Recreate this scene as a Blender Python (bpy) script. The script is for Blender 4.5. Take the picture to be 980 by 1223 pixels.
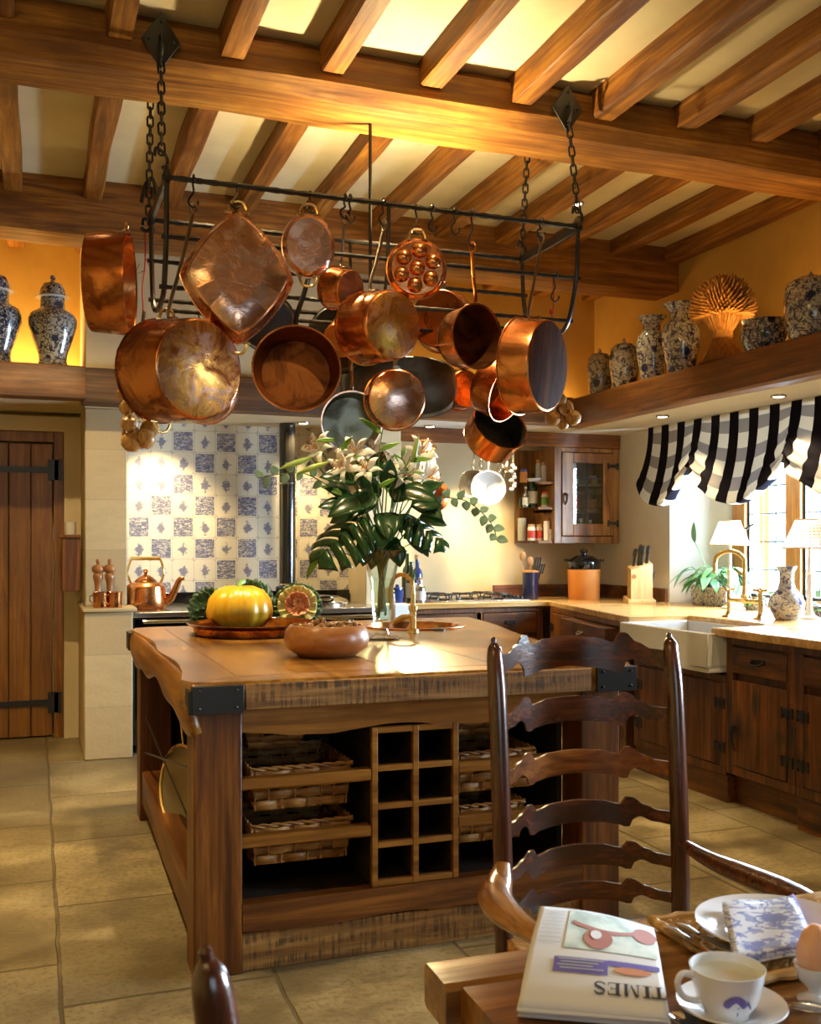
import bpy, bmesh, math, random
from mathutils import Vector, Matrix, noise
random.seed(7)
for o in list(bpy.data.objects): bpy.data.objects.remove(o)
C = bpy.context.scene.collection
SC = bpy.context.scene
PI = math.pi
V = Vector
# ------------------------------------------------------------------ camera
YAW, FPX, EYE, HOR = math.radians(20.2), 1220.0, 1.335, 649.0
CF = V((math.sin(YAW), math.cos(YAW), 0)); CR = V((math.cos(YAW), -math.sin(YAW), 0)); CU = V((0, 0, 1))
cam = bpy.data.cameras.new('camera'); co = bpy.data.objects.new('camera', cam); C.objects.link(co)
co.location = (0, 0, EYE); co.rotation_euler = (PI/2, 0, -YAW)
cam.sensor_fit = 'HORIZONTAL'; cam.sensor_width = 36; cam.lens = 36*FPX/980
cam.shift_y = (HOR-611.5)/980; cam.clip_start = 0.05; cam.clip_end = 100
cam.dof.use_dof = True; cam.dof.focus_distance = 4.6; cam.dof.aperture_fstop = 14
SC.camera = co
SC.view_settings.view_transform = 'Standard'; SC.view_settings.look = 'None'
SC.view_settings.gamma = 1.0; SC.view_settings.use_curve_mapping = False
SC.view_settings.exposure = 0.0
SC.cycles.use_denoising = True; SC.cycles.max_bounces = 8; SC.cycles.glossy_bounces = 5
SC.cycles.transmission_bounces = 8; SC.cycles.transparent_max_bounces = 12; SC.cycles.sample_clamp_indirect = 4.0
SC.cycles.caustics_reflective = False; SC.cycles.caustics_refractive = False
# ------------------------------------------------------------------ world and daylight
w = bpy.data.worlds.new('sky'); SC.world = w; w.use_nodes = True
bg = w.node_tree.nodes['Background']; bg.inputs[0].default_value = (0.66, 0.84, 1.0, 1); bg.inputs[1].default_value = 2.6
def portal(loc, rot, sx, sy):
    l = bpy.data.lights.new('daylight', 'AREA'); l.shape = 'RECTANGLE'; l.size = sx; l.size_y = sy; l.cycles.is_portal = True
    o = bpy.data.objects.new('daylight', l); C.objects.link(o); o.location = loc; o.rotation_euler = rot
portal((4.98, 5.35, 1.5), (0, PI/2, 0), 1.2, 1.7)
portal((4.98, 1.2, 1.55), (0, PI/2, 0), 1.3, 1.9)
portal((0.6, -2.58, 1.6), (PI/2, 0, 0), 2.0, 1.5)
WARM = (1.0, 0.64, 0.24); HALO = (1.0, 0.74, 0.37)
def lamp(name, kind, loc, power, col, aim=None, spot=80, blend=0.6, rad=0.04, size=None, parent=None):
    l = bpy.data.lights.new(name, kind); l.energy = power; l.color = col
    if kind == 'SPOT': l.spot_size = math.radians(spot); l.spot_blend = blend; l.shadow_soft_size = rad
    elif kind == 'POINT': l.shadow_soft_size = rad
    else: l.shape = 'RECTANGLE'; l.size, l.size_y = size
    o = bpy.data.objects.new(name, l); C.objects.link(o); o.location = loc
    if aim is not None: o.rotation_euler = (V(aim)-V(loc)).to_track_quat('-Z', 'Y').to_euler()
    return o
# daylight through the windows on the table side of the room
lamp('window_daylight', 'AREA', (4.95, 1.2, 1.55), 150, (0.72, 0.84, 1.0), aim=(1.0, 1.1, 0.8), size=(1.8, 1.2)).data.spread = math.radians(75)
lamp('window_daylight', 'AREA', (0.6, -2.55, 1.6), 14, (0.75, 0.85, 1.0), aim=(0.6, 4, 1.2), size=(1.9, 1.4))
lamp('window_daylight', 'AREA', (4.87, 5.25, 1.5), 850, (0.60, 0.78, 1.0), aim=(0, 5.35, 1.1), size=(1.6, 1.1))
# ceiling spots over the kitchen (the fittings themselves are built with the lamps below)
CEIL_SPOTS = [((3.20, 5.67), (3.2, 5.6), 90), ((1.45, 3.45), (1.4, 4.2), 150), ((0.98, 4.88), (0.95, 4.3), 300), ((1.88, 4.88), (1.75, 4.4), 260),
              ((-0.35, 2.9), (-0.3, 3.0), 240), ((-0.35, 4.9), (-0.3, 5.3), 260), ((0.10, 4.9), (-0.1, 7.2), 170), ((2.77, 3.0), (2.7, 3.5), 160), ((1.0, 1.4), (1.6, 1.2), 60)]
lamp('ceiling_uplight', 'SPOT', (1.62, 4.40, 2.74), 130, HALO, aim=(1.62, 4.42, 3.4), spot=165, blend=0.8, rad=0.03)
lamp('room_flood', 'AREA', (-1.0, 0.2, 3.2), 22, WARM, aim=(1.8, 4.6, 1.6), size=(1.6, 1.2))  # unseen soft lamp, warm fill for the room, no fitting built

# ------------------------------------------------------------------ picture geometry -> room geometry
def ray(u, v): return CF + CR*((u-490)/FPX) + CU*((HOR-v)/FPX)
def AY(u, v, y): r = ray(u, v); return V((0, 0, EYE)) + r*(y/r.y)
def AX(u, v, x): r = ray(u, v); return V((0, 0, EYE)) + r*(x/r.x)
def AZ(u, v, z): r = ray(u, v); return V((0, 0, EYE)) + r*((z-EYE)/r.z)
def DEP(p): return V((p[0], p[1], 0)).dot(CF)
def M_(px, p): return px*DEP(p)/FPX                       # size in metres of px pixels at point p

# ------------------------------------------------------------------ mesh helpers
def box(bm, lo, hi, M=None):
    c = [V((x, y, z)) for z in (lo[2], hi[2]) for y in (lo[1], hi[1]) for x in (lo[0], hi[0])]
    if M is not None: c = [M @ p for p in c]
    v = [bm.verts.new(p) for p in c]
    for f in ((0, 2, 3, 1), (4, 5, 7, 6), (0, 1, 5, 4), (2, 6, 7, 3), (0, 4, 6, 2), (1, 3, 7, 5)): bm.faces.new([v[i] for i in f])
def spl(pts, n=6, closed=False):
    pts = [V(p) for p in pts]; out = []; L = len(pts)
    for i in range(L if closed else L-1):
        if closed: a, b, c, d = pts[i-1], pts[i], pts[(i+1) % L], pts[(i+2) % L]
        else: a, b, c, d = pts[max(i-1, 0)], pts[i], pts[i+1], pts[min(i+2, L-1)]
        for k in range(n):
            t = k/n
            out.append(0.5*((2*b)+(c-a)*t+(2*a-5*b+4*c-d)*t*t+(3*b-a-3*c+d)*t**3))
    if not closed: out.append(pts[-1])
    return out
def tube(bm, pts, r, seg=8, closed=False, flat=1.0):
    pts = [V(p) for p in pts]; n = len(pts); rs = r if isinstance(r, (list, tuple)) else [r]*n
    tan = []
    for i in range(n):
        a = pts[i-1] if (i > 0 or closed) else pts[i]; b = pts[(i+1) % n] if (i < n-1 or closed) else pts[i]
        t = (b-a); tan.append(t.normalized() if t.length > 1e-9 else V((0, 0, 1)))
    up = V((0, 0, 1)) if abs(tan[0].z) < 0.9 else V((1, 0, 0))
    x = tan[0].cross(up).normalized(); rings = []
    for i in range(n):
        x = (x - tan[i]*x.dot(tan[i])).normalized(); y = tan[i].cross(x)
        rings.append([bm.verts.new(pts[i]+(x*math.cos(2*PI*k/seg)+y*(flat*math.sin(2*PI*k/seg)))*rs[i]) for k in range(seg)])
    for i in range(n if closed else n-1):
        A, B = rings[i], rings[(i+1) % n]
        for k in range(seg): bm.faces.new((A[k], A[(k+1) % seg], B[(k+1) % seg], B[k]))
    if not closed:
        bm.faces.new(rings[0][::-1]); bm.faces.new(rings[-1])
def lathe(bm, prof, seg=32, M=None, sx=1.0, sy=1.0, rf=None):
    rings = []
    for r, z in prof:
        if r < 1e-6: pts = [V((0, 0, z))]
        else: pts = [V((r*sx*math.cos(2*PI*k/seg)*(rf(k/seg, z) if rf else 1), r*sy*math.sin(2*PI*k/seg)*(rf(k/seg, z) if rf else 1), z)) for k in range(seg)]
        rings.append([bm.verts.new(M @ p if M is not None else p) for p in pts])
    for A, B in zip(rings, rings[1:]):
        if len(A) == 1 and len(B) == 1: continue
        for k in range(seg):
            k2 = (k+1) % seg
            if len(A) == 1: bm.faces.new((A[0], B[k2], B[k]))
            elif len(B) == 1: bm.faces.new((A[k], A[k2], B[0]))
            else: bm.faces.new((A[k], A[k2], B[k2], B[k]))
def grid(bm, f, nu, nv, cu=False, uv=False):
    L = bm.loops.layers.uv.verify() if uv else None
    g = [[bm.verts.new(f(i/nu, j/nv)) for j in range(nv+1)] for i in range(nu if cu else nu+1)]
    for i in range(nu):
        for j in range(nv):
            i2 = (i+1) % len(g)
            fc = bm.faces.new((g[i][j], g[i2][j], g[i2][j+1], g[i][j+1]))
            if uv:
                for lp, (a, b) in zip(fc.loops, ((i, j), (i+1, j), (i+1, j+1), (i, j+1))): lp[L].uv = (a/nu, b/nv)
def prism(bm, pts, fn, t0, t1):
    a = [bm.verts.new(fn(p, t0)) for p in pts]; b = [bm.verts.new(fn(p, t1)) for p in pts]; n = len(pts)
    bm.faces.new(a[::-1]); bm.faces.new(b)
    for i in range(n): bm.faces.new((a[i], a[(i+1) % n], b[(i+1) % n], b[i]))
def ball(bm, c, r, sub=2, s=(1, 1, 1), M=None):
    m = Matrix.Translation(V(c)) @ (M or Matrix()) @ Matrix.Diagonal((r*s[0], r*s[1], r*s[2], 1))
    bmesh.ops.create_icosphere(bm, subdivisions=sub, radius=1, matrix=m)
def hewn(bm, p0, p1, wd, ht, jit=0.006, n=14, ch=0.012, seed=0, waist=0):
    """timber from p0 to p1 (centre of its top face), w wide, h high, worn edges"""
    p0, p1 = V(p0), V(p1); d = (p1-p0).normalized()
    up = V((0, 0, 1)) if abs(d.z) < 0.9 else V((0, 1, 0))
    s = d.cross(up).normalized(); up = s.cross(d)
    prof = [(-wd/2+ch, 0), (wd/2-ch, 0), (wd/2, -ch), (wd/2, -ht+ch), (wd/2-ch, -ht), (-wd/2+ch, -ht), (-wd/2, -ht+ch), (-wd/2, -ch)]
    rings = []
    for i in range(n+1):
        t = i/n; c = p0.lerp(p1, t); R = []
        for k, (a, b) in enumerate(prof):
            q = V((t*(p1-p0).length*1.7+seed*13.1, (k//2)*5.3, seed*3.7))
            R.append(bm.verts.new(c+s*(a+jit*noise.noise(q))+up*(b+jit*noise.noise(q+V((9, 7, 3))))))
        rings.append(R)
    for A, B in zip(rings, rings[1:]):
        for k in range(8): bm.faces.new((A[k], A[(k+1) % 8], B[(k+1) % 8], B[k]))
    bm.faces.new(rings[0][::-1]); bm.faces.new(rings[-1])
def frame_to(axis, up=None):
    """matrix whose Z is axis"""
    z = V(axis).normalized(); u = V(up) if up is not None else (V((0, 0, 1)) if abs(z.z) < 0.95 else V((0, 1, 0)))
    x = u.cross(z).normalized(); y = z.cross(x)
    return Matrix((x, y, z)).transposed().to_4x4()
def BM(): return bmesh.new()
ORG = {}
def obj(name, bm, mat, parent=None, bevel=0.0, solid=0.0, sharp=38, sub=0, keep=False):
    if not keep: bmesh.ops.recalc_face_normals(bm, faces=bm.faces)
    for f in bm.faces: f.smooth = True
    lim = math.radians(sharp)
    for e in bm.edges:
        if len(e.link_faces) == 2 and e.calc_face_angle(0) > lim: e.smooth = False
    if parent is not None: og = ORG[parent.name]
    else:
        xs = [v.co for v in bm.verts]
        og = V(((min(p.x for p in xs)+max(p.x for p in xs))/2, (min(p.y for p in xs)+max(p.y for p in xs))/2, min(p.z for p in xs)))
    bmesh.ops.translate(bm, verts=bm.verts, vec=-og)
    me = bpy.data.meshes.new(name); bm.to_mesh(me); bm.free()
    for m in (mat if isinstance(mat, (list, tuple)) else [mat]): me.materials.append(m)
    o = bpy.data.objects.new(name, me); C.objects.link(o)
    if parent is not None: o.parent = parent
    else: o.location = og
    ORG[o.name] = og
    if solid: md = o.modifiers.new('thickness', 'SOLIDIFY'); md.thickness = solid; md.offset = 0
    if bevel: md = o.modifiers.new('edges', 'BEVEL'); md.width = bevel; md.segments = 2; md.limit_method = 'ANGLE'
    if sub: md = o.modifiers.new('smooth', 'SUBSURF'); md.levels = sub; md.render_levels = sub
    return o
def tag(o, label=None, cat=None, group=None, kind=None):
    if label: o['label'] = label
    if cat: o['category'] = cat
    if group: o['group'] = group
    if kind: o['kind'] = kind
    return o
def thing(name, label, cat, loc, group=None):
    o = bpy.data.objects.new(name, None); C.objects.link(o); o.location = V(loc); o.empty_display_size = 0.05
    ORG[o.name] = V(loc)
    return tag(o, label, cat, group)
def struct(name, bm, mat, **k): return tag(obj(name, bm, mat, **k), kind='structure')
def dup(root, loc, rz=None, label=None):
    r = root.copy(); C.objects.link(r); r.location = V(loc)
    if rz is not None: r.rotation_euler = (0, 0, rz)
    if label: r['label'] = label
    for ch in list(root.children):
        c = ch.copy(); C.objects.link(c); c.parent = r
        for g in list(ch.children):
            d = g.copy(); C.objects.link(d); d.parent = c
    return r
def bx(name, lo, hi, mat, parent=None, bevel=0.0):
    b = BM(); box(b, lo, hi); return obj(name, b, mat, parent, bevel=bevel)

# ------------------------------------------------------------------ materials
class NT:
    def __init__(s, name):
        s.m = bpy.data.materials.new(name); s.m.use_nodes = True; s.t = s.m.node_tree
        s.b = s.t.nodes['Principled BSDF']
    def n(s, typ, ins=None, **props):
        k = s.t.nodes.new(typ)
        for a, b in props.items(): setattr(k, a, b)
        for a, b in (ins or {}).items(): s.put(k.inputs[a], b)
        return k
    def put(s, sock, val):
        if isinstance(val, bpy.types.NodeSocket): s.t.links.new(val, sock)
        else: sock.default_value = val
    def m_(s, op, a, b=0.0, c=0.0):
        k = s.t.nodes.new('ShaderNodeMath'); k.operation = op
        s.put(k.inputs[0], a); s.put(k.inputs[1], b); s.put(k.inputs[2], c); return k.outputs[0]
    def mix(s, f, a, b, mode='MIX'):
        k = s.t.nodes.new('ShaderNodeMix'); k.data_type = 'RGBA'; k.blend_type = mode
        s.put(k.inputs[0], f); s.put(k.inputs[6], a if not isinstance(a, tuple) else (*a[:3], 1)); s.put(k.inputs[7], b if not isinstance(b, tuple) else (*b[:3], 1)); return k.outputs[2]
    def ramp(s, f, stops):
        k = s.t.nodes.new('ShaderNodeValToRGB'); e = k.color_ramp.elements
        while len(e) < len(stops): e.new(0.5)
        for i, (p, c) in enumerate(stops): e[i].position = p; e[i].color = (*c[:3], 1) if isinstance(c, tuple) else (c, c, c, 1)
        s.put(k.inputs[0], f); return k.outputs[0]
    def co(s, which='Object', scale=(1, 1, 1), rnd=False, rot=(0, 0, 0)):
        t = s.n('ShaderNodeTexCoord'); src = t.outputs[which]
        mp = s.n('ShaderNodeMapping', {0: src, 'Scale': scale, 'Rotation': rot})
        if rnd:
            oi = s.n('ShaderNodeObjectInfo'); cb = s.n('ShaderNodeVectorMath', {0: mp.outputs[0], 1: s.n('ShaderNodeVectorMath', {0: (17.0, 31.0, 23.0), 3: oi.outputs['Random']}, operation='SCALE').outputs[0]}, operation='ADD')
            return cb.outputs[0]
        return mp.outputs[0]
    def noise(s, vec, scale, detail=4, rough=0.55, dist=0.0):
        return s.n('ShaderNodeTexNoise', {'Vector': vec, 'Scale': scale, 'Detail': detail, 'Roughness': rough, 'Distortion': dist}).outputs[0]
    def bump(s, h, strength=0.3, dist=0.01):
        k = s.n('ShaderNodeBump', {'Height': h, 'Strength': strength, 'Distance': dist}); s.t.links.new(k.outputs[0], s.b.inputs['Normal'])
    def set(s, **k):
        names = dict(col='Base Color', rough='Roughness', metal='Metallic', trans='Transmission Weight', ior='IOR', coat='Coat Weight', coatr='Coat Roughness', spec='Specular IOR Level', emit='Emission Color', es='Emission Strength', sss='Subsurface Weight', alpha='Alpha')
        for a, b in k.items():
            if isinstance(b, tuple) and len(b) == 3: b = (*b, 1)
            s.put(s.b.inputs[names[a]], b)
        return s.m
def plain(name, col, rough=0.5, **k): return NT(name).set(col=col, rough=rough, **k)
def wood(name, dark, mid, light, axis=1, rough=0.45, grain=1.0, blotch=0.35, coat=0.0, saw=0.0, bump=0.25, stain=None):
    s = NT(name); sc = [16.0*grain]*3; sc[axis] = 1.1*grain
    v = s.co('Object', tuple(sc), rnd=True)
    a = s.noise(v, 1.3, 8, 0.62, 0.9)
    sc2 = [60.0*grain]*3; sc2[axis] = 2.5*grain
    fine = s.noise(s.co('Object', tuple(sc2), rnd=True), 1.0, 3)
    col = s.ramp(a, [(0.34, dark), (0.5, mid), (0.66, light)])
    big = s.noise(s.co('Object', (1, 1, 1), rnd=True), 3.1, 4, 0.6)
    col = s.mix(s.m_('MULTIPLY', s.ramp(big, [(0.42, 1.0), (0.62, 0.0)]), blotch), col, dark)
    col = s.mix(s.m_('MULTIPLY', s.ramp(fine, [(0.38, 1.0), (0.56, 0.0)]), 0.5), col, dark)
    h = fine
    if saw:
        sp = s.n('ShaderNodeSeparateXYZ', {0: s.co('Object', (1, 1, 1))}); ax = sp.outputs[axis]
        wv = s.noise(s.n('ShaderNodeCombineXYZ', {0: s.m_('MULTIPLY', ax, 90.0), 1: s.m_('MULTIPLY', sp.outputs[2], 6.0)}).outputs[0], 1.0, 3)
        col = s.mix(s.m_('MULTIPLY', s.m_('MULTIPLY', s.ramp(wv, [(0.42, 1.0), (0.55, 0.0)]), s.ramp(s.noise(s.co('Object', (3, 3, 14)), 2.2, 3), [(0.42, 0.1), (0.58, 1.0)])), saw), col, (0.03, 0.018, 0.008)); h = wv
    if stain:
        kn = s.noise(s.co('Object', (5, 5, 3), rnd=True), 1.6, 3, 0.5)
        col = s.mix(s.m_('MULTIPLY', s.ramp(kn, [(0.56, 0.0), (0.70, 1.0)]), stain), col, (0.025, 0.014, 0.007))
    s.bump(h, bump, 0.003)
    return s.set(col=col, rough=rough, coat=coat, coatr=0.25)
OAK = ((0.11, 0.036, 0.004), (0.31, 0.118, 0.013), (0.50, 0.225, 0.030))
M = {}
for i, n in enumerate('XYZ'):
    M['oak'+n] = wood('oak_'+n, *OAK, axis=i, rough=0.55)
    M['cab'+n] = wood('brown_oak_'+n, (0.05, 0.014, 0.002), (0.16, 0.050, 0.006), (0.28, 0.098, 0.013), axis=i, rough=0.42, stain=0.85)
    M['isl'+n] = wood('island_oak_'+n, (0.06, 0.016, 0.002), (0.17, 0.053, 0.006), (0.30, 0.11, 0.015), axis=i, rough=0.4)
    M['hon'+n] = wood('honey_oak_'+n, (0.16, 0.056, 0.006), (0.34, 0.135, 0.018), (0.48, 0.225, 0.038), axis=i, rough=0.35)
M['warmZ'] = wood('cupboard_oak', (0.12, 0.045, 0.010), (0.30, 0.13, 0.028), (0.42, 0.20, 0.05), axis=2, rough=0.4, stain=0.4)
M['beam'] = wood('hewn_beam', (0.14, 0.048, 0.005), (0.38, 0.155, 0.019), (0.58, 0.29, 0.048), axis=0, rough=0.6, grain=0.9, blotch=0.5, bump=0.5)
M['darkbeam'] = wood('dark_beam', (0.05, 0.022, 0.008), (0.13, 0.055, 0.018), (0.22, 0.10, 0.03), axis=0, rough=0.6, grain=0.8)
M['shelfbeam'] = wood('shelf_oak', (0.09, 0.032, 0.008), (0.20, 0.075, 0.016), (0.30, 0.12, 0.026), axis=1, rough=0.5)
M['shelfbeamX'] = wood('shelf_oak_across', (0.09, 0.032, 0.008), (0.20, 0.075, 0.016), (0.30, 0.12, 0.026), axis=0, rough=0.5)
M['top'] = wood('island_top', (0.15, 0.055, 0.007), (0.40, 0.185, 0.026), (0.58, 0.32, 0.062), axis=1, rough=0.26, grain=0.7, coat=0.3, blotch=0.6, bump=0.05)
M['sawn'] = wood('sawn_edge', (0.12, 0.048, 0.008), (0.34, 0.155, 0.032), (0.50, 0.27, 0.075), axis=0, rough=0.55, saw=0.8, bump=0.5)
M['chair'] = wood('chair_elm', (0.022, 0.006, 0.002), (0.085, 0.020, 0.005), (0.19, 0.048, 0.010), axis=0, rough=0.2, coat=0.7, grain=1.6, blotch=0.5)
M['chairZ'] = wood('chair_elm_post', (0.028, 0.007, 0.002), (0.085, 0.019, 0.005), (0.17, 0.042, 0.009), axis=2, rough=0.2, coat=0.7, grain=1.4)
M['chairlight'] = wood('chair_worn', (0.10, 0.030, 0.005), (0.28, 0.085, 0.013), (0.42, 0.15, 0.025), axis=0, rough=0.22, coat=0.6, grain=1.6, blotch=0.5)
M['arm'] = wood('chair_arm', (0.14, 0.05, 0.010), (0.32, 0.13, 0.028), (0.45, 0.21, 0.055), axis=1, rough=0.22, coat=0.6)
M['table'] = wood('table_oak', (0.09, 0.030, 0.005), (0.26, 0.100, 0.015), (0.42, 0.185, 0.032), axis=0, rough=0.28, coat=0.35, stain=0.5)
M['tableY'] = wood('table_oak_end', (0.12, 0.045, 0.010), (0.32, 0.145, 0.034), (0.46, 0.23, 0.06), axis=0, rough=0.28, coat=0.35)
M['door'] = wood('door_pine', (0.17, 0.065, 0.009), (0.34, 0.145, 0.020), (0.46, 0.22, 0.036), axis=2, rough=0.35, grain=0.8)
M['bowlwood'] = wood('turned_bowl', (0.30, 0.11, 0.03), (0.42, 0.17, 0.05), (0.50, 0.23, 0.075), axis=0, rough=0.35, grain=0.8, coat=0.3)
def plaster(name, c1, c2, sc=2.0, bump=0.25, rough=0.85):
    s = NT(name); v = s.co('Object'); a = s.noise(v, sc, 5, 0.6); b = s.noise(v, sc*12, 5, 0.6)
    s.bump(s.m_('ADD', a, s.m_('MULTIPLY', b, 0.4)), bump, 0.01)
    return s.set(col=s.mix(s.ramp(a, [(0.35, 0.0), (0.65, 1.0)]), c1, c2), rough=rough)
M['yellow'] = plaster('yellow_plaster', (0.60, 0.38, 0.10), (0.50, 0.30, 0.07))
M['cream'] = plaster('cream_plaster', (0.72, 0.60, 0.38), (0.64, 0.52, 0.31))
M['ceil'] = plaster('ceiling_plaster', (0.78, 0.71, 0.48), (0.70, 0.62, 0.40), 3)
M['white'] = plaster('white_plaster', (0.78, 0.74, 0.66), (0.72, 0.68, 0.60), 3)
def ashlar():
    s = NT('stone_blocks'); v = s.co('Object', (1, 1, 1)); sp = s.n('ShaderNodeSeparateXYZ', {0: v})
    zz = s.m_('FRACT', s.m_('MULTIPLY', sp.outputs[2], 3.1)); j = s.m_('LESS_THAN', zz, 0.015)
    row = s.n('ShaderNodeTexWhiteNoise', {'W': s.m_('FLOOR', s.m_('MULTIPLY', sp.outputs[2], 3.1))}, noise_dimensions='1D').outputs[0]
    a = s.noise(s.co('Object', (3, 3, 9)), 1.5, 5)
    c = s.mix(row, (0.62, 0.50, 0.29), (0.52, 0.40, 0.22)); c = s.mix(s.ramp(a, [(0.4, 0.0), (0.7, 0.6)]), c, (0.50, 0.38, 0.22))
    c = s.mix(s.m_('MULTIPLY', j, 0.5), c, (0.35, 0.28, 0.18)); s.bump(s.noise(v, 40, 4), 0.15, 0.01)
    return s.set(col=c, rough=0.75)
M['stone'] = ashlar()
def flags():
    s = NT('flagstones'); t = s.n('ShaderNodeNewGeometry'); sp = s.n('ShaderNodeSeparateXYZ', {0: t.outputs['Position']})
    nz = s.noise(t.outputs['Position'], 3.0, 3)
    cx = s.m_('ADD', sp.outputs[1], s.m_('MULTIPLY', nz, 0.03)); cy = s.m_('ADD', s.m_('ADD', sp.outputs[0], -0.09), s.m_('MULTIPLY', nz, 0.03))
    br = s.n('ShaderNodeTexBrick', {'Vector': s.n('ShaderNodeCombineXYZ', {0: cx, 1: cy}).outputs[0], 'Scale': 1.0, 'Mortar Size': 0.008, 'Mortar Smooth': 0.5, 'Brick Width': 0.86, 'Row Height': 0.62,
             'Color1': (0.40, 0.31, 0.155, 1), 'Color2': (0.21, 0.165, 0.085, 1), 'Mortar': (0.12, 0.09, 0.045, 1), 'Bias': 0.0})
    br.offset = 0.37; br.offset_frequency = 2
    a = s.noise(t.outputs['Position'], 2.3, 7, 0.65); b = s.noise(t.outputs['Position'], 45, 5, 0.7)
    c = s.mix(s.ramp(a, [(0.40, 0.85), (0.56, 0.0)]), br.outputs[0], (0.13, 0.098, 0.048))
    c = s.mix(s.ramp(b, [(0.38, 0.65), (0.52, 0.0)]), c, (0.13, 0.095, 0.045))
    c = s.mix(s.ramp(a, [(0.55, 0.0), (0.75, 0.5)]), c, (0.46, 0.40, 0.27))
    s.bump(s.m_('ADD', s.m_('MULTIPLY', br.outputs[1], -1.0), s.m_('MULTIPLY', b, 0.6)), 0.8, 0.008)
    return s.set(col=c, rough=s.ramp(a, [(0.3, 0.34), (0.7, 0.55)]))
M['flags'] = flags()
def copper(name, c=(0.86, 0.36, 0.13), dark=(0.32, 0.09, 0.022), rough=0.13, amt=0.7, ham=0.12, sc=6, tint=None, rvar=0.14):
    s = NT(name); v = s.co('Object', (1, 1, 1), rnd=True); a = s.noise(v, sc, 5, 0.62, 0.8); b = s.noise(v, sc*4, 3); d = s.noise(s.co('Object', (1.3, 1.3, 1.3), rnd=True), sc*0.8, 4, 0.6, 1.0)
    col = s.mix(s.m_('MULTIPLY', s.ramp(a, [(0.44, 0.0), (0.60, 1.0)]), amt), c, dark)
    if tint: col = s.mix(s.ramp(d, [(0.50, 0.0), (0.60, 0.85)]), col, tint)
    s.bump(s.m_('ADD', a, s.m_('MULTIPLY', b, 0.25)), ham, 0.02)
    return s.set(col=col, rough=s.m_('ADD', s.m_('ADD', rough, s.m_('MULTIPLY', b, 0.08)), s.m_('MULTIPLY', s.ramp(a, [(0.44, 0.0), (0.62, 1.0)]), rvar)), metal=1.0)
M['copper'] = copper('polished_copper')
M['copperdark'] = copper('aged_copper', (0.66, 0.24, 0.07), (0.16, 0.04, 0.010), 0.17, 0.85)
M['copperpale'] = copper('pale_copper', (0.84, 0.46, 0.28), (0.42, 0.16, 0.06), 0.16, 0.7, 0.18, 6, tint=(0.78, 0.58, 0.52))
M['coppertint'] = copper('heat_tinted_copper', (0.92, 0.46, 0.12), (0.22, 0.055, 0.012), 0.22, 1.0, 0.18, 7, tint=(0.60, 0.36, 0.30), rvar=0.25)
M['copperburnt'] = copper('burnt_copper', (0.24, 0.085, 0.025), (0.07, 0.022, 0.008), 0.42, 0.9, 0.2); M['scorched'] = wood('scorched_base', (0.022, 0.006, 0.002), (0.10, 0.027, 0.005), (0.18, 0.055, 0.010), axis=2, rough=0.85, grain=0.8).copy(); M['scorched'].node_tree.nodes['Principled BSDF'].inputs['Specular IOR Level'].default_value = 0.1
M['brass'] = copper('brass', (0.95, 0.68, 0.28), (0.7, 0.42, 0.12), 0.16, 0.2, 0.03)
M['tin'] = copper('tin_lining', (0.30, 0.31, 0.24), (0.10, 0.105, 0.08), 0.32, 0.8, 0.1)
M['tindark'] = copper('dark_tin', (0.10, 0.10, 0.085), (0.03, 0.03, 0.025), 0.35, 0.6, 0.1)
M['chrome'] = plain('chrome', (0.75, 0.75, 0.75), 0.08, metal=1.0)
M['steel'] = plain('steel', (0.55, 0.53, 0.50), 0.25, metal=1.0)
M['ironb'] = plain('bright_iron', (0.30, 0.24, 0.17), 0.32, metal=1.0)
M['iron'] = NT('wrought_iron').set(col=(0.012, 0.011, 0.010), rough=0.35, spec=0.6)
M['black'] = plain('black_enamel', (0.006, 0.006, 0.007), 0.10, coat=0.5)
M['flue'] = plain('flue_enamel', (0.012, 0.011, 0.010), 0.14, coat=0.4)
M['blackm'] = plain('black_matt', (0.012, 0.012, 0.012), 0.5)
M['shadeoak'] = wood('shade_darkened_oak', (0.010, 0.005, 0.002), (0.030, 0.013, 0.005), (0.055, 0.024, 0.009), axis=1, rough=0.7)  # oak darkened in its colour to stand for shade inside the island
M['hollow'] = plain('inside_shade', (0.018, 0.010, 0.006), 0.7)  # near-black colour puts the shade of the island's hollow into its panels
M['ceramic'] = plain('white_glaze', (0.86, 0.84, 0.80), 0.12, coat=0.4)
M['china'] = plain('white_china', (0.82, 0.83, 0.85), 0.12, coat=0.5)
def glass(name, col=(1, 1, 1), rough=0.0, ior=1.45, k=1.0):
    s = NT(name); lw = s.n('ShaderNodeLayerWeight', {'Blend': 0.5}); fr = s.n('ShaderNodeMath', {0: s.m_('MULTIPLY', s.m_('POWER', lw.outputs['Facing'], 3.5), 0.85), 1: 0.04 if ior > 1.3 else 0.0}, operation='ADD'); tr = s.n('ShaderNodeBsdfTransparent', {'Color': (*col, 1)}); gl = s.n('ShaderNodeBsdfGlossy', {'Color': (1, 1, 1, 1), 'Roughness': 0.02})
    mx = s.n('ShaderNodeMixShader', {0: s.m_('MULTIPLY', fr.outputs[0], k), 1: tr.outputs[0], 2: gl.outputs[0]})
    s.t.links.new(mx.outputs[0], s.t.nodes['Material Output'].inputs['Surface']); return s.m
M['glass'] = glass('clear_glass', (0.93, 0.96, 0.94), 0, 1.5, 1.6)
M['pane'] = glass('window_glass', (0.97, 0.99, 0.98), 0, 1.45)
M['greenglass'] = plain('green_bottle_glass', (0.012, 0.035, 0.012), 0.08, coat=0.5)
M['blueglass'] = plain('blue_bottle_glass', (0.02, 0.04, 0.16), 0.1, coat=0.5)
M['cork'] = plain('cork', (0.50, 0.30, 0.14), 0.8)
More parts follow.
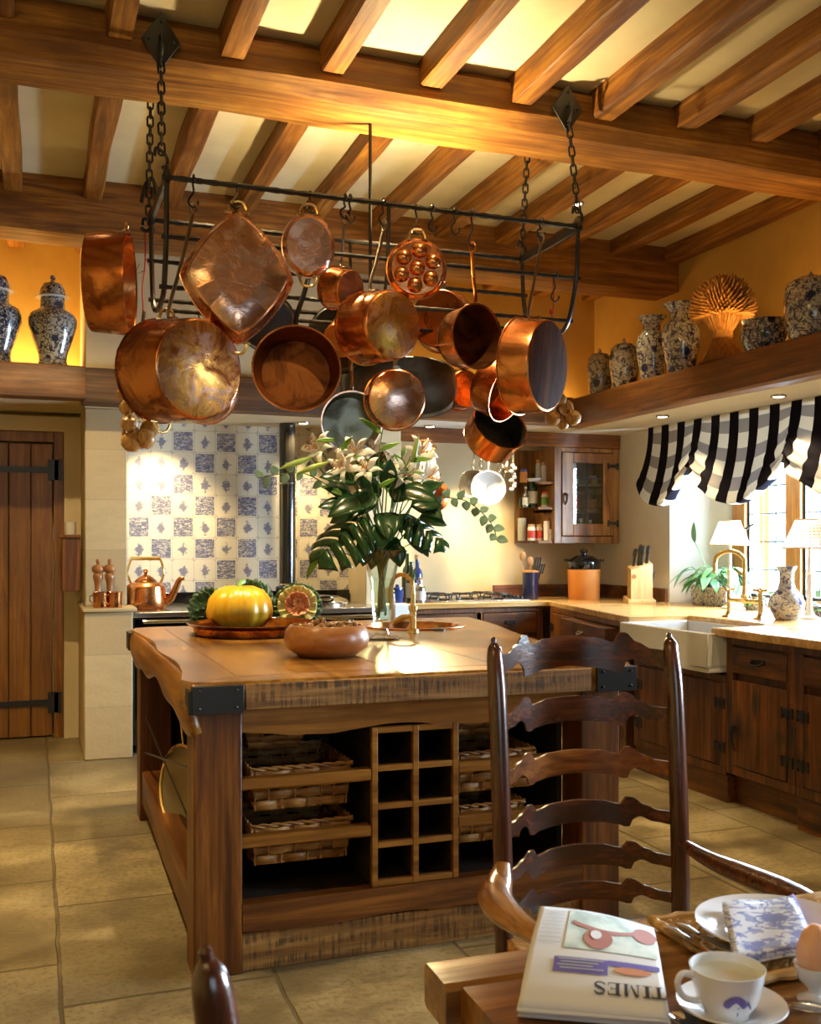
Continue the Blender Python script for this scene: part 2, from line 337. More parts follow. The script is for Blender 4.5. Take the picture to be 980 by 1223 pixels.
M['paper'] = plain('paper_label', (0.75, 0.70, 0.58), 0.7)
M['redcap'] = plain('red_cap', (0.55, 0.06, 0.03), 0.4)
M['bluecap'] = plain('blue_cap', (0.05, 0.07, 0.30), 0.4)
M['terra'] = plain('orange_terracotta', (0.72, 0.27, 0.05), 0.55)
M['beech'] = wood('beech', (0.55, 0.34, 0.13), (0.68, 0.46, 0.20), (0.76, 0.55, 0.28), axis=2, rough=0.4, blotch=0.1)
M['spoonwood'] = plain('spoon_wood', (0.42, 0.22, 0.09), 0.6)
M['wicker'] = wood('wicker', (0.20, 0.075, 0.012), (0.46, 0.21, 0.045), (0.60, 0.33, 0.095), axis=0, rough=0.5, grain=1.5, blotch=0.2)
M['straw'] = wood('straw', (0.20, 0.08, 0.012), (0.42, 0.19, 0.034), (0.58, 0.30, 0.065), axis=2, rough=0.7, grain=2, blotch=0.2)
M['matwoven'] = wood('woven_rush', (0.34, 0.17, 0.04), (0.58, 0.34, 0.10), (0.72, 0.47, 0.17), axis=0, rough=0.7, grain=2, blotch=0.2)
M['onion'] = wood('onion_skin', (0.34, 0.14, 0.03), (0.62, 0.34, 0.10), (0.75, 0.48, 0.20), axis=2, rough=0.35, grain=2.2, blotch=0.15)
M['pumpkin'] = wood('pumpkin_skin', (0.72, 0.36, 0.012), (0.86, 0.50, 0.025), (0.90, 0.62, 0.07), axis=2, rough=0.3, grain=0.7, blotch=0.1, coat=0.3, bump=0.05)
M['nut'] = wood('nut_shell', (0.20, 0.09, 0.03), (0.40, 0.20, 0.07), (0.52, 0.29, 0.11), axis=2, rough=0.6, grain=3)
M['egg'] = plain('egg_shell', (0.72, 0.38, 0.20), 0.5)
M['redstring'] = plain('red_string', (0.45, 0.03, 0.01), 0.8)
M['string'] = plain('string', (0.72, 0.62, 0.42), 0.8)
M['petal'] = plain('lily_petal', (0.95, 0.94, 0.88), 0.5, sss=0.1)
M['bud'] = plain('lily_bud', (0.42, 0.60, 0.14), 0.45)
M['stamen'] = plain('stamen', (0.55, 0.22, 0.03), 0.7)
def leafm(name, a, b, rough=0.3):
    s = NT(name); n = s.noise(s.co('Object'), 9, 4); return s.set(col=s.mix(n, a, b), rough=rough, coat=0.25)
M['leaf'] = leafm('dark_leaf', (0.008, 0.045, 0.012), (0.02, 0.09, 0.025), 0.22)
M['leafl'] = leafm('light_leaf', (0.10, 0.28, 0.03), (0.20, 0.40, 0.06), 0.4)
M['euc'] = leafm('eucalyptus_leaf', (0.16, 0.32, 0.24), (0.28, 0.46, 0.36), 0.5)
M['stem'] = plain('stem', (0.08, 0.17, 0.03), 0.5)
M['cabbage'] = leafm('cabbage_leaf', (0.015, 0.055, 0.025), (0.05, 0.13, 0.06), 0.45)
M['cabin'] = leafm('cabbage_inner', (0.62, 0.62, 0.22), (0.72, 0.70, 0.40), 0.5)
M['cabheart'] = leafm('cabbage_heart', (0.75, 0.28, 0.16), (0.72, 0.45, 0.28), 0.6)
M['salad'] = leafm('window_plant_leaf', (0.06, 0.20, 0.06), (0.16, 0.36, 0.14), 0.4)
def delft(name, white, blue, sc=22, thr=0.50, wid=0.05, rough=0.15, big=0.4, bands=None):
    s = NT(name); v = s.co('Object', (1, 1, 1), rnd=True); k = (0.5-thr)*0.35
    a = s.noise(v, sc*0.7, 2, 0.5, 1.8); ln = s.ramp(s.m_('ABSOLUTE', s.m_('SUBTRACT', a, 0.5)), [(0.028+k*0.5, 1.0), (0.045+k*0.5, 0.0)])
    b = s.noise(v, sc*1.5, 2, 0.5, 0.6); bl = s.ramp(b, [(0.56-k, 0.0), (0.60-k, 1.0)])
    vo = s.n('ShaderNodeTexVoronoi', {'Vector': v, 'Scale': sc*0.40}); fl = s.ramp(s.m_('ADD', vo.outputs['Distance'], s.m_('MULTIPLY', b, 0.25)), [(0.32, 1.0), (0.38, 0.0)])
    mm = s.m_('MINIMUM', s.m_('ADD', s.m_('ADD', s.m_('MULTIPLY', ln, 0.9), s.m_('MULTIPLY', bl, 0.75)), fl), 1.0)
    return s.set(col=s.mix(mm, white, blue), rough=rough, coat=0.4)
M['delft'] = delft('blue_white_glaze', (0.50, 0.48, 0.42), (0.02, 0.025, 0.10))
M['delftb'] = delft('blue_glaze', (0.66, 0.66, 0.66), (0.02, 0.025, 0.14), 26, 0.46)
M['delftdark'] = delft('dark_blue_glaze', (0.40, 0.40, 0.40), (0.012, 0.016, 0.05), 30, 0.38, big=0.6)
M['delftgrey'] = delft('grey_blue_glaze', (0.42, 0.40, 0.34), (0.03, 0.035, 0.07), 24, 0.47)
M['delftpale'] = delft('pale_blue_white', (0.84, 0.85, 0.88), (0.05, 0.06, 0.26), 30, 0.54)
M['delftleaf'] = delft('leafy_blue_white', (0.46, 0.42, 0.33), (0.03, 0.03, 0.08), 18, 0.55)
def tiles():
    s = NT('painted_tiles'); g = s.n('ShaderNodeNewGeometry'); sp = s.n('ShaderNodeSeparateXYZ', {0: g.outputs['Position']}); T = 0.155
    x = s.m_('DIVIDE', sp.outputs[0], T); y = s.m_('DIVIDE', s.m_('ADD', sp.outputs[2], 0.02), T)
    cx, cy = s.m_('FLOOR', x), s.m_('FLOOR', y); fx, fy = s.m_('SUBTRACT', s.m_('FRACT', x), 0.5), s.m_('SUBTRACT', s.m_('FRACT', y), 0.5)
    wn = s.n('ShaderNodeTexWhiteNoise', {'Vector': s.n('ShaderNodeCombineXYZ', {0: cx, 1: cy}).outputs[0]}, noise_dimensions='2D')
    r = wn.outputs[0]; off = wn.outputs[1]
    loc = s.n('ShaderNodeVectorMath', {0: s.n('ShaderNodeCombineXYZ', {0: fx, 1: fy}).outputs[0], 1: s.n('ShaderNodeVectorMath', {0: off, 3: 40.0}, operation='SCALE').outputs[0]}, operation='ADD').outputs[0]
    nz = s.noise(loc, 8.0, 6, 0.68, 0.5); st = s.n('ShaderNodeVectorMath', {0: loc, 1: (5.0, 12.0, 1.0)}, operation='MULTIPLY').outputs[0]; nz2 = s.noise(st, 1.0, 6, 0.7, 1.4)
    ax, ay = s.m_('ABSOLUTE', fx), s.m_('ABSOLUTE', fy); sq = s.m_('MAXIMUM', ax, ay)
    d = s.m_('SQRT', s.m_('ADD', s.m_('MULTIPLY', fx, fx), s.m_('MULTIPLY', fy, fy)))
    chk = s.m_('MODULO', s.m_('ADD', s.m_('ABSOLUTE', cx), s.m_('ABSOLUTE', cy)), 2.0)
    low = s.m_('GREATER_THAN', s.m_('ADD', s.m_('MULTIPLY', s.m_('LESS_THAN', cy, 5.5), -1.0), 1.0), 0.5); hi = s.m_('LESS_THAN', cy, 13.5)
    scene = s.m_('MULTIPLY', s.m_('MULTIPLY', s.m_('GREATER_THAN', chk, 0.5), s.m_('GREATER_THAN', r, 0.30)), s.m_('MULTIPLY', low, hi))
    ringt = s.m_('MULTIPLY', s.m_('SUBTRACT', 1.0, scene), s.m_('GREATER_THAN', r, 0.90))
    sc = s.m_('MULTIPLY', s.m_('LESS_THAN', sq, 0.44), s.m_('ADD', s.ramp(nz2, [(0.40, 0.05), (0.52, 1.0)]), 0.12))
    body = s.m_('ADD', s.m_('ABSOLUTE', s.m_('MULTIPLY', fx, 1.1)), s.m_('ABSOLUTE', s.m_('MULTIPLY', s.m_('ADD', fy, 0.05), 0.8)))
    fig = s.ramp(s.m_('ADD', s.m_('SUBTRACT', nz, s.m_('MULTIPLY', body, 1.15)), 0.0), [(0.20, 0.0), (0.27, 0.95)])
    rg = s.m_('ADD', s.m_('LESS_THAN', s.m_('ABSOLUTE', s.m_('SUBTRACT', d, 0.42)), 0.025), s.m_('MULTIPLY', s.m_('LESS_THAN', d, 0.40), s.ramp(nz2, [(0.48, 0.0), (0.55, 0.8)])))
    cxn = s.m_('SUBTRACT', 0.5, ax); cyn = s.m_('SUBTRACT', 0.5, ay)
    dots = s.m_('MULTIPLY', s.m_('LESS_THAN', s.m_('ABSOLUTE', s.m_('SUBTRACT', s.m_('ADD', cxn, cyn), 0.09)), 0.02), 0.6)
    pat = s.m_('ADD', s.m_('MULTIPLY', scene, sc), s.m_('MULTIPLY', s.m_('SUBTRACT', 1.0, scene), s.m_('ADD', dots, s.m_('ADD', s.m_('MULTIPLY', ringt, rg), s.m_('MULTIPLY', s.m_('SUBTRACT', 1.0, ringt), fig)))))
    base = s.mix(r, (0.74, 0.68, 0.55), (0.82, 0.77, 0.64))
    c = s.mix(s.m_('MINIMUM', s.m_('MULTIPLY', pat, 0.85), 1.0), base, (0.12, 0.13, 0.26)); gr = s.m_('GREATER_THAN', sq, 0.487)
    c = s.mix(s.m_('MULTIPLY', gr, 0.6), c, (0.45, 0.38, 0.25)); s.bump(s.m_('ADD', s.m_('MULTIPLY', gr, -1.0), s.m_('MULTIPLY', s.noise(g.outputs['Position'], 12, 2), 0.5)), 0.25, 0.004)
    return s.set(col=c, rough=0.22)
M['tiles'] = tiles()
# ================================================================== THE ROOM
b = BM(); box(b, (-1.8, -2.6, -0.1), (4.8, 7.7, 0)); struct('floor', b, M['flags'])
b = BM(); box(b, (-1.9, -2.6, 3.48), (4.9, 7.7, 3.56)); struct('ceiling', b, M['ceil'])
b = BM(); box(b, (-1.9, -2.6, 0), (-1.8, 7.6, 3.48)); struct('wall_left', b, M['yellow'])
b = BM()                                                    # front wall with a window behind the camera
for lo, hi in (((-1.8, -2.6, 0), (-0.4, -2.4, 3.48)), ((1.6, -2.6, 0), (4.4, -2.4, 3.48)), ((-0.4, -2.6, 0), (1.6, -2.4, 0.85)), ((-0.4, -2.6, 2.35), (1.6, -2.4, 3.48))): box(b, lo, hi)
struct('wall_front', b, M['yellow'])
b = BM(); box(b, (-1.8, 7.5, 2.2), (4.4, 7.7, 3.48)); struct('wall_back', b, M['yellow'])
b = BM(); box(b, (0.56, 7.5, 0), (4.4, 7.7, 2.2)); struct('wall_hob', b, M['cream'])
b = BM()                                                    # plaster wall round the plank door
box(b, (-1.8, 7.38, 0), (-0.80, 7.7, 2.2)); box(b, (0.19, 7.38, 0), (0.30, 7.7, 2.2)); box(b, (-0.80, 7.38, 2.10), (0.19, 7.7, 2.2)); box(b, (-0.80, 7.56, 0), (0.19, 7.7, 2.1))
struct('wall_door', b, M['cream'])
b = BM()                                                    # right wall, window openings left free
box(b, (4.4, -2.4, 2.2), (4.6, 7.7, 3.48)); struct('wall_right', b, M['yellow'])
b = BM()
box(b, (4.4, 6.42, 0), (4.95, 7.7, 2.2)); box(b, (4.4, 4.2, 0), (4.95, 6.42, 0.856)); box(b, (4.4, 2.1, 0), (4.95, 4.2, 2.2)); box(b, (4.4, 0.4, 0), (4.95, 2.1, 0.75)); box(b, (4.4, -2.4, 0), (4.95, 0.4, 2.2))
prism(b, [(4.4, 6.42), (4.95, 6.0), (4.95, 6.42)], lambda p, t: V((p[0], p[1], t)), 0.90, 2.2)
box(b, (4.6, 4.2, 2.12), (4.95, 6.42, 2.3))
struct('wall_window', b, M['white'])
# chimney breast and stone pillars
b = BM(); box(b, (0.30, 6.66, 2.42), (2.35, 7.5, 3.48)); struct('wall_chimney', b, M['cream'])
b = BM(); box(b, (0.30, 6.80, 2.2), (2.35, 7.5, 2.42)); struct('ceiling_alcove', b, M['cream'])
b = BM(); box(b, (0.285, 6.57, 0), (0.575, 7.5, 0.91)); box(b, (0.275, 6.55, 0.91), (0.60, 7.5, 0.935)); box(b, (0.30, 6.82, 0.935), (0.56, 7.5, 2.2))
struct('stone_pillar', b, M['stone'], bevel=0.008)
b = BM(); box(b, (2.25, 7.05, 0.0), (2.52, 7.5, 2.2)); struct('stone_pillar', b, M['cream'], bevel=0.006)
b = BM(); box(b, (0.56, 7.488, 0.85), (2.25, 7.5, 2.2)); struct('wall_tiles', b, M['tiles'])
# beams
bm_ = BM(); hewn(bm_, (0.28, 6.70, 2.42), (2.38, 6.70, 2.42), 0.2, 0.22, 0.012, 14, 0.012, 3); struct('lintel_beam', bm_, M['darkbeam'])
def beam(p0, p1, wd, ht, jit, n, ch, seed, mat): bm = BM(); hewn(bm, p0, p1, wd, ht, jit, n, ch, seed); return struct('ceiling_beam', bm, mat)
beam((-1.85, 4.44, 3.50), (4.45, 4.44, 3.50), 0.40, 0.235, 0.016, 40, 0.055, 1, M['beam'])
beam((-1.85, 6.46, 3.50), (4.40, 6.46, 3.50), 0.32, 0.34, 0.012, 30, 0.02, 2, M['oakX'])
for i in range(-4, 10):
    x = 0.765+0.444*(i-1)
    if i == 9: x = 4.33
    beam((x, -2.45, 3.50), (x+0.01*math.sin(i*2.3), 4.30, 3.50), 0.105, 0.145+0.008*math.sin(i*1.7), 0.009, 24, 0.008, 10+i, M['oakY'])
    beam((x, 4.58, 3.50), (x+0.015*math.sin(i*3.1), 6.36, 3.50), 0.105, 0.13+0.008*math.cos(i*1.3), 0.011, 14, 0.008, 40+i, M['oakY'])
    if i > 4 or i < 1: beam((x, 6.58, 3.50), (x, 7.5, 3.50), 0.105, 0.14, 0.006, 6, 0.008, 70+i, M['oakY'])
# plate shelf that runs round the room: timber fascia, plaster soffit
bm_ = BM(); hewn(bm_, (3.71, 1.5, 2.385), (3.71, 6.62, 2.385), 0.13, 0.205, 0.012, 26, 0.012, 5); struct('shelf_beam', bm_, M['shelfbeam'])
bm_ = BM(); hewn(bm_, (2.35, 6.66, 2.40), (3.70, 6.66, 2.40), 0.12, 0.20, 0.008, 12, 0.012, 6); struct('shelf_beam', bm_, M['shelfbeamX'])
bm_ = BM(); hewn(bm_, (-1.8, 6.64, 2.425), (0.295, 6.64, 2.425), 0.13, 0.205, 0.006, 12, 0.008, 7); struct('shelf_beam', bm_, M['shelfbeamX'])
b = BM(); box(b, (3.76, 1.5, 2.20), (4.4, 7.5, 2.37)); box(b, (2.35, 6.71, 2.20), (3.76, 7.5, 2.37)); struct('ceiling_soffit', b, M['white'])
b = BM(); box(b, (-1.8, 6.70, 2.23), (0.30, 7.5, 2.40)); struct('ceiling_niche', b, M['cream'])
# the plank door with its strap hinges
d1 = thing('door_1', None, None, (-0.3, 7.5, 0)); tag(d1, kind='structure')
b = BM()
for k in range(6): box(b, (-0.73+k*0.142, 7.47, 0.01), (-0.73+k*0.142+0.137, 7.52, 2.02))
obj('door_planks', b, M['door'], d1, bevel=0.005)
b = BM(); box(b, (-0.80, 7.44, 0), (-0.735, 7.55, 2.10)); box(b, (0.125, 7.44, 0), (0.19, 7.55, 2.10)); box(b, (-0.735, 7.44, 2.03), (0.125, 7.55, 2.10)); obj('door_frame', b, M['door'], d1, bevel=0.004)
for z in (1.84, 0.24):
    b = BM(); box(b, (-0.62, 7.456, z-0.02), (0.09, 7.468, z+0.02)); box(b, (0.085, 7.44, z-0.07), (0.155, 7.468, z+0.07)); box(b, (0.155, 7.425, z-0.075), (0.175, 7.45, z+0.075))
    obj('strap_hinge', b, M['iron'], d1)
# windows: oak posts, leaded lights
def window(n, ys, x, z0, z1, axis='X'):
    wv = thing('window_%d' % n, None, None, (x, (ys[0][0]+ys[-1][1])/2, z0) if axis == 'X' else ((ys[0][0]+ys[-1][1])/2, x, z0)); tag(wv, kind='structure')
    def P(a, c, z): return (x+c, a, z) if axis == 'X' else (a, x+c, z)
    def bxx(bm, a0, a1, c0, c1, z0, z1):
        p, q = P(a0, c0, z0), P(a1, c1, z1); box(bm, tuple(map(min, p, q)), tuple(map(max, p, q)))
    b = BM(); a0, a1 = ys[0][0]-0.14, ys[-1][1]+0.14
    edges = [a0]+[v for y in ys for v in y]+[a1]
    for k in range(0, len(edges), 2): bxx(b, edges[k], edges[k+1], -0.06, 0.07, z0-0.02, z1+0.02)
    bxx(b, a0, a1, -0.06, 0.07, z0-0.08, z0); bxx(b, a0, a1, -0.06, 0.07, z1, z1+0.08)
    obj('window_frame', b, M['honZ'], wv, bevel=0.008)
    for p, q in ys:
        b = BM()
        for c, e in ((p, p+0.022), (q-0.022, q)): bxx(b, c, e, -0.03, 0.0, z0, z1)
        for c, e in ((z0, z0+0.022), (z1-0.022, z1)): bxx(b, p, q, -0.03, 0.0, c, e)
        cs = obj('casement', b, M['iron'], wv)
        b = BM()
        for k in (1, 2): t = p+(q-p)*k/3; bxx(b, t-0.004, t+0.004, -0.018, -0.008, z0, z1)
        nz = round((z1-z0)/0.21)
        for k in range(1, nz): t = z0+(z1-z0)*k/nz; bxx(b, p, q, -0.018, -0.008, t-0.004, t+0.004)
        obj('lead_lattice', b, M['iron'], cs)
        b = BM(); bxx(b, p+0.02, q-0.02, -0.0145, -0.0115, z0+0.02, z1-0.02); obj('pane', b, M['pane'], cs)
        b = BM(); zz = (z0+z1)/2-0.1
        tube(b, [P(q-0.01, -0.04, zz), P(q-0.03, -0.07, zz), P(q-0.09, -0.075, zz+0.02), P(q-0.12, -0.07, zz+0.03)], 0.008, 6); obj('window_catch', b, M['iron'], cs)
window(1, [(4.44, 4.86), (5.00, 5.42), (5.56, 5.98)], 4.78, 0.96, 2.12)
window(2, [(0.55, 1.15), (1.30, 1.95)], 4.75, 0.85, 2.15)
window(3, [(-0.3, 0.5), (0.65, 1.5)], -2.5, 0.95, 2.25, 'Y')
b = BM(); box(b, (-6, -12, -0.5), (40, 30, -0.4)); struct('ground_lawn', b, plain('lawn', (0.16, 0.28, 0.06), 0.9))
# recessed spotlights
def downlight(x, y, z, label, power=0, aim=None, spot=75, group=None, col=HALO):
    t = thing('recessed_spotlight', label, 'spotlight', (x, y, z-0.01), group)
    b = BM(); lathe(b, [(0.030, 0.002), (0.034, -0.006), (0.044, -0.006), (0.046, 0.004), (0.046, 0.012), (0.030, 0.012)], 24, Matrix.Translation((x, y, z-0.006))); obj('trim_ring', b, M['steel'], t)
    b = BM(); lathe(b, [(0, 0), (0.031, 0), (0.031, 0.006), (0, 0.006)], 20, Matrix.Translation((x, y, z-0.0125))); obj('lamp_face', b, M['lampface'], t)
    if power: lamp('spot_beam', 'SPOT', (x, y, z-0.03), power, col, aim=(aim or (x, y, 0)), spot=spot, blend=0.7, rad=0.03)
M['lampface'] = NT('lamp_face').set(col=(1, 0.9, 0.7), emit=(1.0, 0.82, 0.55), es=9.0)
SPOTL = ['small round spotlight in the plaster between ceiling beams beside the far beam'] + ['small round spotlight recessed in the ceiling plaster out of the frame']*8
for (p, a, e), lb in zip(CEIL_SPOTS, SPOTL): downlight(p[0], p[1], 3.48, lb, e, (a[0], a[1], 0.0), 70, None if lb is SPOTL[0] else 'unseen ceiling spotlights')
downlight(3.98, 5.89, 2.20, 'round spotlight in the soffit above the far end of the blind', 60, (4.15, 5.8, 0.9), 90)
downlight(4.07, 4.85, 2.20, 'round spotlight in the soffit above the middle swag of the blind', 60, (4.1, 4.8, 0.9), 90)
downlight(2.72, 6.98, 2.20, 'round spotlight in the soffit above the hob behind the flowers', 170, (2.75, 7.25, 0.9), 95)
downlight(3.22, 6.98, 2.20, 'round spotlight in the soffit above the hob near open shelves', 130, (3.25, 7.2, 0.9), 95)
downlight(2.46, 6.85, 2.20, 'round spotlight in the soffit by the cream pier, turned on the flowers', 700, (1.42, 4.15, 1.58), 26)  # extra spot added to light up the lilies from behind
downlight(0.78, 7.18, 2.20, 'round spotlight above the tiles near the stone pillar', 80, (0.85, 7.45, 0.8), 100)
downlight(1.80, 7.10, 2.20, 'round spotlight above the tiles near the flue pipe', 75, (1.7, 7.4, 0.9), 100)
lamp('niche_strip_light', 'AREA', (-0.55, 7.36, 2.46), 26, (1.0, 0.62, 0.20), aim=(-0.55, 7.46, 3.4), size=(1.6, 0.06))
lamp('shelf_strip_light', 'AREA', (4.30, 4.75, 2.42), 13, (1.0, 0.55, 0.16), aim=(4.4, 4.75, 3.1), size=(0.06, 2.6))
lamp('shelf_strip_light', 'AREA', (3.3, 7.40, 2.42), 9, (1.0, 0.58, 0.18), aim=(3.3, 7.5, 3.2), size=(1.8, 0.06))
# ================================================================== THE ISLAND
ix0, ix1, iy0, iy1, iz = 0.44, 1.97, 3.10, 5.25, 0.915
isl = thing('kitchen_island', 'big oak kitchen island with thick butcher block top and wicker basket shelves', 'kitchen island', (1.25, 4.1, 0))
# top: natural edge, thick, with a round hole for the copper sink
SK = V((1.80, 4.86)); SR = 0.235
b = BM()
out = spl([(ix0, 3.12, 0), (0.75, 3.095, 0), (1.2, 3.10, 0), (1.7, 3.09, 0), (1.965, 3.10, 0), (1.99, 3.35, 0), (2.03, 3.8, 0), (2.12, 4.3, 0), (2.24, 4.8, 0), (2.31, 5.25, 0), (2.28, 5.38, 0),
           (1.8, 5.34, 0), (1.2, 5.30, 0), (0.8, 5.27, 0), (0.47, 5.24, 0), (0.455, 4.9, 0), (0.475, 4.5, 0), (0.45, 4.1, 0), (0.468, 3.7, 0), (0.45, 3.4, 0)], 3, True)
def ringsurf(bm, outer, zt, zb, hole_c, hole_r):
    n = len(outer)
    hv = []
    for p in outer:
        a = math.atan2(p.y-hole_c.y, p.x-hole_c.x); hv.append(V((hole_c.x+hole_r*math.cos(a), hole_c.y+hole_r*math.sin(a), 0)))
    def ring(pts, z, ins=0.0):
        c = V((1.25, 4.2, 0)); r = []
        for p in pts:
            d = (c-p); d.z = 0; r.append(bm.verts.new((p.x+d.x*ins, p.y+d.y*ins, z)))
        return r
    R = [ring(hv, zb), ring(outer, zb, 0.004), ring(outer, zb+0.012), ring(outer, zt-0.012), ring(outer, zt, 0.006), ring(hv, zt)]
    for A, B in zip(R, R[1:]+R[:1]):
        for k in range(n): bm.faces.new((A[k], A[(k+1) % n], B[(k+1) % n], B[k]))
ringsurf(b, out, iz, iz-0.09, SK, SR); obj('worktop', b, M['top'], isl)
b = BM()
for q0, q1 in (((0.60, 3.22), (0.60, 5.14)), ((0.60, 3.22), (1.84, 3.22)), ((0.462, 3.115), (0.60, 3.22)), ((1.12, 3.22), (1.13, 5.14)), ((1.50, 3.22), (1.52, 4.60))): tube(b, [(q0[0], q0[1], iz-0.0012), (q1[0], q1[1], iz-0.0012)], 0.0022, 6)
obj('inlay_lines', b, M['cabZ'], isl)
b = BM()                                                    # sawn front edge board and a deep natural left edge
box(b, (0.60, 3.082, iz-0.088), (1.80, 3.11, iz-0.008)); obj('front_edge', b, M['sawn'], isl, bevel=0.004)
b = BM()
def side_edge(u, v):
    y = 3.115+u*(5.22-3.115); lo = 0.135+0.022*math.sin(u*9+0.6)+0.012*math.sin(u*23)-0.02*u
    return V((0.462-0.018*math.sin(v*PI)-0.008*math.sin(u*11)*v*(1-v)*2, y, iz-0.010-v*lo))
grid(b, side_edge, 40, 6); obj('side_edge', b, M['honY'], isl, solid=0.03)
for cx, lab in ((0.44, None), (1.815, None)):
    b = BM(); box(b, (cx, 3.072, iz-0.092), (cx+0.155, 3.10, iz-0.008))
    if cx < 1: box(b, (0.43, 3.08, iz-0.092), (0.445, 3.19, iz-0.02))
    for dx in (0.022, 0.133):
        for dz in (0.018, 0.07): ball(b, (cx+dx, 3.070, iz-0.092+dz), 0.006, 1)
    obj('corner_plate', b, M['iron'], isl, bevel=0.002)
b = BM(); box(b, (0.428, 5.12, iz-0.10), (0.462, 5.25, iz-0.015)); obj('corner_plate', b, M['iron'], isl, bevel=0.002)
# legs
for x, y in ((0.455, 3.15), (1.80, 3.15), (0.475, 5.05), (2.02, 5.05)):
    b = BM(); box(b, (x, y, 0.0), (x+0.15, y+0.15, iz-0.09)); obj('leg', b, M['islZ'], isl, bevel=0.006)
# apron with wavy lower edge
def apron(bm, x0, x1, y, zt, zb, th=0.03, am=0.010):
    n = 40; pts = [(x0, zt), (x1, zt)]+[(x1+(x0-x1)*k/n, zb+am*math.sin(k*0.35)+0.006*noise.noise(V((k*0.3, y, 0)))) for k in range(n+1)]
    prism(bm, pts, lambda p, t: V((p[0], t, p[1])), y, y+th)
b = BM(); apron(b, 0.605, 1.80, 3.165, iz-0.091, 0.735); obj('apron', b, M['honX'], isl)
b = BM(); box(b, (0.605, 3.165, 0.0), (1.80, 3.195, 0.12)); obj('plinth', b, M['sawn'], isl, bevel=0.003)
b = BM(); apron(b, 0.605, 1.80, 3.15, 0.215, 0.125, 0.05, 0.004); obj('bottom_rail', b, M['islX'], isl)
b = BM(); box(b, (0.62, 3.20, 0.185), (1.80, 3.72, 0.205)); obj('bottom_shelf', b, M['shadeoak'], isl)  # shade on the low shelf is put into its dark colour
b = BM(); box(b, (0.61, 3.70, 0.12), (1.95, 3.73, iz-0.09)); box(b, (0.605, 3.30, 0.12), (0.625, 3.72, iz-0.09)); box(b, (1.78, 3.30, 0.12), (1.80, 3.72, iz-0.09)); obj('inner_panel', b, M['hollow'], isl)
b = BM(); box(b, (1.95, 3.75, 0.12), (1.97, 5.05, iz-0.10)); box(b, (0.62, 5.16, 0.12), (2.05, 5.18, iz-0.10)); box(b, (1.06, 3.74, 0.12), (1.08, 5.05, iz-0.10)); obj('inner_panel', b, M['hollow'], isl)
b = BM(); hewn(b, (0.51, 3.30, 0.24), (0.53, 5.05, 0.24), 0.09, 0.16, 0.004, 10, 0.008, 4); obj('side_rail', b, M['islY'], isl)
b = BM(); tube(b, [(0.50, 3.31, 0.60), (0.50, 5.05, 0.33)], 0.005, 6); tube(b, [(0.50, 3.31, 0.36), (0.50, 5.05, 0.50)], 0.004, 6); obj('side_rods', b, M['iron'], isl)
# basket runners
CUX = (1.03, 1.335)
for x0, x1 in ((0.605, CUX[0]-0.003), (CUX[1]+0.003, 1.80)):
    for z in (0.600, 0.418):
        b = BM(); hewn(b, (x0, 3.185, z), (x1, 3.185, z), 0.05, 0.036, 0.002, 8, 0.006, x0+z); obj('basket_runner', b, M['honX'], isl)
# pigeonholes: honey oak lippings on dividers whose near-black colour paints in the shade
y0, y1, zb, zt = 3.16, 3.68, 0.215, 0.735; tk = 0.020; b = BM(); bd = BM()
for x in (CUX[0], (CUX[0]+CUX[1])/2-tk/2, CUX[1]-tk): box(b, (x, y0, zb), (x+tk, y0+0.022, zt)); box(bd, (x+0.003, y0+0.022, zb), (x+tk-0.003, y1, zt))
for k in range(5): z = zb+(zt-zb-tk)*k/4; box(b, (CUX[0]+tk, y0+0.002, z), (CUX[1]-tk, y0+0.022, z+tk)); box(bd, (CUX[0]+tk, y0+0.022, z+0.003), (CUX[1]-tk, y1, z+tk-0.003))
pg = obj('pigeonhole_rack', b, M['honX'], isl, bevel=0.002)
b = BM(); box(b, (CUX[0], y1, zb), (CUX[1], y1+0.01, zt)); obj('rack_back', b, M['hollow'], pg); obj('dividers', bd, M['shadeoak'], pg)
# sink in the island top
snk = obj('round_sink', (lambda b: (lathe(b, [(SR+0.035, iz+0.001), (SR+0.033, iz+0.007), (SR-0.002, iz+0.006), (SR-0.006, iz-0.01), (SR-0.02, iz-0.15), (SR-0.08, iz-0.18), (0.03, iz-0.185), (0, iz-0.187)], 48, Matrix.Translation((SK.x, SK.y, 0))), b)[1])(BM()), M['copper'], isl, solid=0.002)
b = BM(); lathe(b, [(0.0, 0.003), (0.028, 0.003), (0.03, 0)], 20, Matrix.Translation((SK.x, SK.y, iz-0.185))); obj('drain', b, M['steel'], snk)
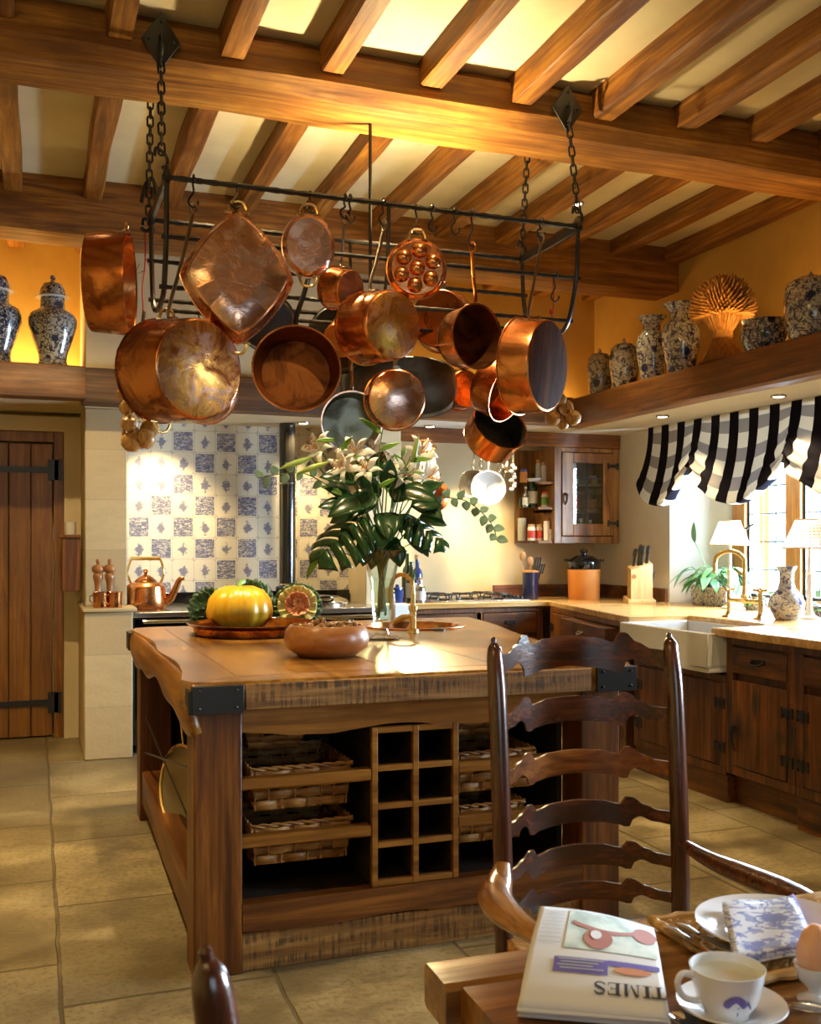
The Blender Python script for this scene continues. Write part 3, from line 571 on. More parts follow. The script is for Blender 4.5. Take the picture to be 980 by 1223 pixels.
# wicker baskets: woven strips round upright stakes
def basket(name, x0, x1, y0, y1, zb, zt, label):
    t = thing(name, label, 'basket', ((x0+x1)/2, (y0+y1)/2, zb), 'wicker drawers in the island')
    def path(s, off, taper):
        L, W = x1-x0-2*taper, y1-y0-2*taper; P = 2*(L+W); d = s*P; X0, Y0 = x0+taper, y0+taper
        if d < L: return V((X0+d, Y0-off, 0)), d
        if d < L+W: return V((X0+L+off, Y0+d-L, 0)), d
        if d < 2*L+W: return V((X0+L-(d-L-W), Y0+W+off, 0)), d
        return V((X0-off, Y0+W-(d-2*L-W), 0)), d
    b = BM(); N = 220; rows = max(3, round((zt-zb)/0.031)); pitch = 0.054
    for r in range(rows):
        z0 = zb+(zt-zb)*r/rows; z1 = z0+(zt-zb)/rows*0.94
        def f(u, v):
            tp = 0.018*(1-(r+v)/rows); p, d = path(u % 1.0, 0, tp); o = 0.007*math.sin(PI*d/pitch+r*PI)
            p, d = path(u % 1.0, o, tp); p.z = z0+(z1-z0)*v+0.0025*math.sin(d*60+r*2); return p
        grid(b, f, N, 2, cu=True)
    obj('weave', b, M['wicker'], t, solid=0.003)
    b = BM()
    for k in range(2):
        pts = []
        for i in range(120):
            p, d = path(i/120, 0.004*math.sin(d_ := i*0.9+k*PI), 0); p.z = zt+0.004+0.004*math.cos(i*0.9+k*PI); pts.append(p)
        tube(b, pts, 0.0042, 6, True)
    obj('rim', b, M['wicker'], t)
    b = BM(); n = int((x1-x0)/0.048)
    for k in range(n+1):
        x = x0+0.016+(x1-x0-0.032)*k/n
        for y, s in ((y0, 1), (y1, -1)): tube(b, [(x, y+s*0.018, zb), (x, y+s*0.001, zt)], 0.003, 5)
    box(b, (x0+0.02, y0+0.02, zb), (x1-0.02, y1-0.02, zb+0.006)); obj('stakes', b, M['wicker'], t)
    return t
bk = [(0.648, 0.985, 3.235, 3.62, 0.475, 0.607, 'wicker basket on the upper runner left of the pigeonholes'), (0.648, 0.985, 3.235, 3.62, 0.30, 0.425, 'wicker basket on the lower runner left of the pigeonholes'),
      (0.648, 0.85, 3.33, 3.62, 0.655, 0.725, 'small wicker basket in the shadow above the left runners'),
      (1.36, 1.66, 3.235, 3.62, 0.475, 0.607, 'wicker basket on the upper runner behind the chair slats'), (1.36, 1.62, 3.235, 3.62, 0.30, 0.425, 'wicker basket on the lower runner behind the chair slats')]
for a in bk: basket('wicker_basket', *a)
b = BM(); box(b, (1.36, 3.30, 0.655), (1.60, 3.33, 0.725)); b.free()
basket('wicker_basket', 1.36, 1.62, 3.33, 3.62, 0.655, 0.72, 'small wicker basket in the shadow above the runners behind the chair')
# sieve hanging in the open side of the island
t = thing('round_sieve', 'round metal sieve with brass rim hanging in the open side of the island', 'sieve', (0.53, 4.15, 0.18))
Ms = Matrix.Translation((0.545, 4.15, 0.36)) @ frame_to((-0.95, -0.35, 0.1))
b = BM(); lathe(b, [(0.165, 0.006), (0.172, 0.0), (0.165, -0.02), (0.160, 0.0), (0.165, 0.006)], 40, Ms); obj('rim', b, M['brass'], t)
b = BM(); lathe(b, [(0.163, -0.005), (0.12, -0.035), (0, -0.05)], 40, Ms); obj('mesh_bowl', b, M['ironb'], t)
b = BM(); tube(b, [Ms @ V((0, 0.165, 0)), V((0.54, 4.14, 0.70)), V((0.54, 4.14, 0.83))], 0.005, 6); obj('handle', b, M['brass'], t)
# brass swan-neck tap
def lever(b, p, d, M2): tube(b, [p, p+d], [0.008, 0.006], 8)
t = thing('swan_neck_tap', 'brass swan neck tap with upright lever beside the round island sink', 'tap', (1.66, 4.52, iz))
fx, fy = 1.675, 4.52
b = BM(); lathe(b, [(0, 0), (0.028, 0), (0.026, 0.012), (0.016, 0.02), (0.016, 0.10), (0.021, 0.105), (0.021, 0.125), (0.013, 0.13), (0.013, 0.14), (0, 0.14)], 20, Matrix.Translation((fx, fy, iz))); obj('body', b, M['brass'], t)
b = BM(); tube(b, spl([(fx, fy, iz+0.13), (fx, fy, iz+0.20), (fx-0.005, fy+0.01, iz+0.245), (fx-0.035, fy+0.05, iz+0.272), (fx-0.062, fy+0.09, iz+0.255), (fx-0.072, fy+0.10, iz+0.21), (fx-0.073, fy+0.102, iz+0.165)], 5), 0.0105, 10); obj('spout', b, M['brass'], t)
b = BM(); tube(b, [(fx, fy, iz+0.075), (fx-0.05, fy, iz+0.07), (fx-0.09, fy, iz+0.055), (fx-0.105, fy, iz+0.055)], [0.012, 0.017, 0.012, 0.014], 10)
obj('valve', b, M['brass'], t)
b = BM(); lathe(b, [(0, 0.03), (0.013, 0.03), (0.016, 0.06), (0.013, 0.13), (0.011, 0.155), (0, 0.155)], 14, Matrix.Translation((fx-0.103, fy, iz+0.03))); obj('lever_handle', b, M['ceramic'], t)
b = BM(); lathe(b, [(0, 0), (0.032, 0), (0.032, 0.006), (0.024, 0.008), (0, 0.01)], 18, Matrix.Translation((1.83, 4.575, iz))); tag(obj('plug', b, M['blackm']), 'black sink plug lying on the island beside the brass tap', 'plug')

# ================================================================== RANGE COOKER
rg = thing('range_cooker', 'black enamel range cooker with chrome lids and rail in the tiled alcove', 'range cooker', (1.4, 7.0, 0))
b = BM(); box(b, (0.585, 6.68, 0.05), (2.24, 7.44, 0.865)); obj('body', b, M['black'], rg, bevel=0.012)
b = BM(); box(b, (0.60, 6.72, 0.0), (2.23, 7.40, 0.06)); obj('plinth', b, M['blackm'], rg)
b = BM(); box(b, (0.58, 6.63, 0.865), (2.245, 7.45, 0.90)); obj('hotplate_top', b, M['steel'], rg, bevel=0.006)
b = BM(); box(b, (0.60, 7.42, 0.90), (2.24, 7.46, 0.985)); obj('splash_bar', b, M['black'], rg, bevel=0.006)
for x in (1.30, 1.88):
    b = BM(); Mx = Matrix.Translation((x, 7.03, 0.90))
    lathe(b, [(0.225, 0.0), (0.225, 0.022), (0.21, 0.04), (0.15, 0.062), (0.06, 0.072), (0, 0.073)], 36, Mx); l = obj('hotplate_lid', b, M['chrome'], rg)
    b = BM(); tube(b, spl([(x-0.06, 6.86, 0.935), (x-0.05, 6.82, 0.96), (x+0.05, 6.82, 0.96), (x+0.06, 6.86, 0.935)], 4), 0.008, 8); obj('lid_handle', b, M['black'], l)
b = BM(); tube(b, [(0.64, 6.60, 0.84), (2.20, 6.60, 0.84)], 0.013, 10); obj('rail', b, M['chrome'], rg)
b = BM()
for x in (0.66, 1.2, 1.7, 2.18): tube(b, [(x, 6.60, 0.84), (x, 6.68, 0.84)], 0.010, 8)
obj('rail_bracket', b, M['chrome'], rg)
for k, (x0, x1, z0, z1) in enumerate(((0.64, 1.15, 0.42, 0.78), (0.64, 1.15, 0.08, 0.40), (1.2, 1.68, 0.08, 0.78), (1.72, 2.2, 0.42, 0.78), (1.72, 2.2, 0.08, 0.40))):
    b = BM(); box(b, (x0, 6.645, z0), (x1, 6.68, z1)); d = obj('oven_door', b, M['black'], rg, bevel=0.01)
    b = BM(); tube(b, [(x0+0.05, 6.645, z1-0.05), (x0+0.05, 6.61, z1-0.05), (x0+0.05, 6.61, z1-0.13), (x0+0.05, 6.645, z1-0.13)], 0.006, 8); obj('door_handle', b, M['chrome'], d)
b = BM()
for k in range(4): box(b, (0.95, 6.676, 0.79+k*0.016), (1.18, 6.683, 0.798+k*0.016))
obj('vent_slats', b, M['steel'], rg)
b = BM(); fp = AY(343, 660, 7.22); FX = fp.x
lathe(b, [(0.058, 0.0), (0.058, 1.30)], 28, Matrix.Translation((FX, 7.22, 0.90)))
t = thing('flue_pipe', 'tall glossy black flue pipe rising from the range in front of the tiles', 'flue pipe', (FX, 7.22, 0.90))
obj('pipe', b, M['flue'], t)
b = BM(); lathe(b, [(0.11, 0), (0.11, 0.05), (0.085, 0.055), (0.085, 0.12), (0.07, 0.13), (0.06, 0.13)], 28, Matrix.Translation((FX, 7.22, 0.90))); obj('collar', b, M['black'], t)
for z in (0.135, 0.86):
    b = BM(); lathe(b, [(0.058, 0), (0.064, 0), (0.064, 0.012), (0.058, 0.012)], 28, Matrix.Translation((FX, 7.22, 0.90+z))); obj('joint_band', b, M['chrome'], t)

# ================================================================== WORKTOPS AND BASE CABINETS
CH = 0.90
b = BM(); prism(b, [(2.53, 6.90), (3.66, 6.90), (3.30, 5.27), (3.30, 5.23), (3.72, 5.23), (3.72, 4.42), (3.28, 4.42), (3.28, 2.6), (4.40, 2.6), (4.40, 4.22), (4.72, 4.22), (4.72, 6.18), (4.40, 6.40), (4.40, 7.48), (2.53, 7.48)], lambda p, t: V((p[0], p[1], t)), CH-0.042, CH)
tag(obj('worktop', b, wood('worktop_oak', (0.40, 0.20, 0.05), (0.60, 0.36, 0.13), (0.70, 0.46, 0.19), axis=0, rough=0.25, grain=0.7, coat=0.4, blotch=0.2, bump=0.05), bevel=0.006), 'long pale oak worktop running past the hob, corner and sink to the window', 'worktop')
b = BM(); box(b, (3.45, 7.455, CH), (4.38, 7.475, CH+0.10)); box(b, (4.375, 6.44, CH), (4.395, 7.45, CH+0.10)); tag(obj('upstand', b, M['cabX'], bevel=0.003), 'low brown oak upstand along the wall behind the terracotta crock', 'upstand')
def ring_pull(bm, c, d, s): pass
def cabinet(label, p, q, z0, z1, spec, depth, plinth=0.0, mat='cab', setback=0.0):
    """row of doors/drawers on the face from p to q (plan, seen from outside with the room on the right hand side)"""
    p, q = V((*p, 0)), V((*q, 0)); L = (q-p).length; d = (q-p)/L; nrm = V((-d.y, d.x, 0))*-1      # outward = into the room
    t = thing('base_cabinet', label, 'cabinet', (p+q)/2-nrm*depth/2)
    def P(s, o, z): return p+d*s+nrm*o+V((0, 0, z))
    def bx3(bm, s0, s1, o0, o1, za, zb2):
        c = [P(s, o, z) for z in (za, zb2) for o in (o0, o1) for s in (s0, s1)]; v = [bm.verts.new(k) for k in c]
        for f in ((0, 2, 3, 1), (4, 5, 7, 6), (0, 1, 5, 4), (2, 6, 7, 3), (0, 4, 6, 2), (1, 3, 7, 5)): bm.faces.new([v[i] for i in f])
    b = BM(); bx3(b, 0, L, -depth, -0.022, z0, z1); obj('carcass', b, M['hollow'] if False else M[mat+'Z'], t)
    b = BM(); s = 0
    bx3(b, 0, L, -0.022, 0, z1-0.035, z1); bx3(b, 0, L, -0.022, 0, z0, z0+0.045)
    xs = sorted({0, L-0.05}|{a-0.05 for a, *_ in spec if a > 0.06}|{bb for _, bb, *_ in spec if bb < L-0.06})
    for a in xs: bx3(b, a, a+0.05, -0.022, 0, z0+0.045, z1-0.035)
    obj('face_frame', b, M[mat+'Z'], t, bevel=0.003)
    b = BM(); bx3(b, 0, L, -depth, -setback-0.01, 0, z0); obj('plinth', b, M[mat+'X'] if abs(d.x) > abs(d.y) else M[mat+'Y'], t, bevel=0.003)
    for a, e, za, zb2, kind in spec:
        gap = 0.004
        if kind == 'drawer' or kind == 'open':
            po = 0.09 if kind == 'open' else 0.004
            b = BM(); bx3(b, a+gap, e-gap, -0.018, po, za+gap, zb2-gap)
            if kind == 'open': bx3(b, a+0.02, e-0.02, -0.2, -0.018, za+0.02, zb2-0.03)
            dr = obj('drawer', b, M[mat+('X' if abs(d.x) > abs(d.y) else 'Y')], t, bevel=0.005)
            b = BM(); m = (a+e)/2; zc = (za+zb2)/2
            tube(b, [P(m-0.04, po, zc+0.008), P(m-0.038, po+0.022, zc-0.004), P(m, po+0.026, zc-0.012), P(m+0.038, po+0.022, zc-0.004), P(m+0.04, po, zc+0.008)], 0.006, 8); bx3(b, m-0.05, m+0.05, po, po+0.003, zc-0.006, zc+0.02)
            obj('drawer_pull', b, M['steel'] if kind == 'open' else M['iron'], dr)
        else:
            b = BM(); n = 2; wd = (e-a-2*gap)/n
            for k in range(n): bx3(b, a+gap+k*wd+0.0015, a+gap+(k+1)*wd-0.0015, -0.018, 0.004, za+gap, zb2-gap)
            dd = obj('door', b, M[mat+'Z'], t, bevel=0.004)
            hs = e if kind == 'R' else a; sg = -1 if kind == 'R' else 1
            for zc in (zb2-0.11, za+0.10):
                b = BM(); bx3(b, hs-0.035, hs+0.035, 0.002, 0.008, zc-0.016, zc+0.016)
                for o in (-0.035, 0.035): bx3(b, hs+o-0.006, hs+o+0.006, 0.002, 0.009, zc-0.026, zc+0.026)
                tube(b, [P(hs, 0.009, zc-0.03), P(hs, 0.009, zc+0.03)], 0.006, 6); obj('hinge', b, M['iron'], dd)
            ls = a+0.03 if kind == 'R' else e-0.03
            b = BM(); tube(b, [P(ls, 0.004, zb2-0.24), P(ls, 0.03, zb2-0.25), P(ls, 0.03, zb2-0.30), P(ls, 0.006, zb2-0.36)], [0.011, 0.009, 0.007, 0.004], 8); ball(b, P(ls, 0.02, zb2-0.235), 0.014, 1)
            obj('latch', b, M['iron'], dd)
    return t
cabinet('dark oak cabinet right of the white sink with drawer over plank door', (3.33, 4.36), (3.33, 3.855), 0.16, CH-0.043, [(0.045, 0.455, 0.675, 0.815, 'drawer'), (0.045, 0.455, 0.205, 0.645, 'R')], 1.0, setback=0.05)
cabinet('dark oak cabinet at the right edge of the picture beyond the hinge post', (3.33, 3.85), (3.33, 2.65), 0.16, CH-0.043, [(0.05, 0.56, 0.675, 0.815, 'drawer'), (0.05, 0.56, 0.205, 0.645, 'L'), (0.62, 1.15, 0.675, 0.815, 'drawer'), (0.62, 1.15, 0.205, 0.645, 'R')], 1.0)
cabinet('brown oak cabinet with plank doors under the white butler sink', (3.33, 5.22), (3.33, 4.365), 0.14, 0.655, [(0.05, 0.42, 0.185, 0.62, 'L'), (0.47, 0.81, 0.185, 0.62, 'R')], 1.0)
cabinet('corner oak cabinet with an open drawer between hob and sink', (3.645, 6.86), (3.33, 5.31), 0.10, CH-0.043, [(0.55, 1.47, 0.68, 0.82, 'open'), (0.55, 1.47, 0.15, 0.65, 'R'), (0.06, 0.48, 0.15, 0.82, 'L')], 0.3)
cabinet('oak cabinet below the gas hob on the back wall', (2.54, 6.93), (3.62, 6.93), 0.10, CH-0.043, [(0.05, 0.52, 0.66, 0.82, 'drawer'), (0.58, 1.03, 0.66, 0.82, 'drawer'), (0.05, 0.52, 0.15, 0.63, 'L'), (0.58, 1.03, 0.15, 0.63, 'R')], 0.5)
# butler sink
t = thing('butler_sink', 'white glazed butler sink standing proud of the cabinet under the window', 'sink', (3.48, 4.78, 0.665))
b = BM(); X0, X1, Y0, Y1, Z0, Z1, th = 3.235, 3.72, 4.385, 5.225, 0.668, 0.872, 0.03
box(b, (X0, Y0, Z0), (X1, Y1, Z0+th))
for lo, hi in (((X0, Y0, Z0+th), (X0+th, Y1, Z1)), ((X1-th, Y0, Z0+th), (X1, Y1, Z1)), ((X0+th, Y0, Z0+th), (X1-th, Y0+th, Z1)), ((X0+th, Y1-th, Z0+th), (X1-th, Y1, Z1))): box(b, lo, hi)
bmesh.ops.remove_doubles(b, verts=b.verts, dist=0.0005)
obj('basin', b, M['ceramic'], t, bevel=0.006)
b = BM(); lathe(b, [(0, 0.004), (0.035, 0.004), (0.038, 0)], 20, Matrix.Translation((3.48, 4.8, Z0+th))); obj('drain', b, M['steel'], t)
# bridge tap
t = thing('bridge_tap', 'tall brass bridge tap with swan neck and cross handles behind the white sink', 'tap', (3.88, 4.92, CH))
b = BM(); A, B_ = V((3.86, 5.03, CH)), V((3.90, 4.80, CH)); mid = (A+B_)/2
for p in (A, B_):
    tube(b, spl([p+V((-0.02, 0, 0)), p+V((0, 0, 0.035)), p+V((0, 0, 0.11)), p+V((0, 0, 0.155))], 4), 0.013, 10); lathe(b, [(0, 0), (0.026, 0), (0.022, 0.01), (0.012, 0.014)], 16, Matrix.Translation(p+V((-0.02, 0, 0))))
tube(b, [A+V((0, 0, 0.10)), B_+V((0, 0, 0.10))], 0.013, 10); lathe(b, [(0.012, 0.085), (0.022, 0.10), (0.022, 0.13), (0.014, 0.14)], 16, Matrix.Translation(mid))
obj('bridge', b, M['brass'], t)
b = BM(); tube(b, spl([mid+V((0, 0, 0.12)), mid+V((0, 0, 0.30)), mid+V((-0.005, 0.0, 0.345)), mid+V((-0.04, 0.03, 0.385)), mid+V((-0.09, 0.07, 0.385)), mid+V((-0.125, 0.10, 0.345)), mid+V((-0.13, 0.103, 0.26))], 5), 0.013, 10); obj('swan_neck', b, M['brass'], t)
for p in (A, B_):
    b = BM()
    for a in range(4): d = V((math.cos(a*PI/2+0.5), math.sin(a*PI/2+0.5), 0))*0.042; tube(b, [p+V((0, 0, 0.165)), p+V((0, 0, 0.165))+d*0.7, p+V((0, 0, 0.167))+d], [0.009, 0.007, 0.009], 8)
    lathe(b, [(0.013, 0.15), (0.016, 0.165), (0.010, 0.18), (0, 0.183)], 12, Matrix.Translation(p)); obj('cross_handle', b, M['brass'], t)
# ================================================================== THE POT RACK
RX0, RX1, FY, BY, RZ = 0.50, 2.376, 4.20, 4.78, 2.81
rk = thing('pot_rack', 'long black wrought iron pot rack hanging on chains below the big beam', 'pot rack', (1.44, 4.49, 2.36))
for y, z, r in ((FY, RZ, 0.012), (4.215, 2.575, 0.010), (4.29, 2.39, 0.010), (4.52, 2.345, 0.010), (4.71, 2.43, 0.010), (4.765, 2.62, 0.010), (BY, RZ, 0.012)):
    b = BM(); n = 90; pts = [V((RX0-0.02+(RX1-RX0+0.04)*k/n, y, z)) for k in range(n+1)]
    tube(b, pts, [r*(1+0.13*math.sin(k*2.1)) for k in range(n+1)], 8); obj('bar', b, M['iron'], rk)
for x in (RX0, RX1):
    b = BM(); tube(b, spl([(x, FY, RZ+0.03), (x, 4.205, 2.7), (x, 4.215, 2.575), (x, 4.29, 2.39), (x, 4.40, 2.345), (x, 4.52, 2.345), (x, 4.64, 2.37), (x, 4.71, 2.43), (x, 4.765, 2.62), (x, BY, RZ+0.03)], 5), 0.011, 8)
    obj('end_frame', b, M['iron'], rk)
    b = BM(); box(b, (x-0.008, FY-0.02, RZ-0.02), (x+0.008, BY+0.02, RZ+0.02))
    for y in (FY, BY): ball(b, (x, y, RZ+0.02), 0.032, 2, (0.5, 1, 1))
    obj('end_bar', b, M['iron'], rk)
rodp = AY(442, 200, 4.46)
b = BM(); tube(b, [(rodp.x, 4.46, 2.345), (rodp.x, 4.46, 3.275)], 0.008, 8); obj('centre_rod', b, M['iron'], rk)
b = BM(); tube(b, spl([(rodp.x, FY, RZ), (rodp.x, 4.215, 2.575), (rodp.x, 4.29, 2.39), (rodp.x, 4.52, 2.345), (rodp.x, 4.71, 2.43), (rodp.x, 4.765, 2.62), (rodp.x, BY, RZ)], 4), 0.008, 8); obj('middle_frame', b, M['iron'], rk)
def links(bm, p0, p1, L=0.052, r=0.0048, wd=0.013):
    p0, p1 = V(p0), V(p1); n = max(1, round((p0-p1).length/(L-2.2*r))); d = (p1-p0)/n; u = d.normalized(); a = u.cross(V((0.3, 1, 0))).normalized(); c = u.cross(a)
    for k in range(n):
        m = p0+d*(k+0.5); s = a if k % 2 else c; pts = []
        for q in range(12):
            t = 2*PI*q/12; st = (L/2-wd)*(1 if math.cos(t) > 0 else -1)
            pts.append(m+u*(math.cos(t)*wd+st)+s*math.sin(t)*wd)
        tube(bm, pts, r, 6, True)
def chain(label, top, bot, plate=False):
    t = thing('hanging_chain', label, 'chain', (top[0], top[1], bot[2]), 'black chains of the pot rack')
    b = BM(); links(b, top, bot); obj('links', b, M['iron'], t)
    if plate:
        x, y, z = top; b = BM()
        prism(b, [(0, 0.115), (0.078, 0.0), (0, -0.115), (-0.078, 0.0)], lambda p, q: V((x+p[0], q, z+0.05+p[1])), y+0.004, y+0.016)
        for px, pz in ((0, 0.075), (0, -0.075), (0.05, 0), (-0.05, 0)): ball(b, (x+px, y+0.003, z+0.05+pz), 0.008, 1)
        obj('diamond_plate', b, M['iron'], t, bevel=0.003)
        b = BM(); tube(b, spl([(x, y+0.008, z+0.06), (x, y-0.03, z+0.06), (x, y-0.04, z+0.02), (x, y-0.01, z-0.012), (x, y+0.01, z)], 4), 0.008, 8); obj('staple_hook', b, M['iron'], t)
    b = BM(); x, y, z = bot; tube(b, spl([(x-0.028, y, z-0.01), (x-0.022, y, z+0.022), (x, y, z+0.012), (x+0.02, y, z-0.01), (x+0.02, y, z-0.04), (x, y, z-0.055)], 4), 0.007, 8); obj('end_hook', b, M['iron'], t)
    return t
ptl, ptr = AY(193, 60, 4.18), AY(681, 140, 4.18)
chain('chain on a diamond plate at the left end of the beam', (ptl.x, 4.20, ptl.z), (RX0-0.02, FY, RZ+0.09), True)
chain('chain on a diamond plate at the right end of the beam', (ptr.x, 4.20, ptr.z), (RX1, FY, RZ+0.07), True)
rl = AY(180, 160, BY); rr = AY(630, 220, BY)
chain('plain chain behind the beam beside the left diamond plate chain', (rl.x, BY, 3.40), (rl.x-0.01, BY, RZ-0.02))
chain('plain chain behind the beam over the right end of the rack', (rr.x, BY, 3.40), (RX1, BY, RZ+0.07))
def hook(p_top, p_bot, label='black S hook on the front bar of the pot rack', r=0.0045, m='iron'):
    """S hook from over the bar (centre p_top) down to p_bot"""
    a, c = V(p_top), V(p_bot); d = (a-c); L = d.length; u = d.normalized(); s = u.cross(V((0, 1, 0)))
    if s.length < 0.1: s = V((1, 0, 0))
    s.normalize(); w_ = 0.02
    y = V((0, -1, 0))
    pts = [a+y*w_-u*0.01, a+u*0.012+y*w_*0.8, a+u*0.021, a+u*0.010-y*w_*0.9, a-u*0.02-y*w_*0.6, a.lerp(c, 0.5), c+u*0.02+s*0.018, c+s*0.019, c-u*0.014, c-s*0.017+u*0.002, c-s*0.018+u*0.015]
    b = BM(); tube(b, spl(pts, 4), r, 6); o = obj('s_hook', b, M[m]); return tag(o, label, 'hook', 'S hooks on the pot rack')
def W3(r, u, t): return (CR*r+CU*u-CF*t).normalized()      # right, up, towards the picture plane
def pan(kind, label, at, rpx, h, ax, outer='copper', lining='tin', mouth=False, handle=None, hm='ironb', bm_=None, rf=None, sx=1.0, flare=1.0, base=0.94, lip=0.005, hw=0.011, hookto=None, loops=False, basemat=None, cat='pan', seg=56):
    c = AY(*at); a = W3(*ax); R = M_(rpx, c)
    if mouth: c = c+a*h
    F = Matrix.Translation(c) @ frame_to(a); up = (CU-a*CU.dot(a)).normalized()
    if rf: 
        z = a; y = up; x = y.cross(z); F = Matrix.Translation(c) @ Matrix((x, y, z)).transposed().to_4x4()
    if sx != 1.0:
        z = a; y = up; x = y.cross(z); F = Matrix.Translation(c) @ Matrix((x, y, z)).transposed().to_4x4()
    t = thing(kind, label, cat, c, 'copper pans on the hanging rack')
    Rb = R*base if not mouth else R*base*flare; Rm = R*flare if not mouth else R
    o = [(Rb*0.5, -0.0), (Rb*0.955, -0.001), (Rb*0.99, -0.006), (Rb+(Rm-Rb)*0.15, -0.02 if h > 0.05 else -h*0.3), (Rm, -h), (Rm+lip, -h-0.001), (Rm+lip, -h-0.006), (Rm-0.002, -h-0.006), (Rm-0.004, -h)]
    b = BM(); lathe(b, o, seg, F, sx=sx, rf=rf); body = obj('body', b, M[outer], t)
    b = BM(); lathe(b, [(0, 0), (Rb*0.5, 0)] if not basemat else [(0, 0.0012), (Rb*0.93, 0.0012), (Rb*0.955, -0.001)], seg, F, sx=sx, rf=rf); obj('base', b, M[basemat or outer], t)
    b = BM(); lathe(b, [(Rm-0.004, -h), (Rb*0.985-0.003, -0.02 if h > 0.05 else -h*0.3), (Rb*0.95-0.003, -0.006), (0, -0.005)], seg, F, sx=sx, rf=rf); obj('lining', b, M[lining], t)
    if handle:
        H = AY(*handle); mc = c-a*(h-0.025); p0 = mc+up*Rm
        b = BM(); mid = p0.lerp(H, 0.25)
        pts = spl([mc-a*-0.05+up*(Rm*1.0+0.002), p0+up*0.006, p0+up*0.045-a*0.005, p0.lerp(H, 0.45), H-up*0.035], 5)
        tube(b, pts, [hw*1.5]*4+[hw]*(len(pts)-4), 8, flat=0.45)
        lp = [H+CR*(0.014*math.cos(2*PI*k/14))+CU*(0.022*math.sin(2*PI*k/14)-0.012) for k in range(14)]
        tube(b, lp, hw*0.5, 6, True); obj('handle', b, M[hm], t)
        b = BM()
        for k in (-1, 0, 1): ball(b, mc+a*0.028*k*0.8+a*0.02+up*(Rm+0.004), 0.005, 1)
        b.free()
        if hookto is not None:
            hook((H.x, hookto[0], hookto[1]), H+V((0, 0, 0.004)))
    if loops:
        for sg in ((1, -1) if loops == 2 else (1,)):
            b = BM(); e = c-a*(h-0.01)+up*(sg*(Rm*(rf(0.25, 0) if rf else 1)+0.0)); side = up.cross(a)
            pts = spl([e+side*0.035, e+up*sg*0.012+side*0.034, e+up*sg*0.036+side*0.018, e+up*sg*0.036-side*0.018, e+up*sg*0.012-side*0.034, e-side*0.035], 4); tube(b, pts, 0.006, 8)
            for q in (1, -1): box(b, (-0.014, -0.006, -0.004), (0.014, 0.006, 0.004), Matrix.Translation(e+side*0.035*q-up*sg*0.004) @ frame_to(up*sg))
            obj('loop_handle', b, M['brass'], t)
    return t, c, a, R, up
FB = (FY, RZ)
pan('preserving_pan', 'shallow round copper tub seen edge-on at the left end of the rack', (154, 339, 4.50), 61, 0.165, (-0.985, 0.0, 0.13), 'copperdark', 'copper', mouth=True, lip=0.006, loops=1)
pan('stock_pot', 'largest copper stock pot with mottled base, second from the left under the rack', (239, 441, 3.98), 64, 0.27, (0.70, -0.09, 0.71), 'copperdark', 'tin', basemat='coppertint', handle=(231, 245, 4.20), hookto=FB, hw=0.010, loops=2)
def dia(k, z): a = 2*PI*k; return 1/((abs(math.cos(a))**1.32+abs(math.sin(a))**1.32)**(1/1.32))
pan('roasting_tray', 'square copper roasting tray hung by one corner as a diamond', (285, 327, 3.97), 73, 0.07, (0.25, 0.0, 0.96), 'copperpale', 'tin', rf=dia, sx=0.84, flare=1.10, base=0.98, loops=2, seg=72, cat='tray')
hook((AY(284, 240, FY).x, FY, RZ), AY(280, 246, 4.03))
pan('gratin_dish', 'small oval copper dish with brass loops beside the diamond tray', (369, 292, 4.10), 35, 0.03, (0.22, -0.08, 0.97), 'copperpale', 'tin', sx=0.84, flare=1.06, loops=2, cat='dish')
hook((AY(370, 240, FY).x, FY, RZ), AY(372, 252, 4.13))
pan('saucepan', 'smallest copper saucepan below the small oval dish', (419, 346, 4.22), 25, 0.105, (0.76, -0.22, 0.6), 'copper', 'tin', basemat='copperburnt', handle=(412, 258, 4.20), hookto=FB, hw=0.008)
pan('saucepan', 'deep copper saucepan with bright orange flame-mottled base in mid rack', (470, 388, 4.02), 44, 0.20, (0.62, -0.08, 0.78), 'copper', 'tin', basemat='coppertint', handle=(458, 266, 4.20), hookto=FB, hw=0.010)
# pan of round cups
t, c, a, R, up = pan('poaching_mould', 'round copper mould of seven domed cups hanging in mid rack', (498, 320, 4.06), 34, 0.035, (0.08, -0.10, 0.99), 'copper', 'tin', flare=1.04, loops=1, cat='mould')
side = up.cross(a)
for k in range(7):
    cc = c if k == 6 else c+(side*math.cos(k*PI/3+0.4)+up*math.sin(k*PI/3+0.4))*R*0.60
    b = BM(); lathe(b, [(0.28*R, -0.002), (0.27*R, 0.09*R), (0.21*R, 0.20*R), (0.11*R, 0.26*R), (0, 0.28*R)], 20, Matrix.Translation(cc) @ frame_to(a)); obj('cup', b, M['copper'], t)
hook((AY(497, 255, FY).x, FY, RZ), AY(498, 277, 4.10))
pan('saucepan', 'copper saucepan half hidden behind the domed mould', (522, 379, 4.50), 37, 0.10, (-0.35, 0.05, 0.93), 'copperdark', 'tin', handle=(524, 343, 4.765), hookto=(4.765, 2.62))
pan('saucepan', 'brassy rounded copper pan turned to show its dark inside, right of the domed mould', (569, 402, 4.12), 38, 0.13, (-0.60, 0.06, -0.79), 'copper', 'copperburnt', mouth=True, handle=(564, 292, 4.20), hm='copperdark', hookto=FB, base=0.9)
pan('saucepan', 'large copper saucepan with blackened base at the right end of the rack', (655, 437, 4.05), 58, 0.14, (0.83, -0.08, 0.55), 'copper', 'tin', basemat='scorched', handle=(646, 282, 4.20), hookto=FB, hw=0.012)
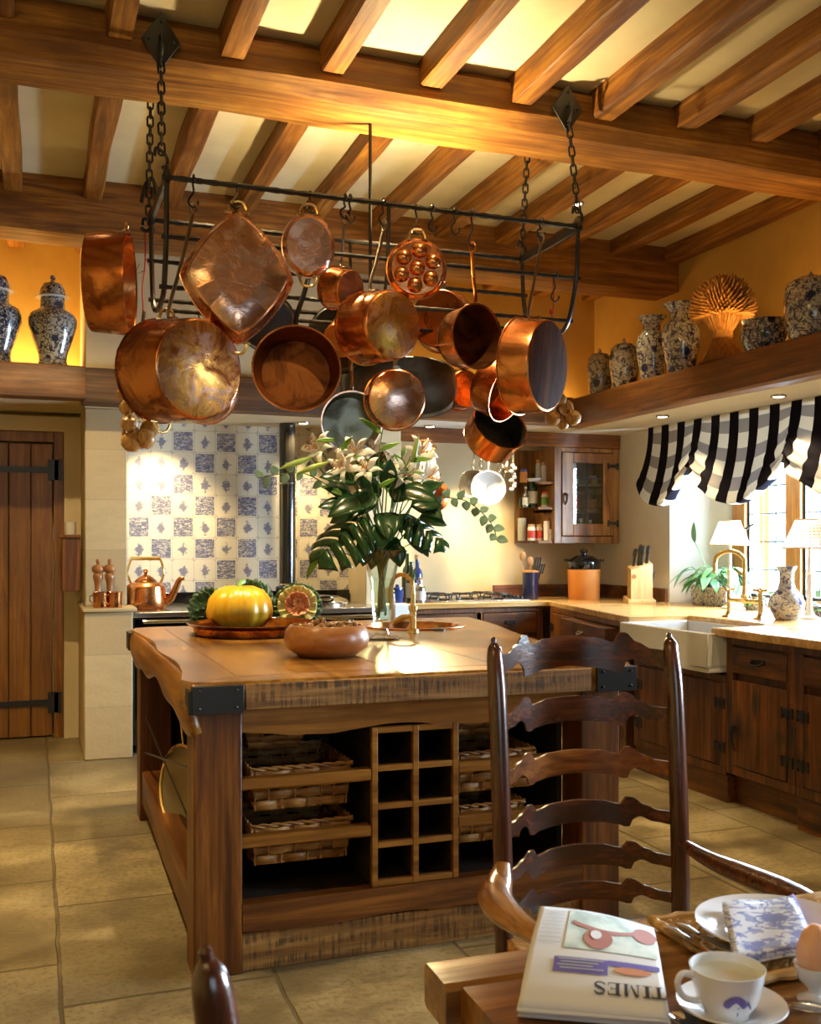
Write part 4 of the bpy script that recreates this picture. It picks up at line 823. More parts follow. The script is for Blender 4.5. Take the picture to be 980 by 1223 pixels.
pan('saucepan', 'copper saucepan tucked under the large blackened saucepan with mouth tipped down', (606, 467, 4.34), 38, 0.12, (-0.74, 0.40, -0.53), 'copperdark', 'copper', mouth=True, lip=0.002, handle=(610, 404, 4.52), hookto=(4.52, 2.345))
pan('saucepan', 'lowest copper saucepan on the right with open tinned inside', (597, 508, 4.50), 35, 0.13, (-0.40, -0.52, -0.75), 'copper', 'tindark', mouth=True, base=0.97, handle=(602, 408, 4.52), hookto=(4.52, 2.345))
pan('frying_pan', 'round copper pan facing forward with dull brown inside and black handle', (354, 440, 4.20), 52, 0.09, (-0.14, -0.12, -0.98), 'copper', 'copperburnt', mouth=True, handle=(377, 290, 4.32), hm='iron', base=0.85)
pan('saucepan', 'pale gold copper base facing forward above the flowers', (474, 476, 4.22), 37, 0.10, (0.12, -0.08, 0.99), 'copper', 'tin', basemat='copperpale', handle=(474, 410, 4.52), hookto=(4.52, 2.345))
pan('saucepan', 'copper saucepan with grey green tin inside just above the flowers', (420, 504, 4.36), 36, 0.13, (-0.18, 0.06, -0.98), 'copperpale', 'tin', mouth=True, handle=(419, 412, 4.52), hw=0.009, hookto=(4.52, 2.345))
pan('fish_kettle', 'wide dark tinned pan behind the pale gold base', (478, 460, 4.66), 71, 0.10, (0.05, -0.05, 1.0), 'tindark', 'tindark', sx=1.0, rf=lambda k, z: 1/((abs(math.cos(2*PI*k))**3+abs(math.sin(2*PI*k)*1.9)**3)**(1/3)))
pan('frying_pan', 'black iron frying pan mostly hidden behind the brown forward facing pan', (408, 402, 4.64), 42, 0.05, (0.0, -0.05, 1.0), 'iron', 'iron')
pan('frying_pan', 'black iron pan edge showing below the diamond tray', (318, 385, 4.50), 34, 0.05, (0.1, -0.2, 0.98), 'iron', 'iron', handle=(352, 300, 4.60), hm='iron')
pan('saucepan', 'small copper pan glimpsed behind the tipped down saucepan', (557, 464, 4.62), 24, 0.08, (0.45, 0.0, 0.89), 'copperdark', 'tin', handle=(557, 408, 4.52), hookto=(4.52, 2.345))
pan('saucepan', 'copper rim showing under the largest stock pot', (243, 470, 4.52), 38, 0.08, (0.1, -0.2, 0.97), 'copperpale', 'tin', handle=(238, 395, 4.52), hookto=(4.52, 2.345))
t, c, a, R, up = pan('pouring_pan', 'copper pan with pouring spout below the smallest saucepan', (404, 408, 4.44), 23, 0.08, (-0.45, -0.55, 0.70), 'copperdark', 'tin')
b = BM(); tube(b, [c-a*0.05+CR*R*0.7-CU*R*0.3, c-a*0.05+CR*R*1.4-CU*R*0.8], [0.03, 0.012], 10, flat=0.6); obj('spout', b, M['brass'], t)
for px in (418, 516, 543): p = AY(px, 250, FY); hook((p.x, FY, RZ), (p.x+0.003, FY, RZ-0.085), 'empty black S hook on the front bar of the pot rack')
p = AY(662, 320, 4.22); hook((p.x, 4.215, 2.575), (p.x, 4.215, 2.47), 'black S hook on the second bar at the right end of the rack')
# onion strings and red string
def onions(label, top, pts, rp, Y):
    p0 = AY(*top); t = thing('onion_string', label, 'onion string', p0)
    b = BM(); lo = AY(pts[0][0], max(p[1] for p in pts)-8, Y); tube(b, spl([p0, p0.lerp(lo, 0.4)+V((0.006, 0, 0)), lo], 6), 0.008, 6); obj('plait', b, M['straw'], t)
    for i, (x, y, r) in enumerate(pts):
        c = AY(x, y, Y+0.03*math.sin(i*2.3)); R = M_(r, c); b = BM(); tl = Matrix.Translation(c) @ Matrix.Rotation(0.6*math.sin(i*1.9), 4, 'Y') @ Matrix.Rotation(0.5*math.cos(i*2.7), 4, 'X')
        lathe(b, [(0, -R*0.92), (R*0.25, -R*0.9), (R*0.8, -R*0.55), (R, 0), (R*0.82, R*0.55), (R*0.35, R*0.86), (R*0.12, R*1.15), (R*0.07, R*1.5), (0, R*1.5)], 20, tl); obj('onion', b, M['onion'], t)
    return t
onions('string of golden onions hanging left of the tiles behind the big copper pot', (172, 372, 4.66), [(147, 420, 8), (149, 447, 9), (148, 470, 9), (152, 487, 10), (170, 490, 11), (155, 506, 11), (179, 512, 12), (157, 528, 13), (173, 524, 13), (168, 470, 10), (165, 452, 9)], 11, 4.66)
onions('small string of golden onions at the right end of the rack', (656, 395, 4.66), [(660, 500, 10), (676, 487, 9), (684, 499, 10), (668, 478, 9), (672, 507, 7)], 10, 4.66)
b = BM(); q0, q1 = AY(173, 276, BY), AY(171, 372, 4.66); tube(b, spl([q0, q0.lerp(q1, 0.4)+V((0.004, 0, 0)), q0.lerp(q1, 0.7)-V((0.006, 0, 0)), q1], 5), 0.0035, 6)
m_ = q0.lerp(q1, 0.5); tube(b, [m_, m_+V((-0.04, 0, -0.02)), m_+V((-0.02, 0, 0.03))], 0.002, 5); m_ = q0.lerp(q1, 0.3); tube(b, [m_, m_+V((0.02, 0, -0.05))], 0.002, 5)
tag(obj('red_string', b, M['redstring']), 'thin red string tied above the left onion string', 'string')
b = BM(); q0, q1 = AY(660, 335, 4.70), AY(656, 398, 4.66); tube(b, spl([q0, q0.lerp(q1, 0.5)+V((0.012, 0, 0)), q1], 5), 0.0035, 6); ball(b, q0.lerp(q1, 0.6), 0.012, 1, (0.7, 0.7, 1.4)); tag(obj('red_string', b, M['redstring']), 'orange red string knotted above the right onion string', 'string')
b = BM(); tube(b, spl([AY(178, 236, BY)+V((-0.035, 0, -0.03)), AY(173, 222, BY), AY(182, 213, BY), AY(187, 235, BY), AY(184, 262, BY), AY(176, 276, BY), AY(168, 272, BY)], 5), 0.009, 8); tag(obj('pot_hook', b, M['iron']), 'big black S-shaped pot hook at the end of the left plain chain', 'hook')
# ================================================================== CHAIRS
def slat_edges(s):
    a = abs(s)
    def lin(pts):
        for (x0, y0), (x1, y1) in zip(pts, pts[1:]):
            if a <= x1: t = (a-x0)/(x1-x0); t = t*t*(3-2*t); return y0+(y1-y0)*t
        return pts[-1][1]
    top = lin([(0, 0.58), (0.30, 0.53), (0.46, 0.40), (0.50, 0.36), (0.56, 0.68), (0.61, 0.69), (0.72, 0.40), (0.85, 0.20), (1, 0.16)])
    bot = lin([(0, -0.36), (0.30, -0.42), (0.47, -0.50), (0.54, -0.60), (0.585, -0.58), (0.62, -0.22), (0.68, -0.12), (0.80, -0.30), (1, -0.40)])
    return top, bot
def ladder_chair(label, W, H, zs, hs, bow, arms, mats, rot, loc, seat_z=0.42, D=0.44):
    """local frame: back along local X, sitter faces -Y, origin between the rear feet"""
    t = thing('ladder_back_chair', label, 'chair', loc); t.rotation_euler = (0, 0, rot)
    saved = ORG[t.name].copy(); ORG[t.name] = V((0, 0, 0))
    def post(sx): 
        x = sx*W/2
        return [V((x*0.97, -0.03, 0.0)), V((x*0.98, -0.03, 0.35)), V((x*0.99, -0.025, 0.60)), V((x, 0.0, H-0.16)), V((x*1.0, 0.018, H-0.045))]
    for sx in (-1, 1):
        b = BM(); P = spl(post(sx), 5); n = len(P); rr = [0.019+0.003*math.sin(i/n*PI) for i in range(n)]
        top = P[-1]; u = (P[-1]-P[-2]).normalized()
        P += [top+u*0.012, top+u*0.026, top+u*0.036, top+u*0.039, top+u*0.047, top+u*0.052]; rr += [0.0185, 0.016, 0.010, 0.006, 0.007, 0.003]
        tube(b, P, rr, 14); obj('back_post', b, M[mats[0]], t)
    def ypost(z): return -0.025+(0.043)*max(0, min(1, (z-0.60)/(H-0.05-0.60)))
    for z, h, m in zip(zs, hs, mats[1]):
        b = BM(); N = 72; th = 0.010
        def side(o):
            def f(u, v):
                s = -1+2*u; tp, bt = slat_edges(s); x = s*(W/2-0.008); c = 1-s*s
                return V((x, ypost(z)+bow*c+o, z+h*(bt+(tp-bt)*v)))
            return f
        ga = []
        for o in (-th/2, th/2):
            f = side(o); ga.append([[b.verts.new(f(i/N, j/3)) for j in range(4)] for i in range(N+1)])
        A, B = ga
        for i in range(N):
            for j in range(3):
                b.faces.new((A[i][j], A[i+1][j], A[i+1][j+1], A[i][j+1])); b.faces.new((B[i][j], B[i][j+1], B[i+1][j+1], B[i+1][j]))
            b.faces.new((A[i][0], B[i][0], B[i+1][0], A[i+1][0])); b.faces.new((A[i][3], A[i+1][3], B[i+1][3], B[i][3]))
        for i in (0, N): b.faces.new([A[i][0], A[i][1], A[i][2], A[i][3], B[i][3], B[i][2], B[i][1], B[i][0]])
        obj('back_slat', b, M[m], t)
    wf = W*1.18
    for sx in (-1, 1):
        b = BM(); x = sx*wf/2; P = [V((x, -D, 0)), V((x, -D, 0.04)), V((x, -D, 0.08)), V((x, -D, 0.30)), V((x, -D, seat_z+0.01))]
        rr = [0.016, 0.024, 0.016, 0.020, 0.018]
        if arms: P += [V((x, -D, 0.50)), V((x, -D, 0.565))]; rr += [0.021, 0.014]
        tube(b, P, rr, 12); obj('front_leg', b, M[mats[0]], t)
    b = BM()
    for z, x0, x1 in ((0.14, W*0.48, wf*0.5), (0.26, W*0.48, wf*0.5)):
        pass
    b.free()
    for a, e in (((-wf/2, -D), (wf/2, -D)), ((-W*0.485, -0.03), (W*0.485, -0.03))):
        b = BM(); tube(b, [V((*a, 0.22)), (V((*a, 0.22))+V((*e, 0.22)))/2, V((*e, 0.22))], [0.009, 0.017, 0.009], 10); obj('stretcher', b, M[mats[0]], t)
    for sx in (-1, 1):
        for z in (0.14, 0.28):
            b = BM(); tube(b, [V((sx*wf/2, -D, z)), V((sx*W*0.485, -0.03, z))], 0.010, 8); obj('stretcher', b, M[mats[0]], t)
    b = BM()
    def seat(u, v):
        y = -0.02-(D-0.0)*v; hw_ = (W/2-0.005)+(wf/2-W/2+0.01)*v; x = -hw_+2*hw_*u; q = max(abs(2*u-1), abs(2*v-1)); k = math.sin(q*60)*0.002
        return V((x, y, seat_z+0.012-0.02*(1-q*q)+k))
    grid(b, seat, 40, 40); obj('rush_seat', b, M['straw'], t, solid=0.03)
    if arms:
        for sx, prof in zip((-1, 1), arms):
            b = BM(); P = spl([V(p) for p in prof], 6); n = len(P)
            tube(b, P, [0.017+0.021*math.sin(min(1, i/n*1.35)*PI/1.25)**1.5 for i in range(n)], 14, flat=0.62); obj('arm', b, M['arm'] if sx < 0 else M['chairZ'], t)
    ORG[t.name] = saved
    return t
pl, pr = V((1.0, 2.125)), V((1.45, 2.10))
cc = (pl+pr)/2
ladder_chair('dark ladder back armchair with six wavy slats standing between the table and the island', (pr-pl).length+0.01, 1.112, [1.062, 0.925, 0.798, 0.680, 0.577, 0.490], [0.078, 0.064, 0.060, 0.056, 0.052, 0.046], 0.095,
    [[(-0.228, -0.025, 0.612), (-0.262, -0.09, 0.60), (-0.305, -0.17, 0.59), (-0.315, -0.26, 0.583), (-0.295, -0.36, 0.578), (-0.265, -0.46, 0.572)],
     [(0.224, -0.02, 0.622), (0.25, -0.12, 0.602), (0.285, -0.23, 0.592), (0.315, -0.34, 0.585), (0.325, -0.43, 0.578), (0.315, -0.48, 0.570)]],
    ('chairZ', ['chair', 'chair', 'chairlight', 'chair', 'chair', 'chair']), math.atan2(pr.y-pl.y, pr.x-pl.x), (cc.x, cc.y, 0))
fp = AY(336, 1128, 0.93)
ladder_chair('ladder back chair whose post finial shows at the bottom edge left of the table', 0.42, fp.z+0.004, [fp.z-0.11, fp.z-0.24, fp.z-0.36, fp.z-0.47], [0.075, 0.06, 0.06, 0.055], 0.05, None, ('chairZ', ['chairlight', 'chair', 'chair', 'chair']), -PI/2+0.12+PI, (fp.x-0.02, fp.y-0.21, 0))
# ================================================================== BREAKFAST TABLE
TZ = 0.75
tb = thing('breakfast_table', 'worn oak breakfast table with a newspaper and place setting at the bottom right', 'table', (1.3, 0.9, 0))
c0 = AZ(510, 1153, TZ); c1 = AZ(546, 1174, TZ)
b = BM(); hewn(b, (c0.x, (c0.y+c1.y)/2+0.004, TZ), (2.3, (c0.y+c1.y)/2-0.05, TZ), c0.y-c1.y+0.02, 0.062, 0.002, 16, 0.008, 3); obj('edge_board', b, M['tableY'], tb)
b = BM()
ye = c1.y-0.006
for k in range(4): hewn(b, (c1.x+0.0, ye-0.085-0.172*k, TZ-0.002), (2.3, ye-0.085-0.172*k-0.05, TZ-0.002), 0.17, 0.05, 0.0012, 14, 0.004, 20+k)
obj('tabletop', b, M['table'], tb)
for x, y in ((0.64, 1.15), (2.18, 1.10), (0.64, 0.66), (2.18, 0.60)):
    b = BM(); lathe(b, [(0, 0), (0.035, 0), (0.04, 0.10), (0.030, 0.16), (0.042, 0.40), (0.034, 0.52), (0.045, 0.56), (0.045, TZ-0.06), (0, TZ-0.06)], 18, Matrix.Translation((x, y, 0))); obj('leg', b, M['chairZ'], tb)
b = BM(); box(b, (0.62, 1.14, TZ-0.15), (2.2, 1.165, TZ-0.05)); box(b, (0.62, 0.62, TZ-0.15), (2.2, 0.645, TZ-0.05)); box(b, (0.62, 0.645, TZ-0.15), (0.645, 1.14, TZ-0.05)); obj('apron', b, M['table'], tb)
# newspaper: folded sheets, raised fold on the far side
npr = thing('newspaper', 'folded white newspaper with a colour photograph lying at the table edge', 'newspaper', AZ(700, 1160, TZ))
TL, TR, BR_, BL = AY(646, 1083, 1.285), AY(780, 1109, 1.262), AZ(797, 1210, 0.772), AZ(619, 1196, 0.772)
def paper(u, v, o=0.0):
    p = TL.lerp(TR, u).lerp(BL.lerp(BR_, u), v); e = 1-v
    p.z += 0.010*math.sin(v*PI)+0.006*math.sin(u*PI)*e-0.012*max(0, v-0.9)*10*0.6+o; return p
b = BM()
def psheet(k):
    def f(u, v):
        p = paper(u, v); base = TZ+0.003+0.0035*k; w_ = k/5.0
        p.z = base+(p.z-base)*w_; p.x += 0.003*math.sin(k*2.1)+0.004*(u-0.5)*math.sin(k); p.y += 0.003*math.cos(k*1.7)
        return p
    return f
for k in range(5):
    b = BM(); grid(b, psheet(k), 16, 12); obj('folded_sheets', b, M['newsprint'] if 'newsprint' in M else M.setdefault('newsprint', plain('newsprint', (0.74, 0.73, 0.72), 0.8)), npr, solid=0.0025)
b = BM(); grid(b, lambda u, v: paper(u, v), 24, 20); obj('front_page', b, M['newsprint'], npr, solid=0.002)
b = BM()                                                                        # rounded far fold
def fold(u, v):
    a = -PI/2+PI*v; p = paper(u, 0.0); lo = TZ+0.004; r = (p.z-lo)/2
    return V((p.x, p.y+0.012*math.cos(a), lo+r+r*math.sin(a)))
grid(b, fold, 16, 8); obj('fold_edge', b, M['newsprint'], npr, solid=0.0015)
def onpaper(bm, pts, o=0.0022):
    n = len(pts); vs = [bm.verts.new(paper(u, v, o)) for u, v in pts]; bm.faces.new(vs)
def patch(bm, u0, u1, v0, v1, o=0.0022, n=10): grid(bm, lambda a, c: paper(u0+(u1-u0)*a, v0+(v1-v0)*c, o), n, n)
s = NT('printed_photo'); nn = s.noise(s.co('Object'), 22, 4, 0.6); M['photo'] = s.set(col=s.ramp(nn, [(0.35, (0.42, 0.50, 0.44)), (0.5, (0.62, 0.70, 0.62)), (0.62, (0.74, 0.78, 0.70))]), rough=0.7)
b = BM(); patch(b, 0.26, 0.985, 0.03, 0.53); obj('colour_photograph', b, M['photo'], npr)
M['printred'] = plain('print_red', (0.42, 0.16, 0.12), 0.7); M['printpurple'] = plain('print_purple', (0.16, 0.13, 0.42), 0.7); M['ink'] = plain('ink', (0.05, 0.05, 0.06), 0.7); M['inkgrey'] = plain('ink_grey', (0.45, 0.45, 0.46), 0.7)
M['printorange'] = plain('print_orange', (0.62, 0.27, 0.14), 0.7)
b = BM()
for cu, cv, ru, rv in ((0.52, 0.40, 0.115, 0.12), (0.90, 0.25, 0.10, 0.115)): onpaper(b, [(cu+ru*math.cos(a*PI/10), cv+rv*math.sin(a*PI/10)) for a in range(20)], 0.0032)
grid(b, lambda a, c: paper(0.30+0.6*a, 0.16+0.14*math.sin(a*PI*0.8+0.2)+0.05*c-0.04*a, 0.003), 16, 1); obj('printed_face', b, M['printred'], npr)
b = BM(); onpaper(b, [(0.50+0.045*math.cos(a*PI/8), 0.36+0.055*math.sin(a*PI/8)) for a in range(16)], 0.0038); obj('printed_highlight', b, M['newsprint'], npr)
b = BM(); patch(b, 0.20, 0.60, 0.62, 0.755); patch(b, 0.60, 0.985, 0.615, 0.665); obj('purple_banner', b, M['printpurple'], npr)
b = BM(); onpaper(b, [(0.78+0.14*math.cos(a*PI/8), 0.70+0.035*math.sin(a*PI/8)) for a in range(16)], 0.0026); obj('banner_picture', b, M['printorange'], npr)
b = BM()
for k in range(4): patch(b, 0.23+0.02*(k % 2), 0.57-0.04*(k % 3), 0.637+0.027*k, 0.648+0.027*k, 0.0032, 3)
obj('banner_text_lines', b, M['inkgrey'], npr)
b = BM()
for r in range(9): patch(b, 0.05, 0.22, 0.08+0.05*r, 0.09+0.05*r, 0.0030, 3)
obj('text_column', b, M['inkgrey'], npr)
# masthead lettering, upside down from here: the reader sits in the armchair
def letter(bm, ch, cu, cv, wd, ht):
    def q(x0, x1, y0, y1): patch(bm, cu-x0*wd, cu-x1*wd, cv-ht/2+y0*ht, cv-ht/2+y1*ht, 0.0034, 3)
    def poly(ps): onpaper(bm, [(cu-x*wd, cv-ht/2+y*ht) for x, y in ps], 0.0034)
    if ch == 'T': q(-0.13, 0.13, 0, 1); q(-0.5, 0.5, 0.9, 1); q(-0.5, -0.43, 0.7, 1); q(0.43, 0.5, 0.7, 1); q(-0.25, 0.25, 0, 0.06)
    if ch == 'I': q(-0.14, 0.14, 0, 1); q(-0.32, 0.32, 0, 0.07); q(-0.32, 0.32, 0.93, 1)
    if ch == 'M': q(-0.5, -0.42, 0, 1); q(0.25, 0.48, 0, 1); poly([(-0.5, 1), (-0.25, 1), (0.05, 0.15), (0.0, 0)]); poly([(0.0, 0), (0.05, 0.15), (0.3, 1), (0.25, 1)]); q(-0.6, -0.32, 0, 0.07); q(0.15, 0.58, 0, 0.07)
    if ch == 'E': q(-0.38, -0.12, 0, 1); q(-0.5, 0.42, 0, 0.08); q(-0.5, 0.42, 0.92, 1); q(-0.12, 0.22, 0.47, 0.54); q(0.36, 0.42, 0, 0.28); q(0.36, 0.42, 0.74, 1); q(0.16, 0.22, 0.38, 0.63)
    if ch == 'S':
        P = spl([(0.36, 0.78, 0), (0.15, 0.95, 0), (-0.15, 0.94, 0), (-0.34, 0.78, 0), (-0.2, 0.60, 0), (0.15, 0.44, 0), (0.34, 0.24, 0), (0.15, 0.06, 0), (-0.15, 0.05, 0), (-0.38, 0.22, 0)], 4)
        for a, c in zip(P, P[1:]):
            k = 0.06+0.07*math.sin(max(0, min(1, (a.y-0.2)/0.6))*PI); d = (c-a).normalized(); nr = V((-d.y*1.0, d.x, 0))*k
            poly([(a.x+nr.x, a.y+nr.y), (c.x+nr.x, c.y+nr.y), (c.x-nr.x, c.y-nr.y), (a.x-nr.x, a.y-nr.y)])
b = BM()
for ch, cu in zip('TIMES', (0.955, 0.875, 0.765, 0.645, 0.545)): letter(b, ch, cu, 0.865, 0.10, 0.095)
obj('masthead_lettering', b, M['ink'], npr)
# woven mat, plate, napkin
A, Cn = AZ(779, 1107, TZ), AZ(858, 1186, TZ)
mt = thing('place_mat', 'woven rush place mat under the white plate on the table', 'place mat', (A.x+0.22, (A.y+Cn.y)/2, TZ))
b = BM(); mx0, mx1, my0, my1 = A.x, A.x+0.46, Cn.y, A.y
def weave(u, v):
    x = mx0+(mx1-mx0)*u; y = my0+(my1-my0)*v; k = min(u, v, 1-u, 1-v)
    return V((x+0.004*math.sin(v*50), y+0.003*math.sin(u*70), TZ+0.006+0.0035*math.sin((x*1.0)*2*PI/0.017+math.sin(y*2*PI/0.022)*1.3)*math.cos(y*PI/0.011)))
grid(b, weave, 150, 110); obj('woven_field', b, M['matwoven'], mt, solid=0.005)
b = BM(); cr = [(mx0, my0), (mx1, my0), (mx1, my1), (mx0, my1)]; P = []
for i in range(4):
    a, e = V((*cr[i], TZ+0.009)), V((*cr[(i+1) % 4], TZ+0.009))
    P += [a.lerp(e, k/30)+V((0.002*math.sin(k*2.1), 0.002*math.cos(k*2.1), 0)) for k in range(30)]
tube(b, P, [0.0075+0.0010*math.sin(i*1.9) for i in range(120)], 8, True); obj('plaited_border', b, M['matwoven'], mt)
pc = AZ(930, 1112, TZ+0.02); PR = M_(97, pc)
b = BM(); Mp = Matrix.Translation((pc.x, pc.y, TZ+0.013))
lathe(b, [(0, 0.004), (PR*0.62, 0.004), (PR*0.66, 0.007), (PR*0.74, 0.013), (PR, 0.021), (PR*1.005, 0.019), (PR*0.74, 0.009), (PR*0.66, 0), (0, 0)], 72, Mp); tag(obj('dinner_plate', b, M['china']), 'large plain white dinner plate on the rush mat', 'plate')
nk = thing('printed_napkin', 'folded white napkin with blue printed scene lying on the dinner plate', 'napkin', (pc.x, pc.y, TZ+0.03))
NA, NB, NC, ND = AZ(862, 1081, TZ+0.036), AZ(945, 1074, TZ+0.036), AZ(972, 1134, TZ+0.036), AZ(876, 1143, TZ+0.036)
def nap(o):
    def f(u, v):
        p = NA.lerp(NB, u).lerp(ND.lerp(NC, u), v); p.z += 0.004*math.sin(u*7+v*3)*0.5+0.006*math.sin(v*PI)*u+o; return p
    return f
for k in range(3): 
    b = BM(); grid(b, nap(-0.007+k*0.005), 14, 12); obj('napkin_fold', b, M['napkin'] if 'napkin' in M else M.setdefault('napkin', delft('blue_printed_linen', (0.74, 0.76, 0.84), (0.22, 0.26, 0.55), 30, 0.50, 0.1, 0.9, 0.5)), nk, solid=0.003)
b = BM()
def roll(u, v): a = 2*PI*v; p = NB.lerp(NC, u); return p+V((0.012*math.cos(a)*0.8, 0.012*math.cos(a)*0.4, 0.008*math.sin(a)))
grid(b, roll, 12, 10); obj('napkin_hem', b, M['printpurple'], nk)
# knives
def knife(label, p, q, z):
    t = thing('table_knife', label, 'knife', V((p.x, p.y, z-0.004)), None); d = (q-p); L = d.length; d = d/L; s = V((-d.y, d.x, 0))
    b = BM(); tube(b, [p+V((0, 0, z-p.z)), p+d*0.02+V((0, 0, z-p.z)), p+d*L*0.42+V((0, 0, z-p.z))], [0.004, 0.008, 0.005], 10, flat=0.6); obj('handle', b, M['steel'], t)
    b = BM(); n = 8
    prism(b, [(0.40*L, -0.006), (0.9*L, -0.009), (L, -0.002), (L, 0.004), (0.9*L, 0.007), (0.40*L, 0.006)], lambda c, h: V((p.x, p.y, 0))+d*c[0]+s*c[1]+V((0, 0, h)), z-0.001, z+0.001); obj('blade', b, M['chrome'], t)
knife('steel knife on the rush mat next to the newspaper', AZ(795, 1108, TZ+0.018), AZ(858, 1143, TZ+0.018), TZ+0.019)
knife('steel knife on the rush mat between the other knife and the plate', AZ(808, 1104, TZ+0.018), AZ(872, 1136, TZ+0.018), TZ+0.019)
# cup and saucer
sc_ = AZ(873, 1212, TZ); SR2 = M_(64, sc_)
b = BM(); lathe(b, [(0, 0.005), (SR2*0.4, 0.004), (SR2*0.6, 0.008), (SR2, 0.018), (SR2*1.01, 0.016), (SR2*0.6, 0.004), (SR2*0.45, 0), (0, 0)], 48, Matrix.Translation((sc_.x, sc_.y, TZ))); tag(obj('saucer', b, M['china']), 'white saucer under the teacup at the bottom edge', 'saucer')
cp = AZ(868, 1210, TZ+0.006); CRd = M_(45, AZ(868, 1165, TZ+0.06)); chh = 0.058
cu_ = thing('teacup', 'white teacup with a blue fish-like leaf motif on the saucer', 'cup', (cp.x, cp.y, TZ+0.006))
b = BM(); lathe(b, [(0, 0.004), (CRd*0.5, 0.004), (CRd*0.52, 0), (CRd*0.58, 0), (CRd*0.6, 0.006), (CRd*0.82, 0.02), (CRd*0.95, 0.045), (CRd, chh), (CRd*0.97, chh), (CRd*0.92, 0.045), (CRd*0.78, 0.022), (CRd*0.5, 0.009), (0, 0.008)], 48, Matrix.Translation((cp.x, cp.y, TZ+0.006)))
obj('bowl', b, M['china'], cu_)
b = BM(); lathe(b, [(CRd*0.93, 0), (0, 0)], 40, Matrix.Translation((cp.x, cp.y, TZ+0.006+0.047))); obj('milky_tea', b, plain('pale_tea', (0.62, 0.66, 0.60), 0.1), cu_)
b = BM(); hd = -CR*0.95+CF*-0.2; e = V((cp.x, cp.y, TZ+0.006)); P = spl([e+hd*CRd*0.96+V((0, 0, 0.050)), e+hd*(CRd+0.016)+V((0, 0, 0.054)), e+hd*(CRd+0.022)+V((0, 0, 0.040)), e+hd*(CRd+0.012)+V((0, 0, 0.024)), e+hd*CRd*0.82+V((0, 0, 0.019))], 5); tube(b, P, 0.004, 8); obj('handle', b, M['china'], cu_)
b = BM()                                                                        # painted motif on the side of the cup
def cupr(z): 
    pr_ = [(0.6, 0.006), (0.82, 0.02), (0.95, 0.045), (1.0, chh)]
    for (r0, z0), (r1, z1) in zip(pr_, pr_[1:]):
        if z <= z1: return CRd*(r0+(r1-r0)*(z-z0)/(z1-z0))
    return CRd
def oncup(ang, z): a0 = math.atan2(-CF.y, -CF.x)+ang; r = cupr(z)+0.0008; return V((cp.x+r*math.cos(a0), cp.y+r*math.sin(a0), TZ+0.006+z))
def cupblob(pts): bmesh.ops.triangle_fill; vs = [b.verts.new(oncup(x, z)) for x, z in pts]; b.faces.new(vs)
for sgn in (0,):
    N = 16
    top = [(-0.42+0.75*k/N, 0.026+0.013*math.sin(PI*k/N)**0.7) for k in range(N+1)]; bot_ = [(-0.42+0.75*k/N, 0.026-0.004*math.sin(3*PI*k/N)) for k in range(N, -1, -1)]
    for k in range(N): cupblob([top[k], top[k+1], bot_[N-k-1], bot_[N-k]])
    cupblob([(0.02, 0.024), (0.07, 0.024), (0.10, 0.010), (0.05, 0.010)]); cupblob([(0.30, 0.028), (0.52, 0.018), (0.50, 0.021), (0.32, 0.033)])
obj('painted_motif', b, M['printpurple'], cu_)
# egg cup, egg, spoons
ec = AZ(973, 1197, TZ); eh = 0.045; er = M_(22, ec)
t = thing('egg_cup', 'white egg cup at the right edge of the table', 'egg cup', (ec.x, ec.y, TZ))
b = BM(); lathe(b, [(0, 0.003), (er*0.9, 0.0), (er*0.95, 0.004), (er*0.35, 0.012), (er*0.4, 0.018), (er*0.9, 0.030), (er*1.12, eh+0.004), (er*1.06, eh+0.004), (er*0.8, 0.030), (0, 0.022)], 32, Matrix.Translation((ec.x, ec.y, TZ))); obj('cup', b, M['china'], t)
b = BM(); lathe(b, [(0, -0.012), (er*0.7, 0.0), (er, 0.022), (er*0.95, 0.036), (er*0.65, 0.056), (er*0.3, 0.065), (0, 0.067)], 28, Matrix.Translation((ec.x, ec.y, TZ+eh-0.012))); tag(obj('boiled_egg', b, M['egg']), 'brown boiled egg standing in the white egg cup', 'egg')
def spoon(label, p, q):
    t = thing('teaspoon', label, 'spoon', V((p.x, p.y, TZ))); d = (q-p).normalized(); s = V((-d.y, d.x, 0)); z = V((0, 0, 1))
    b = BM(); grid(b, lambda u, v: p+d*(0.028*(1-math.cos(PI*u)))+s*(0.016*math.sin(PI*u)*(2*v-1))+z*(0.004+0.006*(2*v-1)**2*math.sin(PI*u)+0.002), 12, 8); obj('bowl', b, M['chrome'], t, solid=0.0012)
    b = BM(); tube(b, [p+d*0.054+z*0.006, p+d*0.09+z*0.009, q+z*0.006], [0.003, 0.0025, 0.006], 8, flat=0.5); obj('handle', b, M['chrome'], t)
spoon('steel teaspoon lying in front of the egg cup', AZ(940, 1208, TZ), AZ(1010, 1222, TZ))
spoon('steel teaspoon beside the newspaper corner and the saucer', AZ(800, 1216, TZ), AZ(850, 1250, TZ))
